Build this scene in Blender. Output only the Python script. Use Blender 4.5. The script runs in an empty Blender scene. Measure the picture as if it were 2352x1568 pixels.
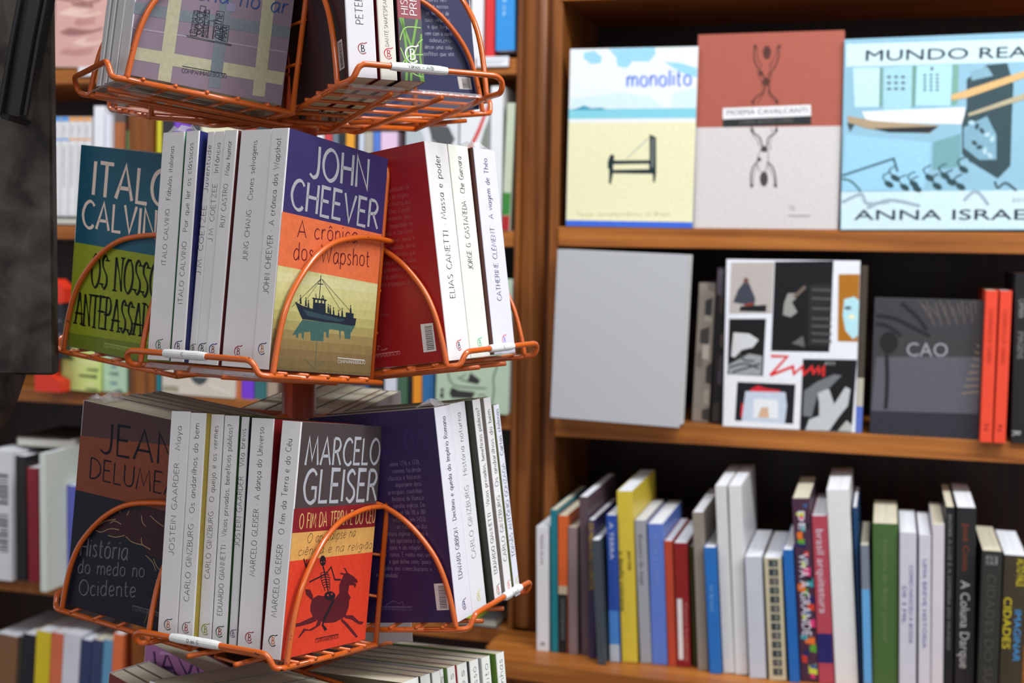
"""Book shop: orange spinning rack of pocket paperbacks in front of wooden bookcases."""
import bpy, math, random
from mathutils import Vector, Matrix
C = bpy.context.scene.collection
PI = math.pi
CAMZ = 1.5

# ------------------------------------------------------------------ camera, world, lights, exposure
cam = bpy.data.cameras.new('camera')
camo = bpy.data.objects.new('camera', cam); C.objects.link(camo)
PITCH, ROLL = 0.077242, 0.016438
_F = Vector((0, math.cos(PITCH), -math.sin(PITCH))); _R = Vector((1, 0, 0)); _U = Vector((0, math.sin(PITCH), math.cos(PITCH)))
_R2 = _R*math.cos(ROLL) + _U*math.sin(ROLL); _U2 = -_R*math.sin(ROLL) + _U*math.cos(ROLL)
m = Matrix((_R2, _U2, -_F)).transposed().to_4x4(); m.translation = (0, 0, CAMZ)
camo.matrix_world = m
cam.sensor_width = 36; cam.lens = 2956.19/2352*36
cam.clip_start = .05; cam.clip_end = 50
cam.dof.use_dof = True; cam.dof.focus_distance = 1.0; cam.dof.aperture_fstop = 6.6
cam.dof.aperture_blades = 7
bpy.context.scene.camera = camo
w = bpy.data.worlds.new('world'); bpy.context.scene.world = w; w.use_nodes = True
w.node_tree.nodes['Background'].inputs[0].default_value = (.86, .9, 1, 1)
w.node_tree.nodes['Background'].inputs[1].default_value = .62
def lamp(name, loc, rot, sx, sy, energy, col):
    l = bpy.data.lights.new(name, 'AREA'); l.shape = 'RECTANGLE'; l.size = sx; l.size_y = sy; l.energy = energy; l.color = col
    o = bpy.data.objects.new(name, l); C.objects.link(o); o.location = loc; o.rotation_euler = rot; return o
lamp('ceiling_tube_aisle', (1.15, .62, 2.95), (math.radians(12), 0, -.28), 1.9, .25, 64, (.94, .97, 1))
lamp('left_bay_fill', (-.95, 1.42, 2.95), (math.radians(6), 0, -.28), 1.1, .22, 26, (.92, .96, 1))  # added light that brightens the left bay, not a known fixture
lamp('front_fill', (.1, -.9, 2.95), (math.radians(20), 0, 0), 1.8, .3, 18, (1, .97, .94))  # added fill behind the camera, lifts the surfaces facing it
lamp('ceiling_tube_right', (2.3, -.1, 2.75), (math.radians(18), math.radians(38), 0), .5, 1.6, 14, (1, .97, .93))
sc = bpy.context.scene
sc.view_settings.view_transform = 'Standard'; sc.view_settings.look = 'None'
sc.view_settings.exposure = 0; sc.view_settings.gamma = 1; sc.view_settings.use_curve_mapping = False
sc.cycles.use_denoising = True
sc.cycles.max_bounces = 8

# ------------------------------------------------------------------ helpers
def lin(c): return tuple(((x/255)/12.92 if x/255 <= .04045 else ((x/255+.055)/1.055)**2.4) for x in c)
_M = {}
def new_mat(name):
    mt = bpy.data.materials.new(name); mt.use_nodes = True
    return mt, mt.node_tree.nodes, mt.node_tree.links, mt.node_tree.nodes['Principled BSDF']
def mat(col, kind='card', gain=1.0):
    k = (tuple(col), kind, round(gain, 2))
    if k in _M: return _M[k]
    a = [min(.86, x*gain) for x in lin(col)]
    mt, N, L, b = new_mat('%s_%d_%d_%d' % (kind, *[int(x) for x in col]))
    b.inputs['Base Color'].default_value = (*a, 1)
    rough = {'card': .38, 'print': .42, 'spine': .45, 'ink': .5, 'cloth': .7, 'tag': .6, 'matte': .6}[kind]
    b.inputs['Roughness'].default_value = rough
    b.inputs['Specular IOR Level'].default_value = {'ink': .2, 'print': .3}.get(kind, .4)
    if kind in ('print', 'card', 'spine', 'cloth'):
        tc = N.new('ShaderNodeTexCoord'); nz = N.new('ShaderNodeTexNoise'); nz.inputs['Scale'].default_value = {'print': 260, 'card': 60, 'spine': 90, 'cloth': 500}[kind]
        nz.inputs['Detail'].default_value = 5
        L.new(tc.outputs['Object'], nz.inputs['Vector'])
        mx = N.new('ShaderNodeMix'); mx.data_type = 'RGBA'; amt = {'print': .2, 'card': .07, 'spine': .04, 'cloth': .1}[kind]
        mx.inputs[6].default_value = (*[x*(1-amt) for x in a], 1); mx.inputs[7].default_value = (*[min(.9, x*(1+amt)+.004) for x in a], 1)
        L.new(nz.outputs['Fac'], mx.inputs[0]); L.new(mx.outputs[2], b.inputs['Base Color'])
    _M[k] = mt; return mt
def mesh_obj(name, verts, faces, mats, parent=None, fm=None, smooth=False):
    me = bpy.data.meshes.new(name); me.from_pydata([tuple(v) for v in verts], [], faces)
    for x in (mats if isinstance(mats, list) else [mats]): me.materials.append(x)
    if fm: me.polygons.foreach_set('material_index', fm)
    if smooth: me.polygons.foreach_set('use_smooth', [True]*len(me.polygons))
    me.update()
    o = bpy.data.objects.new(name, me); C.objects.link(o)
    if parent: o.parent = parent
    return o
def empty(name, mtx=None, label=None, cat=None, group=None, kind=None):
    o = bpy.data.objects.new(name, None); C.objects.link(o); o.empty_display_size = .02
    if mtx is not None: o.matrix_world = mtx
    tag(o, label, cat, group, kind); return o
def tag(o, label=None, cat=None, group=None, kind=None):
    for k, v in (('label', label), ('category', cat), ('group', group), ('kind', kind)):
        if v: o[k] = v
    return o
class MB:
    """collects geometry for one mesh object"""
    def __init__(s): s.v = []; s.f = []; s.m = []; s.mats = []
    def mi(s, mt):
        if mt not in s.mats: s.mats.append(mt)
        return s.mats.index(mt)
    def add(s, vs, fs, mt):
        n = len(s.v); i = s.mi(mt); s.v += [tuple(v) for v in vs]
        for f in fs: s.f.append(tuple(n+k for k in f)); s.m.append(i)
    def box(s, x0, x1, y0, y1, z0, z1, mt, bev=0):
        if bev <= 0:
            s.add([(x0,y0,z0),(x1,y0,z0),(x1,y1,z0),(x0,y1,z0),(x0,y0,z1),(x1,y0,z1),(x1,y1,z1),(x0,y1,z1)],
                  [(0,3,2,1),(4,5,6,7),(0,1,5,4),(1,2,6,5),(2,3,7,6),(3,0,4,7)], mt); return
        b = bev; vs = []
        for z, e in ((z0, b), (z0+b, 0), (z1-b, 0), (z1, b)):
            vs += [(x0+e+(b if not e else 0),y0+e,z),(x1-e-(b if not e else 0),y0+e,z),(x1-e,y0+e+(b if not e else 0),z),(x1-e,y1-e-(b if not e else 0),z),(x1-e-(b if not e else 0),y1-e,z),(x0+e+(b if not e else 0),y1-e,z),(x0+e,y1-e-(b if not e else 0),z),(x0+e,y0+e+(b if not e else 0),z)]
        fs = [tuple(range(7, -1, -1)), tuple(range(24, 32))]
        for r in range(3):
            for k in range(8): fs.append((r*8+k, r*8+(k+1) % 8, r*8+8+(k+1) % 8, r*8+8+k))
        s.add(vs, fs, mt)
    def build(s, name, parent=None, smooth=False): return mesh_obj(name, s.v, s.f, s.mats, parent, s.m, smooth)
def catmull(pts, n=6, closed=False):
    P = [Vector(p) for p in pts]
    if len(P) < 3 and not closed: return P
    out = []; N_ = len(P); R = range(N_ if closed else N_-1)
    for i in R:
        if closed: a, b, c, d = P[i-1], P[i], P[(i+1) % N_], P[(i+2) % N_]
        else: a, b, c, d = P[max(i-1, 0)], P[i], P[i+1], P[min(i+2, N_-1)]
        for k in range(n):
            t = k/n; out.append(.5*((2*b)+(c-a)*t+(2*a-5*b+4*c-d)*t*t+(3*b-a-3*c+d)*t**3))
    out.append(P[0].copy() if closed else P[-1].copy()); return out
def fillet(pts, r, n=5):
    """round the corners of a polyline"""
    P = [Vector(p) for p in pts]; out = [P[0]]
    for i in range(1, len(P)-1):
        a, b, c = P[i-1], P[i], P[i+1]; d1 = (a-b); d2 = (c-b)
        rr = min(r, d1.length*.49, d2.length*.49); p0 = b+d1.normalized()*rr; p1 = b+d2.normalized()*rr
        for k in range(n+1):
            t = k/n; out.append((1-t)**2*p0+2*t*(1-t)*b+t*t*p1)
    out.append(P[-1]); return out
def tube(mb, pts, r, mt, seg=8, cap=True):
    P = [Vector(p) for p in pts]; P = [p for i, p in enumerate(P) if i == 0 or (p-P[i-1]).length > 1e-6]
    T = []
    for i in range(len(P)):
        a = P[max(i-1, 0)]; b = P[min(i+1, len(P)-1)]; T.append((b-a).normalized())
    up = Vector((0, 0, 1)) if abs(T[0].z) < .9 else Vector((1, 0, 0)); nrm = (up-T[0]*up.dot(T[0])).normalized()
    vs = []; fs = []
    for i, p in enumerate(P):
        nrm = (nrm-T[i]*nrm.dot(T[i])).normalized(); bi = T[i].cross(nrm)
        rr = r[i] if isinstance(r, list) else r
        for k in range(seg):
            a = 2*PI*k/seg; vs.append(p+(nrm*math.cos(a)+bi*math.sin(a))*rr)
    for i in range(len(P)-1):
        for k in range(seg):
            fs.append((i*seg+k, i*seg+(k+1) % seg, (i+1)*seg+(k+1) % seg, (i+1)*seg+k))
    if cap: fs.append(tuple(range(seg-1, -1, -1))); fs.append(tuple(range((len(P)-1)*seg, len(P)*seg)))
    mb.add(vs, fs, mt)

# ------------------------------------------------------------------ hand lettering: single stroke glyphs drawn with a pen
G = {
'A':(.66,'0,0 .33,1 .66,0|.11,.33 .55,.33'),'B':(.5,'.02,0 .02,1|~.02,1 .3,.98 .43,.78 .3,.56 .02,.54|~.02,.54 .36,.52 .5,.27 .36,.02 .02,0'),
'C':(.6,'~.6,.84 .5,.96 .34,1 .14,.86 .02,.5 .14,.14 .36,0 .52,.04 .6,.14'),'D':(.6,'.02,0 .02,1|~.02,1 .32,.95 .56,.72 .6,.5 .56,.28 .32,.05 .02,0'),
'E':(.44,'.44,1 .02,1 .02,0 .46,0|.02,.53 .38,.53'),'F':(.42,'.44,1 .02,1 .02,0|.02,.53 .36,.53'),
'G':(.64,'~.6,.84 .5,.96 .34,1 .14,.86 .02,.5 .14,.14 .36,0 .52,.04 .62,.12|.62,.1 .62,.46 .38,.46'),'H':(.56,'.02,0 .02,1|.54,0 .54,1|.02,.52 .54,.52'),
'I':(.08,'.04,0 .04,1'),'J':(.4,'~.36,1 .36,.35 .3,.08 .14,0 -.02,.1'),'K':(.54,'.02,0 .02,1|.5,1 .04,.48 .54,0'),'L':(.42,'.02,1 .02,0 .44,0'),
'M':(.8,'0,0 .14,1 .4,.2 .66,1 .8,0'),'N':(.6,'.02,0 .02,1 .58,0 .58,1'),'O':(.7,'o.35,1 .1,.84 .0,.5 .1,.16 .35,0 .6,.16 .7,.5 .6,.84'),
'P':(.48,'.02,0 .02,1|~.02,1 .32,.98 .47,.74 .34,.5 .02,.46'),'Q':(.7,'o.35,1 .1,.84 .0,.5 .1,.16 .35,0 .6,.16 .7,.5 .6,.84|.42,.2 .72,-.1'),
'R':(.52,'.02,0 .02,1|~.02,1 .32,.98 .46,.76 .32,.54 .02,.5|.24,.5 .54,0'),'S':(.46,'~.43,.86 .26,1 .06,.88 .06,.68 .24,.53 .42,.38 .44,.16 .24,0 .02,.13'),
'T':(.56,'0,1 .56,1|.28,1 .28,0'),'U':(.56,'~.02,1 .02,.35 .1,.08 .28,0 .46,.08 .54,.35 .54,1'),'V':(.6,'0,1 .3,0 .6,1'),'W':(.9,'0,1 .22,0 .45,.85 .68,0 .9,1'),
'X':(.56,'0,0 .56,1|0,1 .56,0'),'Y':(.56,'0,1 .28,.5 .56,1|.28,.5 .28,0'),'Z':(.54,'.02,1 .52,1 0,0 .56,0'),
'a':(.44,'~.42,.6 .22,.64 .04,.46 .02,.18 .14,0 .3,.08 .42,.3|.42,.64 .42,.1 .48,0'),'b':(.44,'.03,1 .03,0|~.03,.4 .16,.62 .36,.58 .44,.32 .34,.04 .16,0 .03,.12'),
'c':(.38,'~.38,.54 .22,.64 .05,.48 .02,.22 .14,0 .38,.08'),'d':(.46,'~.42,.5 .24,.64 .05,.46 .02,.18 .14,0 .3,.06 .42,.25|.42,1 .42,0'),
'e':(.4,'~.04,.3 .36,.38 .34,.58 .18,.64 .04,.46 .03,.18 .16,0 .38,.1'),'f':(.3,'~.34,.96 .2,1 .12,.8 .12,0|0,.6 .28,.6'),
'g':(.44,'~.42,.52 .24,.64 .05,.46 .03,.22 .16,.06 .32,.14 .42,.34|~.42,.64 .42,-.05 .34,-.28 .16,-.32 .02,-.24'),'h':(.44,'.03,1 .03,0|~.03,.4 .18,.62 .36,.58 .41,.36 .41,0'),
'i':(.08,'.04,.64 .04,0|.04,.84 .04,.9'),'j':(.14,'~.1,.64 .1,-.1 .04,-.3 -.1,-.28|.1,.84 .1,.9'),'k':(.4,'.03,1 .03,0|.36,.62 .05,.28 .4,0'),'l':(.08,'.04,1 .04,0'),
'm':(.7,'.03,.64 .03,0|~.03,.4 .16,.62 .3,.58 .35,.38 .35,0|~.35,.4 .48,.62 .62,.58 .67,.38 .67,0'),'n':(.42,'.03,.64 .03,0|~.03,.4 .16,.62 .34,.58 .39,.38 .39,0'),
'o':(.46,'o.23,.64 .06,.54 .02,.32 .06,.1 .23,0 .4,.1 .44,.32 .4,.54'),'p':(.44,'.03,.64 .03,-.32|~.03,.4 .16,.62 .36,.58 .44,.32 .34,.04 .16,0 .03,.12'),
'q':(.44,'~.42,.52 .24,.64 .05,.46 .02,.18 .14,0 .3,.06 .42,.25|.42,.64 .42,-.32'),'r':(.3,'.03,.64 .03,0|~.03,.36 .12,.58 .3,.62'),
's':(.34,'~.32,.54 .18,.64 .05,.54 .1,.4 .26,.28 .32,.12 .18,0 .02,.08'),'t':(.28,'~.1,.92 .1,.2 .16,.02 .28,.04|0,.62 .26,.62'),
'u':(.42,'~.03,.64 .03,.2 .1,.02 .26,.04 .38,.28|.39,.64 .39,0'),'v':(.4,'0,.64 .2,0 .4,.64'),'w':(.6,'0,.64 .15,0 .3,.56 .45,0 .6,.64'),'x':(.38,'0,0 .38,.64|0,.64 .38,0'),
'y':(.4,'0,.64 .2,.04|.4,.64 .12,-.32'),'z':(.36,'.02,.62 .34,.62 0,.02 .38,.02'),
'0':(.5,'o.25,1 .06,.8 .0,.5 .06,.2 .25,0 .44,.2 .5,.5 .44,.8'),'1':(.3,'.05,.8 .2,1 .2,0'),'2':(.46,'~.03,.82 .22,1 .42,.82 .34,.5 .02,.02|.02,.02 .46,.02'),
'3':(.44,'~.04,.9 .24,1 .4,.8 .2,.55|~.2,.55 .44,.4 .4,.1 .2,0 .02,.1'),'4':(.5,'.38,0 .38,1 0,.3 .5,.3'),'5':(.44,'.4,1 .08,1 .05,.58|~.05,.58 .3,.62 .44,.34 .3,.02 .02,.06'),
'6':(.46,'~.4,.95 .16,.8 .02,.4 .1,.06 .3,0 .45,.25 .34,.5 .08,.4'),'7':(.44,'.02,1 .44,1 .14,0'),'8':(.46,'o.23,1 .07,.88 .1,.62 .36,.42 .44,.18 .23,0 .02,.18 .1,.42 .36,.62 .39,.88'),
'9':(.46,'~.06,.05 .3,.2 .44,.6 .36,.94 .16,1 .01,.75 .12,.5 .38,.6'),
'.':(.1,'.05,0 .05,.07'),',':(.1,'.07,.06 .02,-.14'),':':(.1,'.05,0 .05,.07|.05,.5 .05,.57'),';':(.1,'.07,.06 .02,-.14|.05,.5 .05,.57'),'·':(.1,'.05,.34 .05,.42'),
'-':(.26,'.02,.3 .24,.3'),'–':(.44,'.02,.32 .42,.32'),'—':(.6,'.02,.32 .58,.32'),'(':(.2,'~.18,1.05 .04,.7 .04,.25 .18,-.12'),')':(.2,'~.02,1.05 .16,.7 .16,.25 .02,-.12'),
'?':(.36,'~.02,.86 .16,1 .34,.86 .28,.6 .14,.44 .14,.24|.14,0 .14,.07'),'/':(.34,'0,-.05 .34,1'),'“':(.22,'.04,1 .02,.82|.16,1 .14,.82'),'”':(.22,'.06,1 .03,.82|.18,1 .15,.82'),"'":(.1,'.05,1 .05,.8'),'#':(.5,'.1,0 .2,1|.34,0 .44,1|0,.34 .5,.34|0,.66 .5,.66'),
}
ACC = {'á':('a','´'),'à':('a','`'),'ã':('a','~'),'â':('a','^'),'é':('e','´'),'ê':('e','^'),'í':('i','´'),'ó':('o','´'),'ô':('o','^'),'õ':('o','~'),'ú':('u','´'),'ç':('c',','),
       'Á':('A','´'),'É':('E','´'),'Ô':('O','^'),'Ó':('O','´'),'Ã':('A','~'),'Ñ':('N','~'),'Ç':('C',',')}
_gc = {}
def glyph(ch):
    if ch in _gc: return _gc[ch]
    if ch == ' ': return (.32, [])
    base, acc = ACC.get(ch, (ch, None))
    adv, s = G.get(base, G['o']); st = []
    for t in s.split('|'):
        k = t[0]; t2 = t[1:] if k in '~o' else t
        P = [tuple(map(float, q.split(','))) for q in t2.split()]
        if k == '~': P = [tuple(v) for v in catmull([(x, y, 0) for x, y in P], 4)]
        elif k == 'o': P = [tuple(v) for v in catmull([(x, y, 0) for x, y in P], 3, True)]
        st.append([(p[0], p[1]) for p in P])
    if acc:
        cx = adv/2; y = .76 if base.islower() else 1.08
        if base == 'i': st = st[:1]
        st.append({'´':[(cx-.03, y), (cx+.1, y+.14)], '`':[(cx-.1, y+.14), (cx+.03, y)], '^':[(cx-.13, y), (cx, y+.13), (cx+.13, y)],
                   '~':[(cx-.16, y), (cx-.06, y+.08), (cx+.06, y), (cx+.16, y+.08)], ',':[(cx, 0), (cx+.05, -.1), (cx-.06, -.18)]}[acc])
    _gc[ch] = (adv, st); return _gc[ch]
def ribbon(mb, pts, wd, mt, T, calli=0.0):
    """flat pen stroke through 2D pts, T maps (p,q) to 3D; wd width"""
    n = len(pts)
    if n < 2: return
    L_, R_ = [], []
    for i in range(n):
        ax, ay = pts[max(i-1, 0)]; bx, by = pts[min(i+1, n-1)]
        if 0 < i < n-1:
            x, y = pts[i]; d1 = math.hypot(x-ax, y-ay) or 1e-9; d2 = math.hypot(bx-x, by-y) or 1e-9
            ux, uy = (x-ax)/d1+(bx-x)/d2, (y-ay)/d1+(by-y)/d2
            l = math.hypot(ux, uy)
            if l < .35: ux, uy, l = (x-ax)/d1, (y-ay)/d1, 1.0; sc_ = 1.0
            else: sc_ = min(1.7, 2/l)
        else: ux, uy = bx-ax, by-ay; l = math.hypot(ux, uy) or 1e-9; sc_ = 1.0
        ux, uy = ux/l, uy/l
        w_ = wd*.5*sc_
        if calli: w_ *= (1-calli)+calli*abs(ux*.57+uy*.82)*1.25
        x, y = pts[i]; L_.append((x-uy*w_, y+ux*w_)); R_.append((x+uy*w_, y-ux*w_))
    vs = [T(*p) for p in L_]+[T(*p) for p in R_]
    mb.add(vs, [(i, i+1, n+i+1, n+i) for i in range(n-1)], mt)
def hand_text(mb, s, a, b, h, wt, mt, T, slant=0, calli=.3, spiky=False):
    adv = 0; gl = []
    for ch in s:
        w_, st = glyph(ch); gl.append((adv, st)); adv += w_+.17
    adv -= .17
    dx, dy = b[0]-a[0], b[1]-a[1]; Ln = math.hypot(dx, dy); ux, uy = dx/Ln, dy/Ln; sx = Ln/adv
    rnd = random.Random(s)
    for x0, st in gl:
        jy = rnd.uniform(-.02, .02)
        for P in st:
            Q = []
            for x, y in P:
                X_ = (x0+x)*sx+slant*y*h; Y_ = (y+jy)*h
                Q.append((a[0]+X_*ux-Y_*uy, a[1]+X_*uy+Y_*ux))
            ribbon(mb, Q, wt*h, mt, T, calli)
            if spiky:
                for e in (Q[0], Q[-1]): ribbon(mb, [(e[0]-.09*h, e[1]), (e[0]+.09*h, e[1])], wt*h*.6, mt, T)
_fc = {}
def bold_mesh(s):
    if s in _fc: return _fc[s]
    cu = bpy.data.curves.new('t', 'FONT'); cu.body = s; cu.resolution_u = 3; cu.offset = 0
    o = bpy.data.objects.new('t', cu); C.objects.link(o)
    dg = bpy.context.evaluated_depsgraph_get(); me = bpy.data.meshes.new_from_object(o.evaluated_get(dg))
    v = [(q.co.x, q.co.y) for q in me.vertices]; f = [tuple(p.vertices) for p in me.polygons]
    bpy.data.objects.remove(o); bpy.data.meshes.remove(me)
    _fc[s] = (v, f); return _fc[s]
def bold_text(mb, s, a, b, h, mt, T):
    v, f = bold_mesh(s); xs = [p[0] for p in v]; x0, x1 = min(xs), max(xs)
    dx, dy = b[0]-a[0], b[1]-a[1]; Ln = math.hypot(dx, dy); ux, uy = dx/Ln, dy/Ln; sx = Ln/(x1-x0); sy = h/.729
    mb.add([T(a[0]+(x-x0)*sx*ux-y*sy*uy, a[1]+(x-x0)*sx*uy+y*sy*ux) for x, y in v], f, mt)
def draw_art(name, items, T0, parent, gain, clip=None, kind='print'):
    """flat printed artwork; T0(p, q, eps) -> 3D"""
    mb = MB(); Wc, Hc = clip if clip else (9, 9)
    def cl(p, q): return (min(max(p, .0003), Wc-.0003), min(max(q, .0003), Hc-.0003))
    for i, it in enumerate(items):
        e = .00012+i*6e-6
        T = lambda p, q, e=e: T0(*cl(p, q), e)
        k = it[0]; mt = mat(it[1], 'ink' if k in 'TV' else kind, gain)
        if k == 'P':
            pts = [tuple(p) for p in it[2]]
            from mathutils.geometry import tessellate_polygon
            tri = tessellate_polygon([[Vector((*p, 0)) for p in pts]])
            mb.add([T(*p) for p in pts], [tuple(t) for t in tri], mt)
        elif k == 'L':
            pts = it[3]
            if it[4]: pts = [(v.x, v.y) for v in catmull([(*p, 0) for p in pts], 5)]
            ribbon(mb, pts, it[2], mt, T)
        elif k == 'V': hand_text(mb, it[2], it[3], it[4], it[5], it[6], mt, T)
        else:
            _, _, s, a, b, h, wt, kd, sl = it
            if kd == 'B': bold_text(mb, s, a, b, h, mt, T)
            else: hand_text(mb, s, a, b, h, wt, mt, T, sl, .3 if kd == 'S' else .55, kd == 'F')
    return mb.build(name, parent)

# ------------------------------------------------------------------ materials
def paper_mat(axis='X', col=(214, 208, 188)):
    mt, N, L, b = new_mat('page_edges_'+axis)
    tc = N.new('ShaderNodeTexCoord'); mp = N.new('ShaderNodeMapping'); nz = N.new('ShaderNodeTexNoise')
    s = [6, 6, 6]; s['XYZ'.index(axis)] = 1600; mp.inputs['Scale'].default_value = s
    nz.inputs['Scale'].default_value = 1; nz.inputs['Detail'].default_value = 3
    L.new(tc.outputs['Object'], mp.inputs['Vector']); L.new(mp.outputs['Vector'], nz.inputs['Vector'])
    cr = N.new('ShaderNodeValToRGB'); a = lin(col)
    cr.color_ramp.elements[0].color = (*[x*.72 for x in a], 1); cr.color_ramp.elements[1].color = (*a, 1)
    cr.color_ramp.elements[0].position = .35; cr.color_ramp.elements[1].position = .6
    L.new(nz.outputs['Fac'], cr.inputs['Fac']); L.new(cr.outputs['Color'], b.inputs['Base Color'])
    bp = N.new('ShaderNodeBump'); bp.inputs['Strength'].default_value = .3; bp.inputs['Distance'].default_value = .0003
    L.new(nz.outputs['Fac'], bp.inputs['Height']); L.new(bp.outputs['Normal'], b.inputs['Normal'])
    b.inputs['Roughness'].default_value = .8; return mt
PAGES = paper_mat('X', (212, 204, 180)); PAGES_W = paper_mat('X', (230, 232, 238))
def wood_mat(name, c0, c1, axis=0, sc=9):
    mt, N, L, b = new_mat(name)
    tc = N.new('ShaderNodeTexCoord'); mp = N.new('ShaderNodeMapping'); nz = N.new('ShaderNodeTexNoise')
    s = [sc*7]*3; s[axis] = sc*.35; mp.inputs['Scale'].default_value = s
    nz.inputs['Scale'].default_value = 1; nz.inputs['Detail'].default_value = 6; nz.inputs['Distortion'].default_value = .4
    L.new(tc.outputs['Object'], mp.inputs['Vector']); L.new(mp.outputs['Vector'], nz.inputs['Vector'])
    cr = N.new('ShaderNodeValToRGB'); cr.color_ramp.elements[0].color = (*lin(c0), 1); cr.color_ramp.elements[1].color = (*lin(c1), 1)
    cr.color_ramp.elements[0].position = .3; cr.color_ramp.elements[1].position = .7
    L.new(nz.outputs['Fac'], cr.inputs['Fac']); L.new(cr.outputs['Color'], b.inputs['Base Color'])
    b.inputs['Roughness'].default_value = .42; b.inputs['Specular IOR Level'].default_value = .35; return mt
WOOD_H = wood_mat('varnished_wood_shelf', (126, 70, 26), (178, 110, 48), 0)
WOOD_V = wood_mat('varnished_wood_upright', (94, 50, 20), (148, 88, 36), 2)
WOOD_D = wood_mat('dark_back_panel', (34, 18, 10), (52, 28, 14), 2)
def orange_mat():
    mt, N, L, b = new_mat('orange_enamel')
    tc = N.new('ShaderNodeTexCoord'); nz = N.new('ShaderNodeTexNoise'); nz.inputs['Scale'].default_value = 240; nz.inputs['Detail'].default_value = 4
    n2 = N.new('ShaderNodeTexNoise'); n2.inputs['Scale'].default_value = 30
    L.new(tc.outputs['Object'], nz.inputs['Vector']); L.new(tc.outputs['Object'], n2.inputs['Vector'])
    cr = N.new('ShaderNodeValToRGB'); E = cr.color_ramp.elements
    E[0].position = .27; E[0].color = (*lin((70, 36, 22)), 1); E[1].position = .31; E[1].color = (*lin((208, 96, 24)), 1)
    cr2 = N.new('ShaderNodeValToRGB'); cr2.color_ramp.elements[0].color = (.82, .78, .74, 1); cr2.color_ramp.elements[1].color = (1, 1, 1, 1)
    mx = N.new('ShaderNodeMix'); mx.data_type = 'RGBA'; mx.blend_type = 'MULTIPLY'; mx.inputs[0].default_value = 1
    L.new(nz.outputs['Fac'], cr.inputs['Fac']); L.new(n2.outputs['Fac'], cr2.inputs['Fac']); L.new(cr.outputs['Color'], mx.inputs[6]); L.new(cr2.outputs['Color'], mx.inputs[7])
    L.new(mx.outputs[2], b.inputs['Base Color']); b.inputs['Roughness'].default_value = .3; b.inputs['Coat Weight'].default_value = .5
    b.inputs['Coat Roughness'].default_value = .12; return mt
ORANGE = orange_mat()
def pole_mat():
    mt, N, L, b = new_mat('red_brown_enamel'); b.inputs['Base Color'].default_value = (*lin((140, 50, 24)), 1); b.inputs['Roughness'].default_value = .35; return mt
POLE = pole_mat()
def film_mat(alpha=.3):
    mt, N, L, b = new_mat('clear_film'); b.inputs['Base Color'].default_value = (.86, .86, .9, 1); b.inputs['Roughness'].default_value = .08
    b.inputs['Alpha'].default_value = alpha; b.inputs['Specular IOR Level'].default_value = .9
    tc = N.new('ShaderNodeTexCoord'); nz = N.new('ShaderNodeTexNoise'); nz.inputs['Scale'].default_value = 120; bp = N.new('ShaderNodeBump'); bp.inputs['Strength'].default_value = .8; bp.inputs['Distance'].default_value = .002
    L.new(tc.outputs['Object'], nz.inputs['Vector']); L.new(nz.outputs['Fac'], bp.inputs['Height']); L.new(bp.outputs['Normal'], b.inputs['Normal'])
    return mt
FILM = film_mat(.38); SHEET = film_mat(.22)

# ------------------------------------------------------------------ a book: folded cover round a page block
def book_parts(root, Wd, Dp, H, spine, front, back, pages=None, tc=.0005, r=.0009):
    pages = pages or PAGES; mb = MB(); t = tc; r = min(r, Wd*.3)
    o_ = [(0, Dp), (0, r), (r*.3, r*.3), (r, 0), (Wd-r, 0), (Wd-r*.3, r*.3), (Wd, r), (Wd, Dp)]
    i_ = [(t, Dp), (t, t+r*.5), (t+r*.2, t+r*.2), (t+r*.5, t), (Wd-t-r*.5, t), (Wd-t-r*.2, t+r*.2), (Wd-t, t+r*.5), (Wd-t, Dp)]
    n = 8; vs = [(x, y, 0) for x, y in o_]+[(x, y, H) for x, y in o_]+[(x, y, 0) for x, y in i_]+[(x, y, H) for x, y in i_]
    ms = [back, spine, spine, spine, spine, spine, front]
    for k in range(n-1):
        mb_v = None
        for f, mt in (((k, k+1, n+k+1, n+k), ms[k]), ((2*n+k+1, 2*n+k, 3*n+k, 3*n+k+1), ms[k]), ((n+k, n+k+1, 3*n+k+1, 3*n+k), ms[k]), ((k+1, k, 2*n+k, 2*n+k+1), ms[k])):
            mb.f.append(f); mb.m.append(mb.mi(mt))
    for a in (0, n-1): mb.f.append((a, n+a, 3*n+a, 2*n+a) if a else (n, 0, 2*n, 3*n)); mb.m.append(mb.mi(spine))
    mb.v = vs; mb.build('cover', root)
    pb = MB(); pb.box(t+.00005, Wd-t-.00005, t+.0006, Dp-.0008, .0004, H-.0006, pages); pb.build('page_block', root)
def emblem(parent, T, cx, cy, h, c1, c2, gain):
    """round C with a B inside, at spine foot"""
    mb = MB(); m1 = mat(c1, 'ink', gain); m2 = mat(c2, 'ink', gain)
    def st(pts, wd, mt): ribbon(mb, [(cx+x*h, cy+y*h) for x, y in pts], wd*h, mt, T, .5)
    st([(v.x, v.y) for v in catmull([(.5, .56, 0), (.3, .46, 0), (.05, .46, 0), (-.25, .3, 0), (-.36, 0, 0), (-.26, -.3, 0), (-.02, -.5, 0), (.26, -.44, 0), (.36, -.34, 0)], 4)], .085, m1)
    st([(-.04, .28), (-.04, -.28)], .08, m2)
    st([(v.x, v.y) for v in catmull([(-.1, .29, 0), (.14, .27, 0), (.18, .14, 0), (.08, .02, 0), (-.02, 0, 0)], 4)], .075, m2)
    st([(v.x, v.y) for v in catmull([(-.02, 0, 0), (.2, -.03, 0), (.24, -.18, 0), (.1, -.3, 0), (-.1, -.29, 0)], 4)], .075, m2)
    return mb.build('emblem', parent)

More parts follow.
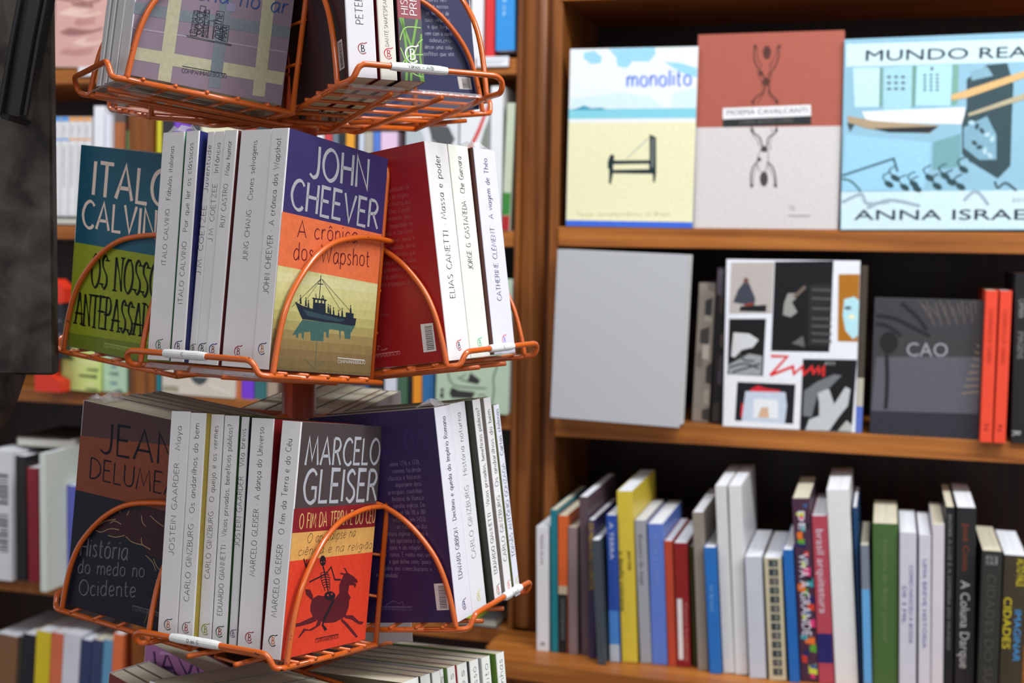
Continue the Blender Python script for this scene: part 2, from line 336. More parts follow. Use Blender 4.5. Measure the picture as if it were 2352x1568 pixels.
# ------------------------------------------------------------------ flat print and shelf inventory, in metres on each object
ART = {
'boat_cover': [
('P',(226,112,66),[(0,0),(0.125,0),(0.125,0.1173),(0,0.1175)]),
('P',(206,200,140),[(0,0),(0.125,0),(0.125,0.0762),(0,0.0775)]),
('P',(212,206,152),[(0,0),(0.125,0),(0.125,0.0755),(0,0.0731)]),
('P',(206,200,138),[(0,0),(0.125,0),(0.125,0.0682),(0,0.0661)]),
('P',(200,194,128),[(0,0),(0.125,0),(0.125,0.0609),(0,0.059)]),
('P',(192,186,118),[(0,0),(0.125,0),(0.125,0.0537),(0,0.0519)]),
('P',(180,172,106),[(0,0),(0.125,0),(0.125,0.0464),(0,0.0449)]),
('P',(166,152,92),[(0,0),(0.125,0),(0.125,0.0392),(0,0.0378)]),
('P',(150,130,80),[(0,0),(0.125,0),(0.125,0.0319),(0,0.0308)]),
('P',(140,116,72),[(0,0),(0.125,0),(0.125,0.0246),(0,0.0237)]),
('P',(128,104,66),[(0,0),(0.125,0),(0.125,0.0173),(0,0.0167)]),
('P',(116,98,60),[(0,0),(0.125,0),(0.125,0.01),(0,0.0096)]),
('P',(104,90,54),[(0,0),(0.125,0),(0.125,0.0027),(0,0.0026)]),
('T',(170,172,178),'JOHN',(0.0284,0.148),(0.1,0.1506),0.0242,0.125,'S',0),
('T',(170,172,178),'CHEEVER',(0.0086,0.1217),(0.1168,0.1209),0.0221,0.125,'S',0),
('T',(105,28,38),'A crônica',(0.0195,0.101),(0.092,0.1059),0.0125,0.08,'S',0),
('T',(105,28,38),'dos Wapshot',(0.0172,0.084),(0.1105,0.0891),0.0132,0.08,'S',0),
('P',(62,98,92),[(0.0332,0.0397),(0.0987,0.0399),(0.0944,0.0342),(0.0807,0.0346),(0.0681,0.035),(0.0602,0.0318),(0.0454,0.0316),(0.0344,0.03),(0.0232,0.0271),(0.0259,0.0311)]),
('P',(62,98,92),[(0.0329,0.032),(0.0362,0.0318),(0.0365,0.025),(0.0345,0.0256)]),
('P',(62,98,92),[(0.0433,0.0328),(0.0597,0.0335),(0.0603,0.0249),(0.0451,0.0246)]),
('P',(62,98,92),[(0.062,0.0341),(0.0661,0.034),(0.0664,0.0279),(0.0636,0.0284)]),
('P',(62,98,92),[(0.0785,0.0353),(0.0807,0.035),(0.0811,0.0275),(0.0803,0.0282)]),
('P',(62,98,92),[(0.0848,0.0357),(0.0934,0.0359),(0.0938,0.0288),(0.0866,0.029)]),
('P',(62,98,92),[(0.0264,0.0315),(0.0297,0.0313),(0.0299,0.0254),(0.0279,0.026)]),
('L',(62,98,92),0.0004,[(0.0524,0.0244),(0.0532,0.0028)],0),
('L',(62,98,92),0.0003,[(0.0525,0.0028),(0.0403,0.0099)],0),
('L',(62,98,92),0.0003,[(0.0525,0.0028),(0.0643,0.0112)],0),
('P',(24,38,52),[(0.0228,0.0527),(0.0318,0.0502),(0.0432,0.049),(0.061,0.0471),(0.0792,0.0459),(0.0994,0.0458),(0.0986,0.0403),(0.0944,0.0396),(0.0772,0.04),(0.0578,0.0399),(0.0443,0.0401),(0.0331,0.0401),(0.027,0.0472)]),
('P',(45,70,78),[(0.0322,0.0476),(0.0571,0.0454),(0.0852,0.0438),(0.0798,0.0416),(0.0575,0.042),(0.0386,0.0431)]),
('P',(24,38,52),[(0.0427,0.0575),(0.0603,0.0574),(0.0602,0.0565),(0.0587,0.0562),(0.0603,0.047),(0.0443,0.0487),(0.044,0.0564),(0.0428,0.0567)]),
('P',(190,185,130),[(0.0462,0.0561),(0.0487,0.0562),(0.0489,0.0541),(0.0465,0.054)]),
('P',(190,185,130),[(0.0503,0.0562),(0.053,0.0563),(0.0532,0.0541),(0.0505,0.054)]),
('P',(190,185,130),[(0.0546,0.0562),(0.057,0.0562),(0.0573,0.0541),(0.0549,0.0542)]),
('L',(24,38,52),0.0007,[(0.0508,0.0756),(0.0512,0.0575)],0),
('L',(24,38,52),0.0006,[(0.0476,0.0687),(0.0543,0.0689)],0),
('L',(24,38,52),0.0006,[(0.0463,0.0609),(0.0474,0.0575)],0),
('L',(24,38,52),0.0006,[(0.0549,0.0604),(0.0539,0.0577),(0.0568,0.0578),(0.0551,0.0604)],0),
('L',(24,38,52),0.00028,[(0.0512,0.073),(0.028,0.0545)],0),
('L',(24,38,52),0.00028,[(0.0512,0.0726),(0.0358,0.0552)],0),
('L',(24,38,52),0.00028,[(0.0519,0.0727),(0.0786,0.0507)],0),
('L',(24,38,52),0.00028,[(0.0522,0.0729),(0.0899,0.0517)],0),
('L',(24,38,52),0.00028,[(0.0512,0.0726),(0.0198,0.0483)],0),
('P',(24,38,52),[(0.0285,0.0516),(0.0283,0.0553),(0.0287,0.0571),(0.0296,0.0556),(0.0306,0.0515)]),
('P',(24,38,52),[(0.0293,0.0576),(0.0292,0.0573),(0.0287,0.0571),(0.0283,0.0572),(0.028,0.0575),(0.0282,0.0579),(0.0286,0.0581),(0.0291,0.058)]),
('P',(24,38,52),[(0.0348,0.0504),(0.0346,0.0542),(0.035,0.056),(0.0359,0.0545),(0.0369,0.0503)]),
('P',(24,38,52),[(0.0356,0.0565),(0.0355,0.0562),(0.035,0.056),(0.0345,0.0561),(0.0343,0.0564),(0.0344,0.0568),(0.0349,0.057),(0.0354,0.0569)]),
('P',(24,38,52),[(0.0381,0.0486),(0.0378,0.0524),(0.0383,0.0541),(0.0391,0.0527),(0.0402,0.0485)]),
('P',(24,38,52),[(0.0389,0.0547),(0.0387,0.0543),(0.0383,0.0541),(0.0378,0.0542),(0.0376,0.0546),(0.0377,0.055),(0.0381,0.0551),(0.0386,0.055)]),
('P',(24,38,52),[(0.0623,0.0476),(0.062,0.0515),(0.0625,0.0533),(0.0634,0.0518),(0.0645,0.0475)]),
('P',(24,38,52),[(0.0631,0.0539),(0.063,0.0535),(0.0625,0.0533),(0.062,0.0534),(0.0617,0.0537),(0.0619,0.0541),(0.0624,0.0543),(0.0629,0.0542)]),
('P',(24,38,52),[(0.0648,0.047),(0.0646,0.0509),(0.0651,0.0526),(0.0659,0.0512),(0.0671,0.0469)]),
('P',(24,38,52),[(0.0657,0.0532),(0.0655,0.0528),(0.0651,0.0526),(0.0646,0.0528),(0.0643,0.0531),(0.0645,0.0535),(0.0649,0.0537),(0.0654,0.0536)]),
('P',(24,38,52),[(0.0692,0.0456),(0.0689,0.0495),(0.0694,0.0513),(0.0703,0.0498),(0.0714,0.0455)]),
('P',(24,38,52),[(0.07,0.0519),(0.0699,0.0515),(0.0694,0.0513),(0.0689,0.0514),(0.0686,0.0517),(0.0688,0.0521),(0.0693,0.0523),(0.0698,0.0522)]),
('P',(24,38,52),[(0.0757,0.0439),(0.0754,0.0478),(0.0759,0.0496),(0.0768,0.0481),(0.0779,0.0438)]),
('P',(24,38,52),[(0.0765,0.0502),(0.0764,0.0498),(0.0759,0.0496),(0.0754,0.0497),(0.0751,0.0501),(0.0753,0.0505),(0.0758,0.0507),(0.0763,0.0506)]),
('P',(24,38,52),[(0.0799,0.0458),(0.0797,0.0498),(0.0802,0.0516),(0.0811,0.0501),(0.0822,0.0457)]),
('P',(24,38,52),[(0.0808,0.0522),(0.0806,0.0518),(0.0802,0.0516),(0.0796,0.0517),(0.0794,0.052),(0.0796,0.0524),(0.08,0.0526),(0.0805,0.0525)]),
('P',(24,38,52),[(0.0904,0.0491),(0.0901,0.0531),(0.0906,0.0549),(0.0915,0.0534),(0.0927,0.049)]),
('P',(24,38,52),[(0.0912,0.0555),(0.0911,0.0551),(0.0906,0.0549),(0.0901,0.055),(0.0898,0.0554),(0.09,0.0557),(0.0904,0.0559),(0.091,0.0558)]),
('P',(24,38,52),[(0.0851,0.0497),(0.0952,0.0495),(0.0953,0.0457),(0.0856,0.046)]),
('L',(225,225,220),0.0006,[(0.0793,0.013),(0.1144,0.0129)],0),
('T',(225,225,220),'COMPANHIADEBOLSO',(0.0799,0.0089),(0.1153,0.0098),0.0027,0.1,'S',0),
],
'horse_cover': [
('P',(128,28,36),[(0,0),(0.125,0),(0.125,0.1149),(0,0.114)]),
('P',(214,160,88),[(0,0),(0.125,0),(0.125,0.0951),(0,0.0955)]),
('P',(214,62,38),[(0,0),(0.125,0),(0.125,0.0737),(0,0.0743)]),
('T',(170,172,178),'MARCELO',(0.01,0.1471),(0.1224,0.1479),0.0211,0.125,'S',0),
('T',(170,172,178),'GLEISER',(0.0108,0.118),(0.1225,0.1176),0.0255,0.125,'S',0),
('T',(205,165,105),'O FIM DA TERRA E DO CÉU',(0.0093,0.0984),(0.1238,0.0987),0.0114,0.1,'S',0),
('T',(32,26,34),'O apocalipse na',(0.022,0.0867),(0.0932,0.0883),0.0073,0.07,'S',0.25),
('T',(32,26,34),'ciência e na religião',(0.011,0.0778),(0.1223,0.0768),0.0068,0.07,'S',0.25),
('P',(86,24,34),[(0.0345,0.0379),(0.0369,0.0428),(0.0446,0.0447),(0.0546,0.0429),(0.0701,0.0397),(0.0763,0.0436),(0.0752,0.05),(0.0779,0.0542),(0.0808,0.0576),(0.0755,0.0589),(0.0752,0.0603),(0.0823,0.0588),(0.0848,0.0595),(0.0798,0.0635),(0.0825,0.0633),(0.0875,0.0589),(0.0969,0.0554),(0.1028,0.0522),(0.1045,0.0503),(0.1024,0.0493),(0.0986,0.0506),(0.1026,0.0481),(0.1003,0.0456),(0.0981,0.048),(0.091,0.0486),(0.0903,0.0424),(0.0953,0.0383),(0.0931,0.0358),(0.0931,0.0303),(0.0898,0.0244),(0.0849,0.0222),(0.0733,0.0203),(0.0598,0.0213),(0.0479,0.0244),(0.0391,0.0288),(0.0352,0.0335)]),
('P',(86,24,34),[(0.0862,0.0247),(0.1005,0.0232),(0.1122,0.0169),(0.1197,0.0157),(0.1173,0.0136),(0.1108,0.0148),(0.0993,0.0197),(0.0884,0.0222)]),
('P',(86,24,34),[(0.0831,0.0228),(0.0945,0.0166),(0.1044,0.01),(0.1122,0.0045),(0.1095,0.0035),(0.1031,0.0075),(0.0913,0.0152),(0.0826,0.0206)]),
('P',(86,24,34),[(0.0408,0.0286),(0.0209,0.0256),(0.0083,0.0264),(0.0093,0.02),(0.0121,0.0232),(0.0229,0.0229),(0.0368,0.0234),(0.0462,0.0246)]),
('P',(86,24,34),[(0.0476,0.0262),(0.0452,0.0208),(0.036,0.0188),(0.0279,0.0206),(0.0211,0.0146),(0.0227,0.014),(0.0305,0.0186),(0.0394,0.0176),(0.0517,0.0205),(0.0528,0.0239)]),
('P',(86,24,34),[(0.0253,0.0512),(0.0325,0.0501),(0.0374,0.0445),(0.0368,0.0411),(0.0271,0.0467)]),
('P',(32,26,34),[(0.0518,0.0712),(0.0516,0.0691),(0.0501,0.0677),(0.0479,0.0673),(0.0455,0.068),(0.0436,0.0697),(0.0426,0.0718),(0.0429,0.0739),(0.0443,0.0753),(0.0465,0.0758),(0.0489,0.0751),(0.0509,0.0734)]),
('P',(214,62,38),[(0.0501,0.0706),(0.0499,0.0703),(0.0494,0.0702),(0.0488,0.0704),(0.0485,0.0707),(0.0487,0.0711),(0.0492,0.0712),(0.0498,0.071)]),
('P',(214,62,38),[(0.0461,0.0706),(0.0459,0.0702),(0.0453,0.0701),(0.0447,0.0703),(0.0444,0.0707),(0.0446,0.071),(0.0452,0.0711),(0.0458,0.071)]),
('L',(32,26,34),0.0016,[(0.0477,0.0676),(0.0505,0.0634),(0.0541,0.0561),(0.059,0.0465)],1),
('L',(32,26,34),0.0006,[(0.0506,0.0625),(0.0456,0.0617),(0.0479,0.0594)],1),
('L',(32,26,34),0.0006,[(0.0511,0.0625),(0.0566,0.0614),(0.0556,0.0592)],1),
('L',(32,26,34),0.0006,[(0.0516,0.0605),(0.0459,0.0598),(0.0484,0.0575)],1),
('L',(32,26,34),0.0006,[(0.0521,0.0605),(0.0582,0.0593),(0.0571,0.0571)],1),
('L',(32,26,34),0.0006,[(0.0526,0.0585),(0.0462,0.0578),(0.049,0.0555)],1),
('L',(32,26,34),0.0006,[(0.0531,0.0585),(0.0599,0.0573),(0.0586,0.0551)],1),
('L',(32,26,34),0.0006,[(0.0536,0.0565),(0.0478,0.0558),(0.0504,0.0535)],1),
('L',(32,26,34),0.0006,[(0.0541,0.0565),(0.0602,0.0553),(0.0591,0.0531)],1),
('L',(32,26,34),0.0006,[(0.0546,0.0545),(0.0494,0.0537),(0.0518,0.0514)],1),
('L',(32,26,34),0.0006,[(0.0551,0.0545),(0.0605,0.0533),(0.0596,0.0511)],1),
('L',(32,26,34),0.0006,[(0.0555,0.0525),(0.0511,0.0517),(0.0532,0.0494)],1),
('L',(32,26,34),0.0006,[(0.056,0.0525),(0.0609,0.0514),(0.0601,0.0491)],1),
('L',(32,26,34),0.0006,[(0.0565,0.0505),(0.0527,0.0496),(0.0546,0.0473)],1),
('L',(32,26,34),0.0006,[(0.057,0.0504),(0.0612,0.0494),(0.0605,0.0471)],1),
('P',(32,26,34),[(0.0706,0.0419),(0.0698,0.0401),(0.0669,0.039),(0.0627,0.0389),(0.0584,0.0398),(0.0551,0.0415),(0.0537,0.0435),(0.0545,0.0452),(0.0574,0.0463),(0.0615,0.0464),(0.0658,0.0456),(0.0691,0.0439)]),
('P',(190,55,38),[(0.0607,0.0433),(0.0603,0.0427),(0.0593,0.0426),(0.0582,0.0429),(0.0577,0.0435),(0.058,0.0441),(0.059,0.0442),(0.0601,0.0439)]),
('P',(190,55,38),[(0.0661,0.0436),(0.0658,0.0431),(0.0649,0.043),(0.0639,0.0433),(0.0634,0.0439),(0.0637,0.0444),(0.0646,0.0446),(0.0656,0.0443)]),
('L',(32,26,34),0.0012,[(0.0534,0.0606),(0.0603,0.0658),(0.0676,0.0551),(0.0771,0.0543)],0),
('L',(32,26,34),0.0012,[(0.0517,0.0607),(0.0447,0.0591),(0.0303,0.0563)],0),
('L',(32,26,34),0.0012,[(0.0237,0.068),(0.0211,0.0724),(0.0192,0.0751)],0),
('L',(32,26,34),0.0008,[(0.0236,0.0688),(0.0236,0.0744)],0),
('L',(32,26,34),0.0008,[(0.0241,0.0684),(0.0265,0.0729)],0),
('P',(32,26,34),[(0.0669,0.0392),(0.0697,0.038),(0.0634,0.0298),(0.0591,0.0254),(0.0563,0.0204),(0.0626,0.0162),(0.0592,0.0151),(0.0537,0.0203),(0.0564,0.027),(0.0613,0.0326)]),
('L',(32,26,34),0.0006,[(0.0461,0.0105),(0.0801,0.0102)],0),
('T',(32,26,34),'COMPANHIADEBOLSO',(0.0458,0.0071),(0.0811,0.0069),0.0028,0.1,'S',0),
],
'teal_cover': [
('P',(112,122,22),[(0,0),(0.125,0),(0.125,0.0934),(0,0.0938)]),
('T',(190,172,160),'ITALO',(0.018,0.1377),(0.106,0.1364),0.0293,0.125,'S',0),
('T',(190,172,160),'CALVINO',(0.0082,0.1087),(0.1134,0.1092),0.0234,0.12,'S',0),
('T',(14,20,12),'OS NOSSOS',(0.0238,0.0568),(0.1111,0.0576),0.0293,0.085,'F',0),
('P',(84,96,22),[(0,0),(0.125,0),(0.125,0.0173),(0,0.0123)]),
('T',(14,20,12),'ANTEPASSADOS',(0.0078,0.0216),(0.1133,0.0225),0.0282,0.085,'F',0),
('L',(140,150,80),0.0006,[(0.0442,0.0097),(0.0782,0.0101)],0),
('T',(140,150,80),'COMPANHIADEBOLSO',(0.0445,0.0058),(0.0785,0.0072),0.0029,0.1,'S',0),
],
'dragon_cover': [
('P',(118,56,32),[(0,0),(0.125,0),(0.125,0.162),(0,0.1496)]),
('P',(16,18,32),[(0,0),(0.125,0),(0.125,0.1039),(0,0.102)]),
('T',(14,16,26),'JEAN',(0.0232,0.1391),(0.0986,0.1427),0.0257,0.09,'S',0),
('T',(14,16,26),'DELUMEAU',(0.014,0.1152),(0.1159,0.1177),0.0178,0.085,'S',0),
('P',(48,16,24),[(0.0251,0.073),(0.03,0.0819),(0.0499,0.092),(0.0718,0.1015),(0.0942,0.1035),(0.0989,0.0616),(0.0876,0.0618),(0.0794,0.0638),(0.0753,0.0696),(0.0613,0.0723),(0.0405,0.0715)]),
('L',(150,122,88),0.0007,[(0.0252,0.0716),(0.0311,0.0714),(0.04,0.0763),(0.0492,0.0773)],1),
('L',(150,122,88),0.0007,[(0.0271,0.0764),(0.0347,0.0819),(0.0448,0.0856)],1),
('L',(150,122,88),0.0007,[(0.0383,0.0701),(0.0464,0.0704),(0.0553,0.0739)],1),
('L',(150,122,88),0.0007,[(0.0566,0.0732),(0.0639,0.0699),(0.0753,0.0696),(0.0824,0.0674)],1),
('L',(150,122,88),0.0007,[(0.0703,0.0945),(0.072,0.0891),(0.0758,0.0861)],1),
('L',(150,122,88),0.0007,[(0.0792,0.0964),(0.0852,0.093),(0.0934,0.09)],1),
('L',(150,122,88),0.0007,[(0.0724,0.0757),(0.0741,0.0703),(0.0824,0.0679)],1),
('L',(150,122,88),0.0007,[(0.0785,0.0617),(0.0858,0.0576),(0.09,0.0508)],1),
('L',(150,122,88),0.0007,[(0.0866,0.0606),(0.0906,0.0548),(0.0955,0.0521)],1),
('L',(150,122,88),0.0007,[(0.0908,0.0433),(0.0956,0.0406)],1),
('L',(150,122,88),0.0007,[(0.0395,0.081),(0.0438,0.0839),(0.0509,0.0826)],1),
('L',(150,122,88),0.0007,[(0.0576,0.0956),(0.0557,0.0914)],1),
('L',(150,122,88),0.0007,[(0.0484,0.0946),(0.0487,0.0918)],1),
('L',(96,84,58),0.0007,[(0.0947,0.0394),(0.0833,0.0036)],0),
('P',(48,20,26),[(0.0937,0.0478),(0.0992,0.0491),(0.1024,0.021),(0.0925,0.0185)]),
('T',(104,100,106),'História',(0.0113,0.0463),(0.0599,0.0533),0.0159,0.08,'S',0.15),
('T',(104,100,106),'do medo no',(0.0106,0.0303),(0.0789,0.0426),0.0121,0.08,'S',0.15),
('T',(104,100,106),'Ocidente',(0.0138,0.0117),(0.0719,0.0237),0.0135,0.08,'S',0.15),
('L',(104,100,106),0.0006,[(0.0698,0.0159),(0.104,0.0165)],0),
('T',(104,100,106),'COMPANHIADEBOLSO',(0.0703,0.0119),(0.1055,0.013),0.0031,0.1,'S',0),
],
'checked_cover': [
('P',(108,116,124),[(-0.0035,0.0464),(-0.0031,0.0553),(0.1266,0.0639),(0.1262,0.0544)]),
('P',(172,168,140),[(0.0005,0.012),(0.001,0.0217),(0.1244,0.0267),(0.1238,0.0163)]),
('P',(150,140,150),[(0.0006,0.035),(0.0006,0.0362),(0.1242,0.0439),(0.1241,0.0426)]),
('P',(108,116,124),[(0.0659,0.0975),(0.0756,0.0985),(0.0734,0.0034),(0.0637,0.0029)]),
('P',(172,168,140),[(0.0256,0.0918),(0.0356,0.0929),(0.0342,0.0004),(0.0242,-0.0003)]),
('P',(172,168,140),[(0.0988,0.0982),(0.1088,0.0996),(0.1102,0.0042),(0.1001,0.0033)]),
('P',(108,116,124),[(-0.0135,0.0773),(-0.013,0.0857),(0.1193,0.0945),(0.1188,0.0855)]),
('P',(172,168,140),[(-0.0131,0.1082),(-0.0125,0.1175),(0.1152,0.1273),(0.1146,0.1174)]),
('P',(128,122,150),[(0.0704,0.0714),(0.0777,0.0718),(0.078,0.0653),(0.0708,0.0649)]),
('L',(30,34,44),0.0007,[(0.0418,0.0147),(0.0771,0.0157)],0),
('T',(30,34,44),'COMPANHIADEBOLSO',(0.042,0.0098),(0.0776,0.0124),0.0032,0.1,'S',0),
('L',(30,34,44),0.0005,[(0.0418,0.0388),(0.0783,0.0395)],0),
('L',(30,34,44),0.0005,[(0.0425,0.038),(0.0782,0.0386)],0),
('L',(30,34,44),0.0004,[(0.0451,0.0398),(0.0456,0.0591),(0.0488,0.0599),(0.0497,0.04),(0.0451,0.0398)],0),
('L',(30,34,44),0.0004,[(0.0502,0.0401),(0.0503,0.0641),(0.0545,0.0642),(0.0546,0.0402)],0),
('L',(30,34,44),0.0004,[(0.055,0.0403),(0.0548,0.0617),(0.058,0.062),(0.0582,0.0401)],0),
('L',(30,34,44),0.0004,[(0.059,0.0403),(0.0586,0.0542),(0.0624,0.0547),(0.0626,0.0406)],0),
('L',(30,34,44),0.0004,[(0.0631,0.0403),(0.0634,0.0629),(0.0694,0.0635),(0.0698,0.0404)],0),
('L',(30,34,44),0.0004,[(0.0702,0.0405),(0.07,0.0533),(0.0747,0.0534),(0.0748,0.0402)],0),
('V',(30,34,44),'Pushkin',(0.0486,0.0419),(0.0486,0.0585),0.0042,0.08),
('V',(30,34,44),'GOGOL',(0.0535,0.0417),(0.0537,0.0614),0.0056,0.1),
('V',(30,34,44),'BAUDELAIRE',(0.0576,0.0409),(0.0574,0.061),0.004,0.08),
('V',(30,34,44),'goethe',(0.0687,0.042),(0.0685,0.0613),0.007,0.08),
('V',(30,34,44),'MARX',(0.0734,0.0408),(0.0737,0.0523),0.006,0.1),
('T',(52,74,128),'ancha no ar',(0.0293,0.0674),(0.1202,0.0736),0.0122,0.1,'S',0.15),
],
'red_back': [
('T',(150,82,80),'espetáculo de',(0.0816,0.1446),(0.1044,0.1438),0.0038,0.075,'S',0),
('T',(150,82,80),'res às organi-',(0.0796,0.1387),(0.1041,0.1379),0.0039,0.075,'S',0),
('T',(150,82,80),'na Áustria dos',(0.0798,0.1327),(0.1043,0.1318),0.0038,0.075,'S',0),
('T',(150,82,80),'de Elias Canetti',(0.0758,0.1269),(0.1039,0.1259),0.0038,0.075,'S',0),
('T',(150,82,80),'ntentando deci-',(0.0775,0.1209),(0.1038,0.1199),0.0038,0.075,'S',0),
('T',(150,82,80),'humanidade em',(0.0813,0.1147),(0.1041,0.1139),0.0038,0.075,'S',0),
('T',(150,82,80),'oneiras e terríveis:',(0.069,0.1092),(0.1041,0.1079),0.0038,0.075,'S',0),
('T',(150,82,80),'obreviver; medo e',(0.0744,0.103),(0.1042,0.1019),0.0038,0.075,'S',0),
('T',(150,82,80),'o resultado dessa',(0.0742,0.097),(0.1041,0.0959),0.0039,0.075,'S',0),
('T',(150,82,80),'cialismo,que',(0.0812,0.0908),(0.1039,0.0899),0.0038,0.075,'S',0),
('T',(150,82,80),'versas áreas do saber',(0.0671,0.0853),(0.104,0.0839),0.0039,0.075,'S',0),
('T',(150,82,80),'ria,a psicanálise e his-',(0.06,0.0796),(0.104,0.0779),0.0039,0.075,'S',0),
('T',(150,82,80),'ória política — e os-',(0.067,0.0734),(0.1039,0.0719),0.0038,0.075,'S',0),
('T',(150,82,80),'e a propagação do me-',(0.0662,0.0675),(0.1031,0.066),0.0039,0.075,'S',0),
('T',(150,82,80),'TEXTO INTEGRAL',(0.0469,0.0438),(0.0718,0.043),0.0016,0.12,'S',0),
('L',(190,120,120),0.0006,[(0.0411,0.0117),(0.0773,0.0123)],0),
('T',(190,120,120),'COMPANHIADEBOLSO',(0.0384,0.0089),(0.0769,0.0096),0.003,0.1,'S',0),
('L',(170,100,100),0.0006,[(0.0551,0.0147),(0.0551,0.0189),(0.0578,0.0177)],1),
('L',(170,100,100),0.0008,[(0.058,0.0149),(0.0639,0.0153),(0.0634,0.0163)],1),
('P',(214,206,198),[(0.1008,0.0323),(0.1132,0.0322),(0.1137,0.0092),(0.1009,0.009)]),
('P',(22,18,20),[(0.1045,0.0304),(0.1118,0.0303),(0.1118,0.0301),(0.1045,0.0301)]),
('P',(22,18,20),[(0.1045,0.0296),(0.1118,0.0296),(0.1118,0.029),(0.1045,0.0291)]),
('P',(22,18,20),[(0.1046,0.0288),(0.1118,0.0288),(0.1118,0.0287),(0.1046,0.0287)]),
('P',(22,18,20),[(0.1046,0.0281),(0.1118,0.028),(0.1118,0.0276),(0.1046,0.0277)]),
('P',(22,18,20),[(0.1046,0.0273),(0.1118,0.0273),(0.1118,0.0271),(0.1046,0.0271)]),
('P',(22,18,20),[(0.1046,0.0265),(0.1118,0.0265),(0.1119,0.026),(0.1046,0.026)]),
('P',(22,18,20),[(0.1046,0.0258),(0.1119,0.0258),(0.1119,0.0256),(0.1046,0.0256)]),
('P',(22,18,20),[(0.1046,0.025),(0.1119,0.025),(0.1119,0.0246),(0.1046,0.0246)]),
('P',(22,18,20),[(0.1046,0.0243),(0.1119,0.0242),(0.1119,0.024),(0.1046,0.024)]),
('P',(22,18,20),[(0.1046,0.0235),(0.1119,0.0235),(0.1119,0.023),(0.1046,0.023)]),
('P',(22,18,20),[(0.1046,0.0227),(0.1119,0.0227),(0.1119,0.0226),(0.1046,0.0226)]),
('P',(22,18,20),[(0.1046,0.022),(0.1119,0.022),(0.1119,0.0216),(0.1046,0.0215)]),
('P',(22,18,20),[(0.1046,0.0212),(0.1119,0.0212),(0.112,0.021),(0.1046,0.021)]),
('P',(22,18,20),[(0.1046,0.0204),(0.112,0.0204),(0.112,0.0199),(0.1047,0.0199)]),
('P',(22,18,20),[(0.1047,0.0197),(0.112,0.0197),(0.112,0.0195),(0.1047,0.0195)]),
('P',(22,18,20),[(0.1047,0.0189),(0.112,0.0189),(0.112,0.0185),(0.1047,0.0185)]),
('P',(22,18,20),[(0.1047,0.0181),(0.112,0.0182),(0.112,0.0179),(0.1047,0.0179)]),
('P',(22,18,20),[(0.1047,0.0174),(0.112,0.0174),(0.112,0.0169),(0.1047,0.0168)]),
('P',(22,18,20),[(0.1047,0.0166),(0.112,0.0166),(0.112,0.0165),(0.1047,0.0164)]),
('P',(22,18,20),[(0.1047,0.0158),(0.1121,0.0159),(0.1121,0.0155),(0.1047,0.0154)]),
('P',(22,18,20),[(0.1047,0.0151),(0.1121,0.0151),(0.1121,0.0149),(0.1047,0.0148)]),
('P',(22,18,20),[(0.1047,0.0143),(0.1121,0.0144),(0.1121,0.0138),(0.1047,0.0138)]),
('P',(22,18,20),[(0.1047,0.0135),(0.1121,0.0136),(0.1121,0.0135),(0.1047,0.0134)]),
('P',(22,18,20),[(0.1047,0.0128),(0.1121,0.0129),(0.1121,0.0124),(0.1047,0.0123)]),
('P',(22,18,20),[(0.1047,0.012),(0.1121,0.0121),(0.1121,0.0119),(0.1047,0.0118)]),
('P',(22,18,20),[(0.1048,0.0112),(0.1121,0.0113),(0.1122,0.0108),(0.1048,0.0107)]),
],
'purple_back': [
('T',(120,105,128),'entre 1776 e 1778,',(0.0765,0.1332),(0.1054,0.1338),0.0039,0.075,'S',0),
('T',(120,105,128),'romano foi,desde',(0.0782,0.1274),(0.1054,0.1278),0.0038,0.075,'S',0),
('T',(120,105,128),'clássica e historio-',(0.0733,0.1214),(0.1054,0.1218),0.0039,0.075,'S',0),
('T',(120,105,128),'importante docu-',(0.0798,0.1156),(0.1054,0.1158),0.0038,0.075,'S',0),
('T',(120,105,128),'principais contribui-',(0.0718,0.1096),(0.1055,0.1098),0.0039,0.075,'S',0),
('T',(120,105,128),'história de Roma,e',(0.0751,0.1037),(0.1055,0.1038),0.0039,0.075,'S',0),
('T',(120,105,128),'ografia inglesa. Da',(0.0751,0.0978),(0.1055,0.0978),0.0039,0.075,'S',0),
('T',(120,105,128),'or (de 98 a 180',(0.0816,0.0919),(0.1055,0.0917),0.0039,0.075,'S',0),
('T',(120,105,128),'nstantino (em 1453),',(0.0735,0.086),(0.1055,0.0857),0.0039,0.075,'S',0),
('T',(120,105,128),'or. Gibbon,um dos',(0.0768,0.0801),(0.1055,0.0797),0.0039,0.075,'S',0),
('T',(120,105,128),'atura inglesa. Irônico e',(0.0671,0.0744),(0.1055,0.0736),0.0039,0.075,'S',0),
('T',(120,105,128),'bre apresenta o que pe-',(0.0688,0.0684),(0.1056,0.0676),0.0039,0.075,'S',0),
('T',(120,105,128),'sarie e da religião” so-',(0.0672,0.0626),(0.1056,0.0616),0.0039,0.075,'S',0),
('T',(120,105,128),'ruínas. E relata mais um',(0.0672,0.0567),(0.1056,0.0555),0.0039,0.075,'S',0),
('T',(120,105,128),'e qual define como “pouco',(0.0657,0.0509),(0.1056,0.0495),0.0039,0.075,'S',0),
('T',(120,105,128),'registro dos crimes,loucuras e',(0.056,0.0454),(0.1056,0.0434),0.0039,0.075,'S',0),
('T',(120,105,128),'e humanidade”.',(0.0515,0.0395),(0.0742,0.0386),0.004,0.075,'S',0),
('T',(54,44,92),'0.1',(0.0943,0.1433),(0.1133,0.1439),0.0187,0.05,'S',0),
('L',(96,84,120),0.0006,[(0.0507,0.0138),(0.0831,0.0135)],0),
('T',(96,84,120),'COMPANHIADEBOLSO',(0.0504,0.0107),(0.0827,0.0104),0.0028,0.1,'S',0),
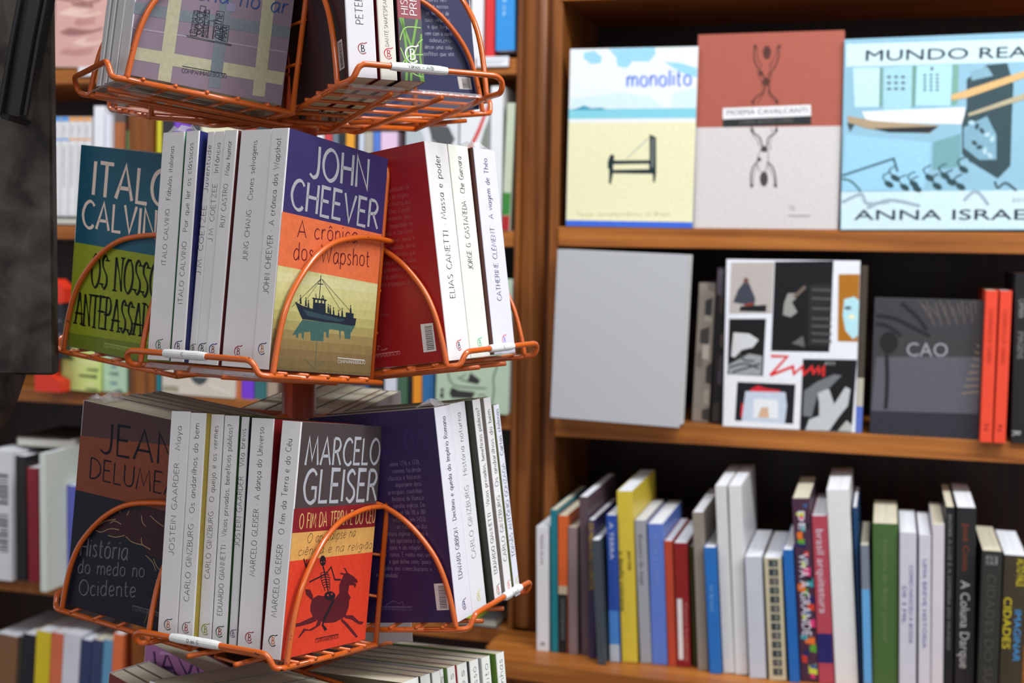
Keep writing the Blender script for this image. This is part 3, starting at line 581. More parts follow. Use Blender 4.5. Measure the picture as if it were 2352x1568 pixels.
('L',(86,76,110),0.0006,[(0.0576,0.0149),(0.0652,0.0185),(0.071,0.0164),(0.0743,0.0182),(0.0749,0.0143)],1),
('P',(190,182,180),[(0.1063,0.0328),(0.1185,0.0331),(0.1181,0.0106),(0.1066,0.0103)]),
('P',(22,18,20),[(0.11,0.0311),(0.117,0.0313),(0.117,0.031),(0.11,0.0308)]),
('P',(22,18,20),[(0.11,0.0303),(0.117,0.0305),(0.117,0.03),(0.11,0.0298)]),
('P',(22,18,20),[(0.11,0.0296),(0.117,0.0298),(0.117,0.0296),(0.11,0.0294)]),
('P',(22,18,20),[(0.11,0.0288),(0.117,0.029),(0.117,0.0286),(0.11,0.0284)]),
('P',(22,18,20),[(0.11,0.0281),(0.117,0.0283),(0.117,0.0281),(0.11,0.0279)]),
('P',(22,18,20),[(0.11,0.0274),(0.1169,0.0275),(0.1169,0.027),(0.11,0.0268)]),
('P',(22,18,20),[(0.11,0.0266),(0.1169,0.0268),(0.1169,0.0266),(0.11,0.0265)]),
('P',(22,18,20),[(0.11,0.0259),(0.1169,0.0261),(0.1169,0.0256),(0.11,0.0255)]),
('P',(22,18,20),[(0.11,0.0251),(0.1169,0.0253),(0.1169,0.0251),(0.11,0.0249)]),
('P',(22,18,20),[(0.11,0.0244),(0.1169,0.0246),(0.1169,0.024),(0.11,0.0239)]),
('P',(22,18,20),[(0.11,0.0236),(0.1169,0.0238),(0.1169,0.0237),(0.11,0.0235)]),
('P',(22,18,20),[(0.11,0.0229),(0.1169,0.0231),(0.1169,0.0227),(0.11,0.0225)]),
('P',(22,18,20),[(0.11,0.0222),(0.1169,0.0223),(0.1169,0.0221),(0.11,0.0219)]),
('P',(22,18,20),[(0.11,0.0214),(0.1169,0.0216),(0.1169,0.0211),(0.11,0.0209)]),
('P',(22,18,20),[(0.11,0.0207),(0.1169,0.0209),(0.1169,0.0207),(0.11,0.0205)]),
('P',(22,18,20),[(0.11,0.0199),(0.1169,0.0201),(0.1169,0.0197),(0.11,0.0195)]),
('P',(22,18,20),[(0.11,0.0192),(0.1169,0.0194),(0.1169,0.0191),(0.11,0.019)]),
('P',(22,18,20),[(0.11,0.0184),(0.1169,0.0186),(0.1168,0.0181),(0.11,0.0179)]),
('P',(22,18,20),[(0.11,0.0177),(0.1168,0.0179),(0.1168,0.0177),(0.1101,0.0175)]),
('P',(22,18,20),[(0.1101,0.017),(0.1168,0.0171),(0.1168,0.0167),(0.1101,0.0165)]),
('P',(22,18,20),[(0.1101,0.0162),(0.1168,0.0164),(0.1168,0.0162),(0.1101,0.016)]),
('P',(22,18,20),[(0.1101,0.0155),(0.1168,0.0156),(0.1168,0.0151),(0.1101,0.0149)]),
('P',(22,18,20),[(0.1101,0.0147),(0.1168,0.0149),(0.1168,0.0148),(0.1101,0.0146)]),
('P',(22,18,20),[(0.1101,0.014),(0.1168,0.0142),(0.1168,0.0138),(0.1101,0.0136)]),
('P',(22,18,20),[(0.1101,0.0132),(0.1168,0.0134),(0.1168,0.0132),(0.1101,0.013)]),
('P',(22,18,20),[(0.1101,0.0125),(0.1168,0.0127),(0.1168,0.0122),(0.1101,0.012)]),
],
'dark_back': [
('P',(190,182,180),[(0.1057,0.0312),(0.1153,0.0313),(0.1177,0.0084),(0.1079,0.008)]),
('P',(22,18,20),[(0.1088,0.0293),(0.1144,0.0294),(0.1144,0.0292),(0.1088,0.0291)]),
('P',(22,18,20),[(0.1088,0.0286),(0.1145,0.0287),(0.1145,0.0281),(0.1089,0.028)]),
('P',(22,18,20),[(0.1089,0.0278),(0.1145,0.0279),(0.1145,0.0278),(0.1089,0.0277)]),
('P',(22,18,20),[(0.109,0.027),(0.1146,0.0272),(0.1147,0.0267),(0.109,0.0266)]),
('P',(22,18,20),[(0.1091,0.0263),(0.1147,0.0264),(0.1147,0.0262),(0.1091,0.0261)]),
('P',(22,18,20),[(0.1091,0.0255),(0.1148,0.0256),(0.1148,0.0251),(0.1092,0.025)]),
('P',(22,18,20),[(0.1092,0.0248),(0.1148,0.0249),(0.1149,0.0247),(0.1092,0.0246)]),
('P',(22,18,20),[(0.1093,0.024),(0.1149,0.0241),(0.115,0.0237),(0.1093,0.0236)]),
('P',(22,18,20),[(0.1094,0.0232),(0.115,0.0234),(0.115,0.0231),(0.1094,0.023)]),
('P',(22,18,20),[(0.1094,0.0225),(0.1151,0.0226),(0.1151,0.0221),(0.1095,0.0219)]),
('P',(22,18,20),[(0.1095,0.0217),(0.1152,0.0218),(0.1152,0.0217),(0.1095,0.0215)]),
('P',(22,18,20),[(0.1096,0.0209),(0.1152,0.0211),(0.1153,0.0207),(0.1096,0.0205)]),
('P',(22,18,20),[(0.1097,0.0202),(0.1153,0.0203),(0.1153,0.0201),(0.1097,0.0199)]),
('P',(22,18,20),[(0.1097,0.0194),(0.1154,0.0196),(0.1155,0.019),(0.1098,0.0189)]),
('P',(22,18,20),[(0.1098,0.0186),(0.1155,0.0188),(0.1155,0.0187),(0.1098,0.0185)]),
('P',(22,18,20),[(0.1099,0.0179),(0.1156,0.0181),(0.1156,0.0176),(0.1099,0.0175)]),
('P',(22,18,20),[(0.11,0.0171),(0.1156,0.0173),(0.1157,0.0171),(0.11,0.0169)]),
('P',(22,18,20),[(0.11,0.0164),(0.1157,0.0165),(0.1158,0.016),(0.1101,0.0158)]),
('P',(22,18,20),[(0.1101,0.0156),(0.1158,0.0158),(0.1158,0.0156),(0.1101,0.0154)]),
('P',(22,18,20),[(0.1102,0.0148),(0.1159,0.015),(0.1159,0.0146),(0.1102,0.0144)]),
('P',(22,18,20),[(0.1103,0.0141),(0.1159,0.0143),(0.116,0.014),(0.1103,0.0138)]),
('P',(22,18,20),[(0.1103,0.0133),(0.116,0.0135),(0.1161,0.013),(0.1104,0.0128)]),
('P',(22,18,20),[(0.1104,0.0125),(0.1161,0.0128),(0.1161,0.0126),(0.1104,0.0124)]),
('P',(22,18,20),[(0.1105,0.0118),(0.1162,0.012),(0.1162,0.0116),(0.1105,0.0114)]),
('P',(22,18,20),[(0.1106,0.011),(0.1163,0.0113),(0.1163,0.011),(0.1106,0.0108)]),
('P',(22,18,20),[(0.1106,0.0103),(0.1163,0.0105),(0.1164,0.01),(0.1107,0.0097)]),
],
'blue_back': [
('T',(180,180,196),'da teiros ves-',(0.0745,0.0992),(0.1013,0.098),0.0035,0.075,'S',0),
('T',(180,180,196),'bre nossos',(0.0823,0.093),(0.1014,0.092),0.0035,0.075,'S',0),
('T',(180,180,196),'os tempos de',(0.0786,0.0871),(0.1016,0.0859),0.0035,0.075,'S',0),
('T',(180,180,196),'suas virtudes',(0.0769,0.0811),(0.1018,0.0798),0.0035,0.075,'S',0),
('T',(180,180,196),'e que forjou',(0.0789,0.075),(0.102,0.0737),0.0036,0.075,'S',0),
('T',(180,180,196),'vem com a aura',(0.0753,0.0691),(0.1022,0.0676),0.0036,0.075,'S',0),
('T',(180,180,196),'adeus,cris-',(0.0793,0.0629),(0.1024,0.0615),0.0036,0.075,'S',0),
('T',(180,180,196),'desse uma solu-',(0.0737,0.0571),(0.1025,0.0554),0.0036,0.075,'S',0),
('T',(180,180,196),'conflitos que até',(0.0701,0.0512),(0.1027,0.0493),0.0036,0.075,'S',0),
('P',(190,182,180),[(0.1041,0.0307),(0.1176,0.0289),(0.1183,0.0181),(0.1052,0.0194)]),
('P',(22,18,20),[(0.1082,0.0293),(0.116,0.0282),(0.116,0.0281),(0.1082,0.0292)]),
('P',(22,18,20),[(0.1083,0.0289),(0.116,0.0279),(0.116,0.0276),(0.1083,0.0286)]),
('P',(22,18,20),[(0.1083,0.0285),(0.1161,0.0275),(0.1161,0.0274),(0.1083,0.0285)]),
('P',(22,18,20),[(0.1083,0.0282),(0.1161,0.0271),(0.1161,0.0269),(0.1083,0.028)]),
('P',(22,18,20),[(0.1084,0.0278),(0.1161,0.0268),(0.1161,0.0267),(0.1084,0.0277)]),
('P',(22,18,20),[(0.1084,0.0274),(0.1161,0.0264),(0.1161,0.0262),(0.1084,0.0272)]),
('P',(22,18,20),[(0.1084,0.0271),(0.1162,0.0261),(0.1162,0.026),(0.1084,0.027)]),
('P',(22,18,20),[(0.1085,0.0267),(0.1162,0.0257),(0.1162,0.0255),(0.1085,0.0265)]),
('P',(22,18,20),[(0.1085,0.0263),(0.1162,0.0253),(0.1162,0.0252),(0.1085,0.0262)]),
('P',(22,18,20),[(0.1085,0.0259),(0.1162,0.025),(0.1162,0.0247),(0.1085,0.0257)]),
('P',(22,18,20),[(0.1085,0.0256),(0.1162,0.0246),(0.1163,0.0246),(0.1086,0.0255)]),
('P',(22,18,20),[(0.1086,0.0252),(0.1163,0.0243),(0.1163,0.0241),(0.1086,0.025)]),
('P',(22,18,20),[(0.1086,0.0248),(0.1163,0.0239),(0.1163,0.0238),(0.1086,0.0247)]),
('P',(22,18,20),[(0.1086,0.0245),(0.1163,0.0236),(0.1163,0.0233),(0.1087,0.0242)]),
('P',(22,18,20),[(0.1087,0.0241),(0.1163,0.0232),(0.1164,0.0231),(0.1087,0.024)]),
('P',(22,18,20),[(0.1087,0.0237),(0.1164,0.0228),(0.1164,0.0226),(0.1087,0.0235)]),
('P',(22,18,20),[(0.1087,0.0234),(0.1164,0.0225),(0.1164,0.0224),(0.1087,0.0232)]),
('P',(22,18,20),[(0.1088,0.023),(0.1164,0.0221),(0.1164,0.0219),(0.1088,0.0227)]),
('P',(22,18,20),[(0.1088,0.0226),(0.1164,0.0218),(0.1165,0.0217),(0.1088,0.0225)]),
('P',(22,18,20),[(0.1088,0.0222),(0.1165,0.0214),(0.1165,0.0212),(0.1088,0.022)]),
('P',(22,18,20),[(0.1089,0.0219),(0.1165,0.021),(0.1165,0.0209),(0.1089,0.0218)]),
('P',(22,18,20),[(0.1089,0.0215),(0.1165,0.0207),(0.1165,0.0204),(0.1089,0.0212)]),
('P',(22,18,20),[(0.1089,0.0211),(0.1165,0.0203),(0.1165,0.0202),(0.1089,0.0211)]),
('P',(22,18,20),[(0.109,0.0208),(0.1166,0.02),(0.1166,0.0198),(0.109,0.0206)]),
('P',(22,18,20),[(0.109,0.0204),(0.1166,0.0196),(0.1166,0.0195),(0.109,0.0203)]),
('P',(22,18,20),[(0.109,0.02),(0.1166,0.0192),(0.1166,0.019),(0.109,0.0198)]),
],
'beach': [
('P',(226,240,250),[(0,0.1833),(0.201,0.1833),(0.201,0.2762),(0,0.2762)]),
('P',(130,200,215),[(0,0.1678),(0.201,0.1678),(0.201,0.1833),(0,0.1833)]),
('P',(232,240,240),[(0,0.1618),(0.201,0.1618),(0.201,0.1678),(0,0.1678)]),
('P',(232,224,184),[(0,0.009),(0.201,0.009),(0.201,0.1618),(0,0.1618)]),
('P',(58,100,205),[(0,0),(0.201,0),(0.201,0.009),(0,0.009)]),
('P',(150,205,240),[(0.0213,0.2698),(0.0387,0.273),(0.0513,0.2631),(0.0491,0.2536),(0.0342,0.2527),(0.0228,0.2602)]),
('P',(150,205,240),[(0.0609,0.2753),(0.1341,0.2765),(0.1357,0.2658),(0.1251,0.2543),(0.1007,0.256),(0.0912,0.2455),(0.0764,0.2482),(0.0736,0.2626)]),
('P',(150,205,240),[(0.1493,0.2537),(0.1734,0.252),(0.2011,0.2432),(0.2016,0.2291),(0.1835,0.2341),(0.1641,0.244)]),
('P',(205,232,246),[(0.1628,0.2062),(0.2027,0.215),(0.203,0.1844),(0.1635,0.1849)]),
('P',(205,232,246),[(0.0031,0.1991),(0.0776,0.2076),(0.1267,0.202),(0.1514,0.185),(0.0034,0.1858)]),
('P',(60,150,175),[(0.0023,0.1817),(0.0135,0.1844),(0.0247,0.1886),(0.036,0.1841),(0.0534,0.1851),(0.061,0.1814)]),
('P',(26,44,50),[(0.1296,0.1436),(0.1402,0.1388),(0.1419,0.0826),(0.1403,0.0694),(0.1374,0.0694),(0.1365,0.0826),(0.0736,0.083),(0.0711,0.0668),(0.0676,0.0668),(0.0674,0.0898),(0.0647,0.091),(0.0649,0.1019),(0.0691,0.1127),(0.0748,0.1115),(0.075,0.1031),(0.1308,0.1037)]),
('P',(232,224,184),[(0.0737,0.097),(0.1302,0.0982),(0.1305,0.0898),(0.0739,0.0886)]),
('P',(120,130,125),[(0.1339,0.1376),(0.1369,0.1369),(0.1372,0.0922),(0.1343,0.0922)]),
('L',(180,185,170),0.002,[(0.0952,0.1066),(0.1286,0.1377)],0),
('T',(104,136,222),'monolito',(0.092,0.2169),(0.1917,0.218),0.0238,0.15,'S',0),
('T',(185,175,140),'Textos contemporâneos no Brasil',(0.0166,0.0153),(0.1638,0.018),0.0071,0.12,'S',0),
],
'acrobats': [
('P',(206,200,198),[(0,0),(0.2167,0),(0.2167,0.1539),(0,0.1539)]),
('P',(40,44,44),[(0.0402,0.1682),(0.1723,0.1694),(0.1727,0.1564),(0.0406,0.1541)]),
('P',(226,226,228),[(0.0403,0.1828),(0.1712,0.1859),(0.1723,0.1694),(0.0407,0.166)]),
('T',(30,34,40),'MOEMA CAVALCANTI',(0.0465,0.1723),(0.1668,0.1744),0.0077,0.2,'B',0),
('T',(120,116,112),'LIVRO ANTES LIVRO',(0.0668,0.1585),(0.1454,0.1608),0.0052,0.12,'S',0),
('L',(84,46,40),0.0022,[(0.0858,0.1875),(0.0877,0.1958),(0.0998,0.206),(0.1036,0.2183)],1),
('L',(84,46,40),0.0022,[(0.122,0.187),(0.1187,0.1953),(0.1102,0.2058),(0.1088,0.2182)],1),
('L',(84,46,40),0.0022,[(0.1023,0.2266),(0.0948,0.2372),(0.086,0.2539),(0.0855,0.2726)],1),
('L',(84,46,40),0.0022,[(0.1064,0.2286),(0.1153,0.2409),(0.1211,0.2552),(0.1216,0.2716)],1),
('P',(84,46,40),[(0.1103,0.2213),(0.1096,0.2182),(0.1076,0.216),(0.1047,0.2152),(0.1018,0.2161),(0.0996,0.2184),(0.0988,0.2215),(0.0994,0.2246),(0.1015,0.2269),(0.1044,0.2276),(0.1073,0.2268),(0.1095,0.2244)]),
('P',(84,46,40),[(0.0998,0.2339),(0.0995,0.2319),(0.0983,0.2304),(0.0967,0.2299),(0.095,0.2305),(0.0937,0.232),(0.0932,0.2341),(0.0936,0.2361),(0.0948,0.2376),(0.0964,0.2382),(0.0981,0.2376),(0.0993,0.236)]),
('P',(84,46,40),[(0.1105,0.2647),(0.1098,0.2596),(0.1077,0.2558),(0.1046,0.2545),(0.1015,0.256),(0.0991,0.2598),(0.0981,0.265),(0.0988,0.2702),(0.101,0.2739),(0.104,0.2752),(0.1072,0.2737),(0.1095,0.2699)]),
('L',(70,66,66),0.0022,[(0.0847,0.1541),(0.087,0.1457),(0.0976,0.1373),(0.1011,0.1248)],1),
('L',(70,66,66),0.0022,[(0.122,0.1538),(0.1202,0.1444),(0.1101,0.1372),(0.1084,0.1247)],1),
('L',(70,66,66),0.0022,[(0.0965,0.1039),(0.0884,0.0934),(0.0857,0.0808),(0.0861,0.064)],1),
('L',(70,66,66),0.0022,[(0.109,0.1018),(0.1175,0.0934),(0.122,0.0809),(0.1236,0.0641)],1),
('P',(70,66,66),[(0.1097,0.1205),(0.1091,0.118),(0.1071,0.1162),(0.1045,0.1156),(0.1017,0.1162),(0.0997,0.1181),(0.0989,0.1206),(0.0996,0.1231),(0.1015,0.1249),(0.1042,0.1256),(0.1069,0.1249),(0.1089,0.1231)]),
('P',(70,66,66),[(0.1004,0.1049),(0.1001,0.1032),(0.099,0.102),(0.0976,0.1016),(0.0961,0.102),(0.095,0.1032),(0.0946,0.1049),(0.0949,0.1066),(0.096,0.1078),(0.0974,0.1083),(0.0989,0.1078),(0.1,0.1066)]),
('P',(70,66,66),[(0.1114,0.0756),(0.1108,0.0698),(0.1086,0.0655),(0.1055,0.0639),(0.1024,0.0654),(0.0999,0.0697),(0.0989,0.0756),(0.0996,0.0815),(0.1018,0.0858),(0.1049,0.0873),(0.108,0.0858),(0.1104,0.0815)]),
('L',(110,104,102),0.0012,[(0.1011,0.1248),(0.0953,0.1081),(0.0946,0.0976),(0.099,0.0871)],1),
('L',(110,104,102),0.0012,[(0.1096,0.1185),(0.111,0.1038),(0.1083,0.0913),(0.1074,0.085)],1),
('L',(110,104,102),0.0012,[(0.1138,0.1518),(0.1162,0.1413),(0.1124,0.1289),(0.1147,0.1184)],1),
('L',(110,104,102),0.0012,[(0.0946,0.0976),(0.0903,0.085),(0.089,0.0724),(0.0892,0.0651)],1),
('L',(110,104,102),0.0012,[(0.1102,0.0976),(0.1157,0.0871),(0.1202,0.0746),(0.1208,0.0652)],1),
('L',(110,104,102),0.0012,[(0.0822,0.152),(0.0871,0.1416),(0.0946,0.1331),(0.0969,0.1248)],1),
('L',(100,58,50),0.0012,[(0.1006,0.2142),(0.0951,0.2268),(0.0917,0.2351),(0.0977,0.2454)],1),
('L',(100,58,50),0.0012,[(0.1097,0.2203),(0.1115,0.2306),(0.1092,0.2389),(0.111,0.2471)],1),
('L',(100,58,50),0.0012,[(0.0886,0.2746),(0.0911,0.2579),(0.0966,0.2454)],1),
('L',(100,58,50),0.0012,[(0.1185,0.2727),(0.1159,0.2574),(0.109,0.2451)],1),
('L',(100,58,50),0.0012,[(0.092,0.1895),(0.0999,0.2018),(0.1028,0.2101)],1),
('L',(100,58,50),0.0012,[(0.1167,0.1933),(0.1092,0.2017),(0.108,0.21)],1),
('P',(84,46,40),[(0.089,0.2745),(0.0883,0.2725),(0.0866,0.2717),(0.0848,0.2726),(0.084,0.2747),(0.0847,0.2767),(0.0864,0.2775),(0.0882,0.2766)]),
('P',(84,46,40),[(0.1247,0.2732),(0.124,0.2712),(0.1223,0.2704),(0.1205,0.2713),(0.1197,0.2733),(0.1204,0.2753),(0.1221,0.2761),(0.1239,0.2753)]),
('P',(84,46,40),[(0.0882,0.1916),(0.0875,0.1895),(0.0858,0.1887),(0.084,0.1896),(0.0832,0.1917),(0.0839,0.1937),(0.0856,0.1945),(0.0874,0.1937)]),
('P',(84,46,40),[(0.1234,0.1915),(0.1227,0.1895),(0.121,0.1886),(0.1192,0.1895),(0.1184,0.1916),(0.1191,0.1936),(0.1208,0.1944),(0.1226,0.1936)]),
('P',(70,66,66),[(0.0896,0.0651),(0.089,0.063),(0.0872,0.0621),(0.0854,0.063),(0.0846,0.065),(0.0853,0.0671),(0.0871,0.068),(0.0889,0.0671)]),
('P',(70,66,66),[(0.1254,0.0652),(0.1247,0.0631),(0.123,0.0623),(0.1212,0.0631),(0.1204,0.0652),(0.1211,0.0673),(0.1228,0.0681),(0.1246,0.0673)]),
('P',(70,66,66),[(0.0883,0.1489),(0.0877,0.1468),(0.0859,0.146),(0.0841,0.1468),(0.0833,0.1489),(0.084,0.151),(0.0858,0.1518),(0.0876,0.1509)]),
('P',(70,66,66),[(0.124,0.1486),(0.1233,0.1465),(0.1216,0.1457),(0.1198,0.1465),(0.119,0.1486),(0.1197,0.1507),(0.1214,0.1515),(0.1232,0.1506)]),
('T',(120,116,116),'IS',(0.1442,0.0287),(0.1525,0.0288),0.0063,0.1,'S',0),
('L',(150,146,146),0.002,[(0.1435,0.0199),(0.1753,0.0203)],0),
],
'kitchen': [
('P',(200,226,240),[(0.0027,0.2735),(0.296,0.2708),(0.297,0.2386),(0.0034,0.2406)]),
('P',(200,224,236),[(0.0001,0.0564),(0.3029,0.0568),(0.3047,0.0016),(0.0013,0.001)]),
('P',(190,226,236),[(0.0135,0.2381),(0.0511,0.2378),(0.0525,0.1808),(0.017,0.1812)]),
('P',(110,150,140),[(0.0511,0.2373),(0.056,0.2372),(0.0558,0.1807),(0.0516,0.1808)]),
('P',(160,205,215),[(0.0566,0.2372),(0.097,0.2386),(0.0976,0.17),(0.0582,0.1694)]),
('P',(110,150,140),[(0.097,0.2386),(0.103,0.2384),(0.1017,0.1801),(0.0974,0.1779)]),
('P',(172,216,228),[(0.103,0.2384),(0.1519,0.2385),(0.1513,0.1795),(0.1028,0.1812)]),
('P',(120,165,150),[(0.1529,0.2385),(0.1614,0.2383),(0.1609,0.1816),(0.1524,0.1794)]),
('P',(70,90,100),[(0.0677,0.2234),(0.0668,0.222),(0.0647,0.2215),(0.0625,0.2221),(0.0616,0.2236),(0.0624,0.225),(0.0646,0.2255),(0.0668,0.2249)]),
('P',(70,90,100),[(0.0775,0.2233),(0.0767,0.2218),(0.0745,0.2213),(0.0724,0.2219),(0.0714,0.2234),(0.0723,0.2248),(0.0744,0.2253),(0.0766,0.2247)]),
('P',(70,90,100),[(0.0874,0.2231),(0.0865,0.2216),(0.0844,0.2211),(0.0822,0.2217),(0.0813,0.2232),(0.0821,0.2246),(0.0843,0.2251),(0.0864,0.2245)]),
('P',(70,90,100),[(0.0679,0.2149),(0.067,0.2135),(0.0649,0.2129),(0.0627,0.2135),(0.0618,0.215),(0.0626,0.2164),(0.0648,0.217),(0.067,0.2163)]),
('P',(70,90,100),[(0.0778,0.2147),(0.0769,0.2133),(0.0747,0.2127),(0.0726,0.2134),(0.0716,0.2148),(0.0725,0.2162),(0.0746,0.2168),(0.0768,0.2161)]),
('P',(70,90,100),[(0.0876,0.2145),(0.0867,0.2131),(0.0846,0.2125),(0.0824,0.2132),(0.0815,0.2146),(0.0823,0.216),(0.0845,0.2166),(0.0866,0.216)]),
('P',(70,90,100),[(0.0681,0.2063),(0.0673,0.2049),(0.0651,0.2043),(0.0629,0.2049),(0.062,0.2064),(0.0628,0.2078),(0.065,0.2084),(0.0672,0.2078)]),
('P',(70,90,100),[(0.078,0.2061),(0.0771,0.2047),(0.075,0.2042),(0.0728,0.2048),(0.0718,0.2062),(0.0727,0.2077),(0.0749,0.2082),(0.077,0.2076)]),
('P',(70,90,100),[(0.0878,0.206),(0.0869,0.2045),(0.0848,0.204),(0.0826,0.2046),(0.0817,0.2061),(0.0825,0.2075),(0.0847,0.208),(0.0869,0.2074)]),
('P',(80,100,110),[(0.1168,0.2247),(0.1162,0.2235),(0.1147,0.223),(0.1131,0.2235),(0.1125,0.2248),(0.1131,0.2261),(0.1146,0.2266),(0.1161,0.226)]),
('P',(80,100,110),[(0.1254,0.2246),(0.1248,0.2233),(0.1233,0.2228),(0.1218,0.2234),(0.1211,0.2246),(0.1217,0.2259),(0.1232,0.2264),(0.1248,0.2258)]),
('P',(80,100,110),[(0.134,0.2244),(0.1334,0.2231),(0.1319,0.2226),(0.1304,0.2232),(0.1297,0.2245),(0.1303,0.2257),(0.1318,0.2262),(0.1334,0.2257)]),
('P',(80,100,110),[(0.1169,0.2194),(0.1163,0.2181),(0.1148,0.2176),(0.1133,0.2182),(0.1126,0.2194),(0.1132,0.2207),(0.1147,0.2212),(0.1163,0.2206)]),
('P',(80,100,110),[(0.1256,0.2192),(0.125,0.2179),(0.1235,0.2174),(0.1219,0.218),(0.1213,0.2193),(0.1219,0.2205),(0.1234,0.221),(0.1249,0.2205)]),
('P',(80,100,110),[(0.1342,0.219),(0.1336,0.2178),(0.1321,0.2173),(0.1305,0.2178),(0.1299,0.2191),(0.1305,0.2204),(0.132,0.2209),(0.1335,0.2203)]),
('P',(80,100,110),[(0.1171,0.214),(0.1165,0.2127),(0.115,0.2122),(0.1134,0.2128),(0.1128,0.2141),(0.1134,0.2153),(0.1149,0.2158),(0.1164,0.2153)]),
('P',(80,100,110),[(0.1257,0.2138),(0.1251,0.2126),(0.1236,0.2121),(0.1221,0.2126),(0.1214,0.2139),(0.122,0.2152),(0.1235,0.2157),(0.125,0.2151)]),
('P',(80,100,110),[(0.1343,0.2137),(0.1337,0.2124),(0.1322,0.2119),(0.1307,0.2125),(0.13,0.2137),(0.1306,0.215),(0.1321,0.2155),(0.1337,0.2149)]),
('P',(80,100,110),[(0.1172,0.2086),(0.1166,0.2074),(0.1151,0.2069),(0.1136,0.2074),(0.1129,0.2087),(0.1135,0.2099),(0.115,0.2104),(0.1166,0.2099)]),
('P',(80,100,110),[(0.1259,0.2085),(0.1253,0.2072),(0.1237,0.2067),(0.1222,0.2073),(0.1215,0.2085),(0.1221,0.2098),(0.1236,0.2103),(0.1252,0.2097)]),
('P',(80,100,110),[(0.1345,0.2083),(0.1339,0.2071),(0.1324,0.2066),(0.1308,0.2071),(0.1302,0.2084),(0.1308,0.2096),(0.1323,0.2101),(0.1338,0.2096)]),
('P',(80,100,110),[(0.1174,0.2032),(0.1168,0.202),(0.1152,0.2015),(0.1137,0.202),(0.113,0.2033),(0.1136,0.2046),(0.1152,0.2051),(0.1167,0.2045)]),
('P',(80,100,110),[(0.126,0.2031),(0.1254,0.2018),(0.1239,0.2013),(0.1223,0.2019),(0.1217,0.2032),(0.1223,0.2044),(0.1238,0.2049),(0.1253,0.2044)]),
('P',(80,100,110),[(0.1346,0.2029),(0.134,0.2017),(0.1325,0.2012),(0.131,0.2017),(0.1303,0.203),(0.1309,0.2043),(0.1324,0.2048),(0.1339,0.2042)]),
('P',(70,90,100),[(0.1263,0.2335),(0.1257,0.2316),(0.1242,0.2308),(0.1226,0.2317),(0.122,0.2336),(0.1225,0.2354),(0.124,0.2362),(0.1256,0.2354)]),
('P',(232,246,250),[(0.0272,0.1743),(0.1717,0.177),(0.1702,0.1525),(0.1099,0.1553),(0.0353,0.1582)]),
('P',(170,150,120),[(0.0061,0.1688),(0.0441,0.1604),(0.136,0.1517),(0.1233,0.1405),(0.0665,0.1443),(0.0355,0.1491),(0.0086,0.1585)]),
('P',(40,44,48),[(0.0422,0.1491),(0.136,0.1505),(0.1233,0.1412),(0.0666,0.1432)]),
('P',(60,70,76),[(0.0064,0.1585),(0.0111,0.1448),(0.0176,0.1561)]),
('P',(150,200,225),[(0.0045,0.1414),(0.1258,0.127),(0.1247,0.0898),(0.1168,0.0581),(0.0019,0.0576)]),
('P',(110,160,165),[(0.1291,0.1281),(0.1663,0.1391),(0.1676,0.0921),(0.129,0.0876)]),
('L',(52,84,92),0.0032,[(0.0014,0.0806),(0.0741,0.1046),(0.0801,0.0853)],0),
('L',(60,100,96),0.003,[(0.0015,0.076),(0.015,0.0714),(0.0288,0.0565)],1),
('P',(44,72,78),[(0.0751,0.0633),(0.0722,0.0616),(0.0676,0.0624),(0.0633,0.0654),(0.0615,0.0691),(0.0628,0.0719),(0.0668,0.0723),(0.0716,0.0703),(0.0748,0.0668)]),
('L',(44,72,78),0.002,[(0.0684,0.067),(0.0593,0.0784),(0.0702,0.0852)],1),
('P',(44,72,78),[(0.0836,0.0725),(0.0808,0.0708),(0.0762,0.0716),(0.0719,0.0745),(0.0701,0.0783),(0.0714,0.081),(0.0754,0.0815),(0.0801,0.0794),(0.0834,0.0759)]),
('L',(44,72,78),0.002,[(0.077,0.0762),(0.0679,0.0875),(0.0787,0.0943)],1),
('P',(44,72,78),[(0.0971,0.0589),(0.0943,0.0572),(0.0897,0.058),(0.0855,0.0609),(0.0836,0.0646),(0.085,0.0674),(0.0889,0.0678),(0.0936,0.0658),(0.0969,0.0623)]),
('L',(44,72,78),0.002,[(0.0905,0.0625),(0.0814,0.0739),(0.0922,0.0807)],1),
('P',(44,72,78),[(0.1101,0.0635),(0.1073,0.0618),(0.1027,0.0626),(0.0985,0.0655),(0.0966,0.0692),(0.098,0.072),(0.1019,0.0724),(0.1066,0.0704),(0.1098,0.0669)]),
('L',(44,72,78),0.002,[(0.1035,0.0671),(0.0945,0.0785),(0.1052,0.0853)],1),
('P',(44,72,78),[(0.1316,0.0726),(0.1288,0.0709),(0.1242,0.0717),(0.12,0.0746),(0.1182,0.0783),(0.1195,0.0811),(0.1234,0.0815),(0.1281,0.0795),(0.1313,0.076)]),
('L',(44,72,78),0.002,[(0.125,0.0763),(0.116,0.0875),(0.1267,0.0943)],1),
('P',(44,72,78),[(0.1531,0.0749),(0.1503,0.0732),(0.1457,0.074),(0.1416,0.077),(0.1397,0.0806),(0.1411,0.0834),(0.145,0.0838),(0.1496,0.0818),(0.1528,0.0783)]),
('L',(44,72,78),0.002,[(0.1465,0.0786),(0.1376,0.0898),(0.1482,0.0966)],1),
('P',(44,72,78),[(0.1619,0.0659),(0.1591,0.0642),(0.1546,0.065),(0.1504,0.068),(0.1486,0.0716),(0.1499,0.0744),(0.1538,0.0748),(0.1584,0.0728),(0.1616,0.0693)]),
('L',(44,72,78),0.002,[(0.1554,0.0696),(0.1465,0.0808),(0.157,0.0876)],1),
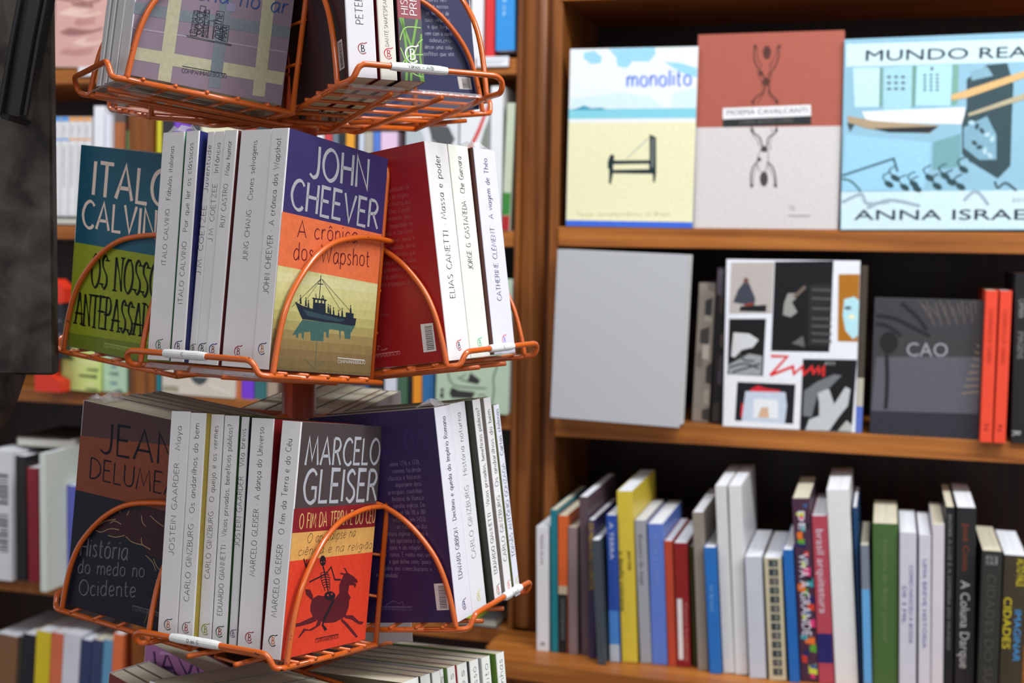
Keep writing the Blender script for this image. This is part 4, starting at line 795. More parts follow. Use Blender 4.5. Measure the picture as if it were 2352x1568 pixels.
('P',(44,72,78),[(0.1749,0.0592),(0.1722,0.0575),(0.1677,0.0583),(0.1635,0.0613),(0.1617,0.0649),(0.163,0.0676),(0.1669,0.0681),(0.1715,0.0661),(0.1747,0.0626)]),
('L',(44,72,78),0.002,[(0.1684,0.0629),(0.1596,0.0741),(0.1701,0.0808)],1),
('P',(44,72,78),[(0.1785,0.0839),(0.1757,0.0822),(0.1712,0.0831),(0.1671,0.086),(0.1653,0.0897),(0.1666,0.0924),(0.1705,0.0928),(0.1751,0.0908),(0.1782,0.0873)]),
('L',(44,72,78),0.002,[(0.172,0.0876),(0.1632,0.0988),(0.1737,0.1055)],1),
('P',(44,72,78),[(0.1427,0.0602),(0.1399,0.0585),(0.1354,0.0593),(0.1312,0.0622),(0.1293,0.0659),(0.1307,0.0687),(0.1346,0.0691),(0.1392,0.0671),(0.1424,0.0636)]),
('L',(44,72,78),0.002,[(0.1362,0.0639),(0.1272,0.0751),(0.1378,0.0819)],1),
('P',(44,72,78),[(0.1146,0.0567),(0.1118,0.055),(0.1072,0.0558),(0.103,0.0587),(0.1011,0.0624),(0.1025,0.0652),(0.1065,0.0656),(0.1111,0.0636),(0.1144,0.0601)]),
('L',(44,72,78),0.002,[(0.108,0.0603),(0.099,0.0717),(0.1097,0.0785)],1),
('P',(52,74,80),[(0.1727,0.217),(0.1996,0.2363),(0.2268,0.238),(0.2361,0.207),(0.2353,0.1629),(0.2354,0.0921),(0.2191,0.0742),(0.1846,0.0965),(0.1693,0.11),(0.168,0.1547),(0.1738,0.1769)]),
('P',(130,170,186),[(0.1787,0.2279),(0.1997,0.2341),(0.2085,0.2207),(0.1791,0.2146)]),
('P',(124,166,184),[(0.1703,0.148),(0.2017,0.1633),(0.2151,0.1365),(0.2162,0.101),(0.1929,0.101),(0.1712,0.1189)]),
('P',(176,206,216),[(0.1855,0.1545),(0.1842,0.1524),(0.1809,0.1515),(0.1776,0.1524),(0.1761,0.1546),(0.1774,0.1568),(0.1807,0.1577),(0.184,0.1568)]),
('P',(52,74,80),[(0.198,0.1385),(0.1955,0.1386),(0.1929,0.141),(0.1917,0.1444),(0.1927,0.1468),(0.1952,0.1468),(0.1978,0.1443),(0.1989,0.1409)]),
('P',(176,206,216),[(0.208,0.1263),(0.2066,0.1286),(0.2071,0.1321),(0.2092,0.1348),(0.2116,0.1352),(0.213,0.133),(0.2126,0.1295),(0.2105,0.1267)]),
('P',(52,74,80),[(0.188,0.1184),(0.189,0.1208),(0.1921,0.1222),(0.1955,0.1217),(0.1972,0.1197),(0.1962,0.1174),(0.1931,0.116),(0.1897,0.1164)]),
('P',(176,206,216),[(0.204,0.1109),(0.2065,0.1113),(0.2093,0.1092),(0.2109,0.106),(0.2103,0.1035),(0.2078,0.1031),(0.205,0.1052),(0.2034,0.1084)]),
('P',(52,74,80),[(0.1896,0.1536),(0.1913,0.1516),(0.1913,0.148),(0.1896,0.145),(0.1872,0.1443),(0.1855,0.1463),(0.1855,0.1499),(0.1872,0.1529)]),
('P',(176,206,216),[(0.2073,0.1384),(0.2067,0.1359),(0.2038,0.1341),(0.2004,0.134),(0.1985,0.1357),(0.1991,0.1382),(0.202,0.14),(0.2054,0.1401)]),
('P',(52,74,80),[(0.1893,0.1221),(0.1869,0.1214),(0.1838,0.123),(0.1818,0.126),(0.182,0.1286),(0.1844,0.1293),(0.1875,0.1277),(0.1896,0.1247)]),
('P',(176,206,216),[(0.1997,0.1086),(0.1977,0.1104),(0.1973,0.1139),(0.1985,0.1172),(0.2007,0.1183),(0.2027,0.1166),(0.2031,0.113),(0.2019,0.1097)]),
('P',(52,74,80),[(0.1787,0.0997),(0.179,0.1023),(0.1816,0.1045),(0.185,0.1051),(0.1871,0.1037),(0.1868,0.1011),(0.1842,0.0988),(0.1809,0.0982)]),
('P',(214,176,120),[(0.152,0.1951),(0.248,0.2254),(0.2969,0.2408),(0.2974,0.2255),(0.2483,0.2156),(0.1734,0.1903),(0.1522,0.1873)]),
('P',(180,170,140),[(0.1762,0.168),(0.2366,0.1894),(0.2979,0.2103),(0.2983,0.1972),(0.2327,0.1806),(0.1763,0.1635)]),
('L',(150,170,182),0.004,[(0.0022,0.0414),(0.0288,0.0531),(0.0381,0.0394),(0.069,0.0419)],1),
('L',(150,170,182),0.004,[(0.0382,0.0325),(0.069,0.0442),(0.113,0.0354)],1),
('L',(150,170,182),0.004,[(0.1733,0.0427),(0.19,0.0562),(0.2075,0.0362)],1),
('L',(60,84,92),0.003,[(0.215,0.0698),(0.2195,0.0609),(0.2298,0.0676),(0.2448,0.0565)],1),
('T',(24,36,48),'MUNDO REAL',(0.031,0.2481),(0.2722,0.245),0.0163,0.17,'B',0),
('T',(24,36,48),'ANNA ISRAEL',(0.0196,0.0151),(0.2815,0.0151),0.0154,0.17,'B',0),
('T',(90,110,120),'2018',(0.239,0.0409),(0.262,0.0406),0.0045,0.12,'S',0),
],
'magazine': [
('P',(180,172,166),[(0.007,0.2531),(0.072,0.2544),(0.0702,0.1764),(0.0059,0.1744)]),
('P',(60,64,76),[(0.0295,0.2269),(0.0353,0.2213),(0.0452,0.1986),(0.0436,0.1871),(0.0113,0.1919),(0.0184,0.2113)]),
('P',(22,26,28),[(0.0228,0.1865),(0.0624,0.1895),(0.0617,0.1785),(0.0211,0.1787)]),
('P',(110,70,66),[(0.0346,0.226),(0.0337,0.2231),(0.0313,0.2214),(0.0284,0.2219),(0.0266,0.2243),(0.0265,0.2274),(0.0283,0.2298),(0.031,0.2305),(0.0335,0.2289)]),
('P',(140,60,48),[(0.0284,0.1895),(0.0416,0.1928),(0.0417,0.188),(0.0285,0.1866)]),
('P',(18,19,20),[(0.0061,0.1667),(0.062,0.1682),(0.0594,0.0802),(0.0052,0.0807)]),
('P',(200,202,202),[(0.0133,0.1458),(0.0371,0.1447),(0.0515,0.1356),(0.0432,0.1238),(0.0263,0.1193),(0.0161,0.1073),(0.0103,0.109)]),
('P',(150,154,154),[(0.0058,0.0952),(0.0378,0.1139),(0.0577,0.1109),(0.0565,0.082),(0.0081,0.0808)]),
('L',(60,64,64),0.003,[(0.0226,0.1133),(0.0304,0.104),(0.0456,0.1027)],1),
('L',(60,64,64),0.003,[(0.0078,0.0915),(0.0306,0.0982),(0.0535,0.0915)],1),
('L',(60,64,64),0.003,[(0.0118,0.0839),(0.0307,0.0905),(0.0552,0.0993)],1),
('P',(16,18,19),[(0.073,0.2554),(0.1596,0.259),(0.157,0.1202),(0.0707,0.1191)]),
('P',(34,36,36),[(0.1248,0.2216),(0.1592,0.2243),(0.1577,0.1282),(0.1254,0.1298)]),
('L',(78,80,78),0.0035,[(0.1287,0.2142),(0.1581,0.2134)],0),
('L',(78,80,78),0.0035,[(0.1291,0.201),(0.1585,0.2003)],0),
('L',(78,80,78),0.0035,[(0.1295,0.1859),(0.1589,0.1852)],0),
('L',(78,80,78),0.0035,[(0.1299,0.1707),(0.1593,0.1702)],0),
('L',(78,80,78),0.0035,[(0.1302,0.1594),(0.1596,0.1589)],0),
('L',(78,80,78),0.0035,[(0.1305,0.148),(0.1599,0.1476)],0),
('L',(78,80,78),0.0035,[(0.1308,0.1367),(0.1602,0.1363)],0),
('P',(150,148,142),[(0.0937,0.2076),(0.1049,0.2079),(0.106,0.2003),(0.0997,0.1944),(0.1084,0.1795),(0.0984,0.1716),(0.0871,0.1751),(0.0885,0.1922)]),
('L',(110,94,86),0.005,[(0.1032,0.2021),(0.1194,0.2186)],0),
('P',(96,98,98),[(0.1013,0.1317),(0.1177,0.1438),(0.1209,0.1268)]),
('P',(168,108,24),[(0.1674,0.2377),(0.1991,0.2384),(0.1984,0.1373),(0.169,0.1371)]),
('P',(176,220,232),[(0.1767,0.2004),(0.1911,0.2046),(0.2003,0.1992),(0.1991,0.1467),(0.1911,0.1408),(0.1798,0.1536),(0.1752,0.176)]),
('P',(230,235,190),[(0.1934,0.1747),(0.192,0.1717),(0.1884,0.1704),(0.1848,0.1715),(0.1832,0.1743),(0.1846,0.1773),(0.1882,0.1786),(0.1918,0.1775)]),
('P',(70,84,90),[(0.1879,0.1876),(0.1864,0.1857),(0.1826,0.1848),(0.1787,0.1855),(0.177,0.1873),(0.1786,0.1892),(0.1824,0.1901),(0.1863,0.1894)]),
('P',(18,19,20),[(0.1186,0.1086),(0.1992,0.1101),(0.1933,0.001),(0.1168,-0.0005)]),
('P',(186,190,190),[(0.1401,0.0667),(0.1586,0.0638),(0.1666,0.0414),(0.1823,0.0687),(0.1896,0.0653),(0.1867,0.0405),(0.1726,0.0208),(0.1603,0.001),(0.1252,-0.001),(0.1303,0.0166),(0.145,0.0231),(0.1444,0.0422)]),
('P',(110,114,116),[(0.1217,0.0601),(0.1399,0.0743),(0.1653,0.0869),(0.1763,0.0855),(0.1585,0.0657),(0.1422,0.0573),(0.1339,0.0206),(0.1209,0.0218)]),
('P',(176,178,172),[(0.1732,0.0018),(0.1855,0.0177),(0.194,0.0105),(0.1933,0.0014)]),
('P',(226,228,234),[(0.0024,0.0776),(0.1166,0.0771),(0.115,-0.0016),(-0.0007,-0.0004)]),
('P',(22,22,28),[(0.0207,0.0698),(0.1085,0.0694),(0.1067,0.0085),(0.0183,0.0095)]),
('P',(206,38,50),[(0.041,0.0591),(0.0522,0.0654),(0.0656,0.0612),(0.0863,0.0594),(0.0845,0.0545),(0.0392,0.0542)]),
('P',(206,38,50),[(0.0281,0.0381),(0.0321,0.0345),(0.0317,0.0092),(0.0267,0.0167)]),
('P',(190,200,214),[(0.0335,0.0558),(0.0939,0.0568),(0.0966,0.0359),(0.0941,0.0088),(0.0288,0.0091),(0.0311,0.0325)]),
('P',(222,228,234),[(0.047,0.0449),(0.0829,0.0448),(0.0836,0.0159),(0.0458,0.0158)]),
('P',(206,168,136),[(0.0578,0.0319),(0.0681,0.0325),(0.0704,0.0162),(0.0534,0.0162)]),
('P',(226,228,234),[(0.0052,0.0805),(0.059,0.0802),(0.0592,0.074),(0.0044,0.0719)]),
('L',(214,44,44),0.0042,[(0.0709,0.1114),(0.0953,0.1115),(0.0703,0.0817)],0),
('L',(214,44,44),0.0042,[(0.0703,0.0817),(0.104,0.0966),(0.1058,0.0852),(0.118,0.0972),(0.1202,0.0849),(0.1319,0.0968),(0.1349,0.0874),(0.142,0.0972),(0.1428,0.0878),(0.1503,0.0985),(0.1492,0.0833)],0),
('T',(190,190,190),'#1213',(0.1511,0.1014),(0.1658,0.1011),0.0048,0.16,'B',0),
],
'palms': [
('P',(88,88,96),[(0.0052,0.1188),(0.1525,0.1224),(0.1522,0.0266),(0.0016,0.0351)]),
('P',(46,46,54),[(0.0004,0.035),(0.1539,0.0384),(0.1544,0.002),(0.0005,0.0026)]),
('P',(60,58,60),[(0.004,0.152),(0.076,0.1546),(0.1534,0.1504),(0.1525,0.1224),(0.0053,0.1164)]),
('L',(34,33,36),0.006,[(0.003,0.1781),(0.0304,0.1742),(0.0625,0.1588),(0.0807,0.15)],1),
('L',(34,33,36),0.006,[(0.0034,0.1662),(0.0218,0.1621),(0.0404,0.1486)],1),
('L',(34,33,36),0.006,[(0.0178,0.1478),(0.0224,0.0862),(0.022,0.0385)],1),
('L',(34,33,36),0.006,[(0.0384,0.198),(0.0617,0.1776),(0.0758,0.1593)],1),
('P',(30,29,32),[(0.0363,0.139),(0.0348,0.1306),(0.03,0.1244),(0.0233,0.1219),(0.0164,0.1239),(0.0112,0.1297),(0.0091,0.138),(0.0106,0.1463),(0.0153,0.1526),(0.022,0.155),(0.0289,0.153),(0.0341,0.1472)]),
('L',(150,132,106),0.0016,[(0.1285,0.0676),(0.1525,0.0711)],0),
('L',(150,132,106),0.0016,[(0.1311,0.078),(0.1521,0.0804)],0),
('L',(150,132,106),0.0016,[(0.1337,0.0885),(0.1517,0.0898)],0),
('L',(150,132,106),0.0016,[(0.1364,0.0989),(0.1513,0.0991)],0),
('L',(150,132,106),0.0016,[(0.139,0.1093),(0.1509,0.1084)],0),
('L',(150,132,106),0.0016,[(0.1416,0.1197),(0.1505,0.1177)],0),
('L',(150,132,106),0.0016,[(0.1443,0.13),(0.1501,0.127)],0),
('L',(150,132,106),0.0016,[(0.1469,0.1404),(0.1497,0.1363)],0),
('L',(104,96,88),0.0014,[(0.0606,0.2057),(0.0746,0.1897)],0),
('L',(104,96,88),0.0014,[(0.0672,0.1972),(0.0805,0.1775)],0),
('L',(104,96,88),0.0014,[(0.0732,0.2028),(0.0863,0.1653)],0),
('L',(104,96,88),0.0014,[(0.0798,0.1943),(0.0911,0.1788)],0),
('L',(104,96,88),0.0014,[(0.0858,0.1999),(0.0969,0.1666)],0),
('L',(104,96,88),0.0014,[(0.0917,0.2054),(0.1017,0.18)],0),
('L',(104,96,88),0.0014,[(0.0983,0.197),(0.1075,0.1678)],0),
('L',(104,96,88),0.0014,[(0.1043,0.2025),(0.1122,0.1813)],0),
('L',(104,96,88),0.0014,[(0.1108,0.1941),(0.118,0.1691)],0),
('L',(104,96,88),0.0014,[(0.1167,0.1996),(0.1227,0.1826)],0),
('L',(104,96,88),0.0014,[(0.1226,0.2051),(0.1285,0.1704)],0),
('L',(104,96,88),0.0014,[(0.1291,0.1967),(0.1332,0.1838)],0),
('L',(104,96,88),0.0014,[(0.135,0.2022),(0.139,0.1717)],0),
('L',(104,96,88),0.0014,[(0.1409,0.2077),(0.1436,0.1851)],0),
('T',(150,150,158),'CAO',(0.0488,0.1194),(0.1068,0.121),0.0212,0.17,'B',0),
],
'salmon': [
('L',(150,104,100),0.004,[(0.0066,0.1211),(0.0378,0.1162),(0.0554,0.1216)],1),
('L',(226,190,176),0.004,[(0.0328,0.1028),(0.0656,0.0979),(0.0708,0.1038)],1),
('L',(186,134,126),0.004,[(0.0588,0.0846),(0.0492,0.0811),(0.0861,0.086)],1),
('L',(150,104,100),0.004,[(0.0317,0.0681),(0.0769,0.063),(0.1014,0.0683)],1),
('L',(226,190,176),0.004,[(0.0578,0.0499),(0.0605,0.0461),(0.0683,0.0519)],1),
('L',(186,134,126),0.004,[(0.0306,0.0332),(0.044,0.0291),(0.0837,0.0341)],1),
('L',(150,104,100),0.004,[(0.0546,0.1171),(0.0697,0.1128),(0.0968,0.1179)],1),
('L',(226,190,176),0.004,[(0.0275,0.1007),(0.0533,0.0961),(0.0638,0.1018)],1),
('L',(186,134,126),0.004,[(0.0536,0.0825),(0.081,0.0779),(0.0791,0.084)],1),
('L',(150,104,100),0.004,[(0.0263,0.0659),(0.0646,0.0611),(0.0944,0.0662)],1),
('L',(226,190,176),0.004,[(0.0525,0.0478),(0.0481,0.0441),(0.0613,0.0498)],1),
('L',(186,134,126),0.004,[(0.0252,0.0311),(0.0759,0.026),(0.0767,0.0321)],1),
('L',(150,104,100),0.004,[(0.0494,0.115),(0.0574,0.111),(0.0898,0.1159)],1),
('L',(226,190,176),0.004,[(0.0222,0.0986),(0.0409,0.0942),(0.0567,0.0997)],1),
('L',(186,134,126),0.004,[(0.0483,0.0804),(0.0687,0.076),(0.0721,0.0819)],1),
('L',(150,104,100),0.004,[(0.021,0.0638),(0.0523,0.0591),(0.0875,0.0642)],1),
('L',(226,190,176),0.004,[(0.0472,0.0457),(0.08,0.041),(0.1027,0.0464)],1),
('L',(186,134,126),0.004,[(0.0199,0.0289),(0.0636,0.0241),(0.0697,0.03)],1),
('L',(150,104,100),0.004,[(0.0441,0.113),(0.0451,0.1092),(0.0829,0.1139)],1),
('L',(226,190,176),0.004,[(0.0168,0.0965),(0.0728,0.0909),(0.0982,0.0961)],1),
('L',(186,134,126),0.004,[(0.043,0.0783),(0.0564,0.0741),(0.0651,0.0799)],1),
('L',(150,104,100),0.004,[(0.0157,0.0617),(0.0399,0.0572),(0.0805,0.0621)],1),
('L',(226,190,176),0.004,[(0.0419,0.0435),(0.0677,0.0391),(0.0958,0.0444)],1),
('L',(186,134,126),0.004,[(0.0146,0.0268),(0.0512,0.0221),(0.0626,0.0279)],1),
('L',(150,104,100),0.004,[(0.0388,0.1109),(0.0769,0.1058),(0.0759,0.1119)],1),
('L',(226,190,176),0.004,[(0.0115,0.0944),(0.0605,0.0891),(0.0912,0.0941)],1),
],
'cream': [
('P',(70,76,80),[(0.0539,0.0339),(0.0922,0.0341),(0.0839,0.023),(0.0738,0.0187),(0.0626,0.0235)]),
('L',(236,228,214),0.003,[(0.0925,0.0211),(0.1349,0.0079)],0),
('P',(160,154,130),[(0.0024,0.0145),(0.0327,0.0144),(0.0328,0.0044),(0.0017,0.0044)]),
],
'greenart': [
('P',(52,52,50),[(0.0584,0.0649),(0.076,0.0536),(0.0716,0.0464),(0.0529,0.0494),(0.0448,0.0509),(0.0366,0.0563),(0.0394,0.0538),(0.0541,0.0513)]),
('P',(52,52,50),[(0.0271,0.0392),(0.0399,0.0347),(0.068,0.0335),(0.063,0.0224),(0.0276,0.0213),(0.0233,0.0287)]),
('L',(52,52,50),0.002,[(0.1048,0.0847),(0.1013,0.0706),(0.0978,0.0565),(0.0996,0.0388),(0.0976,0.0197),(0.0952,0.0119)],1),
('L',(90,100,90),0.0025,[(0.0203,0.0632),(0.0234,0.0505),(0.033,0.042),(0.0531,0.0404),(0.0864,0.0407)],1),
('L',(90,100,90),0.002,[(0.0512,0.062),(0.042,0.0552),(0.0366,0.0563)],1),
('P',(52,52,50),[(0.014,0.0334),(0.0132,0.0308),(0.0112,0.0297),(0.009,0.0306),(0.0081,0.0331),(0.0089,0.0357),(0.011,0.0369),(0.0131,0.0359)]),
('P',(52,52,50),[(0.0141,0.0244),(0.0132,0.0208),(0.0108,0.0191),(0.0083,0.0205),(0.0071,0.0241),(0.0081,0.0278),(0.0105,0.0294),(0.013,0.028)]),
('L',(90,100,90),0.002,[(0.0722,0.0273),(0.0801,0.0303),(0.0868,0.0255)],1),
],
'figure': [
('P',(176,186,192),[(-0.002,0.1613),(0.0268,0.1611),(0.0402,0.1258),(0.0533,0.0012),(0.0,0.0005)]),
('P',(96,98,98),[(0.0373,0.1716),(0.0734,0.1677),(0.0849,0.1466),(0.0739,0.1291),(0.0551,0.1341),(0.0435,0.1539)]),
('L',(70,72,74),0.003,[(0.0418,0.168),(0.0475,0.1398),(0.0515,0.1257)],1),
('L',(70,72,74),0.003,[(0.0479,0.1679),(0.0535,0.1398),(0.0568,0.1257)],1),
('L',(70,72,74),0.003,[(0.0539,0.1679),(0.0595,0.1398),(0.062,0.1257)],1),
('L',(70,72,74),0.003,[(0.0599,0.1678),(0.0655,0.1397),(0.0673,0.1257)],1),
('L',(70,72,74),0.003,[(0.0659,0.1678),(0.0715,0.1397),(0.0725,0.1256)],1),
('L',(70,72,74),0.003,[(0.0719,0.1677),(0.0775,0.1397),(0.0777,0.1256)],1),
],
'redstripe': [
('L',(206,50,48),0.006,[(0.0492,0.2021),(0.0324,0.1606),(0.0168,0.1292)],0),
('L',(206,60,60),0.003,[(0.0019,0.2027),(-0.0008,0.1874)],0),
('P',(130,134,126),[(0.0412,0.1605),(0.0496,0.1813),(0.0493,0.1291),(0.0331,0.1292)]),
],
'pink_cover': [
('T',(70,40,80),'JAVI',(0.0071,0.1391),(0.0818,0.1596),0.0201,0.16,'S',0),
('L',(180,130,175),0.003,[(0.0225,0.1631),(0.0536,0.1727),(0.0773,0.1714)],1),
],
}
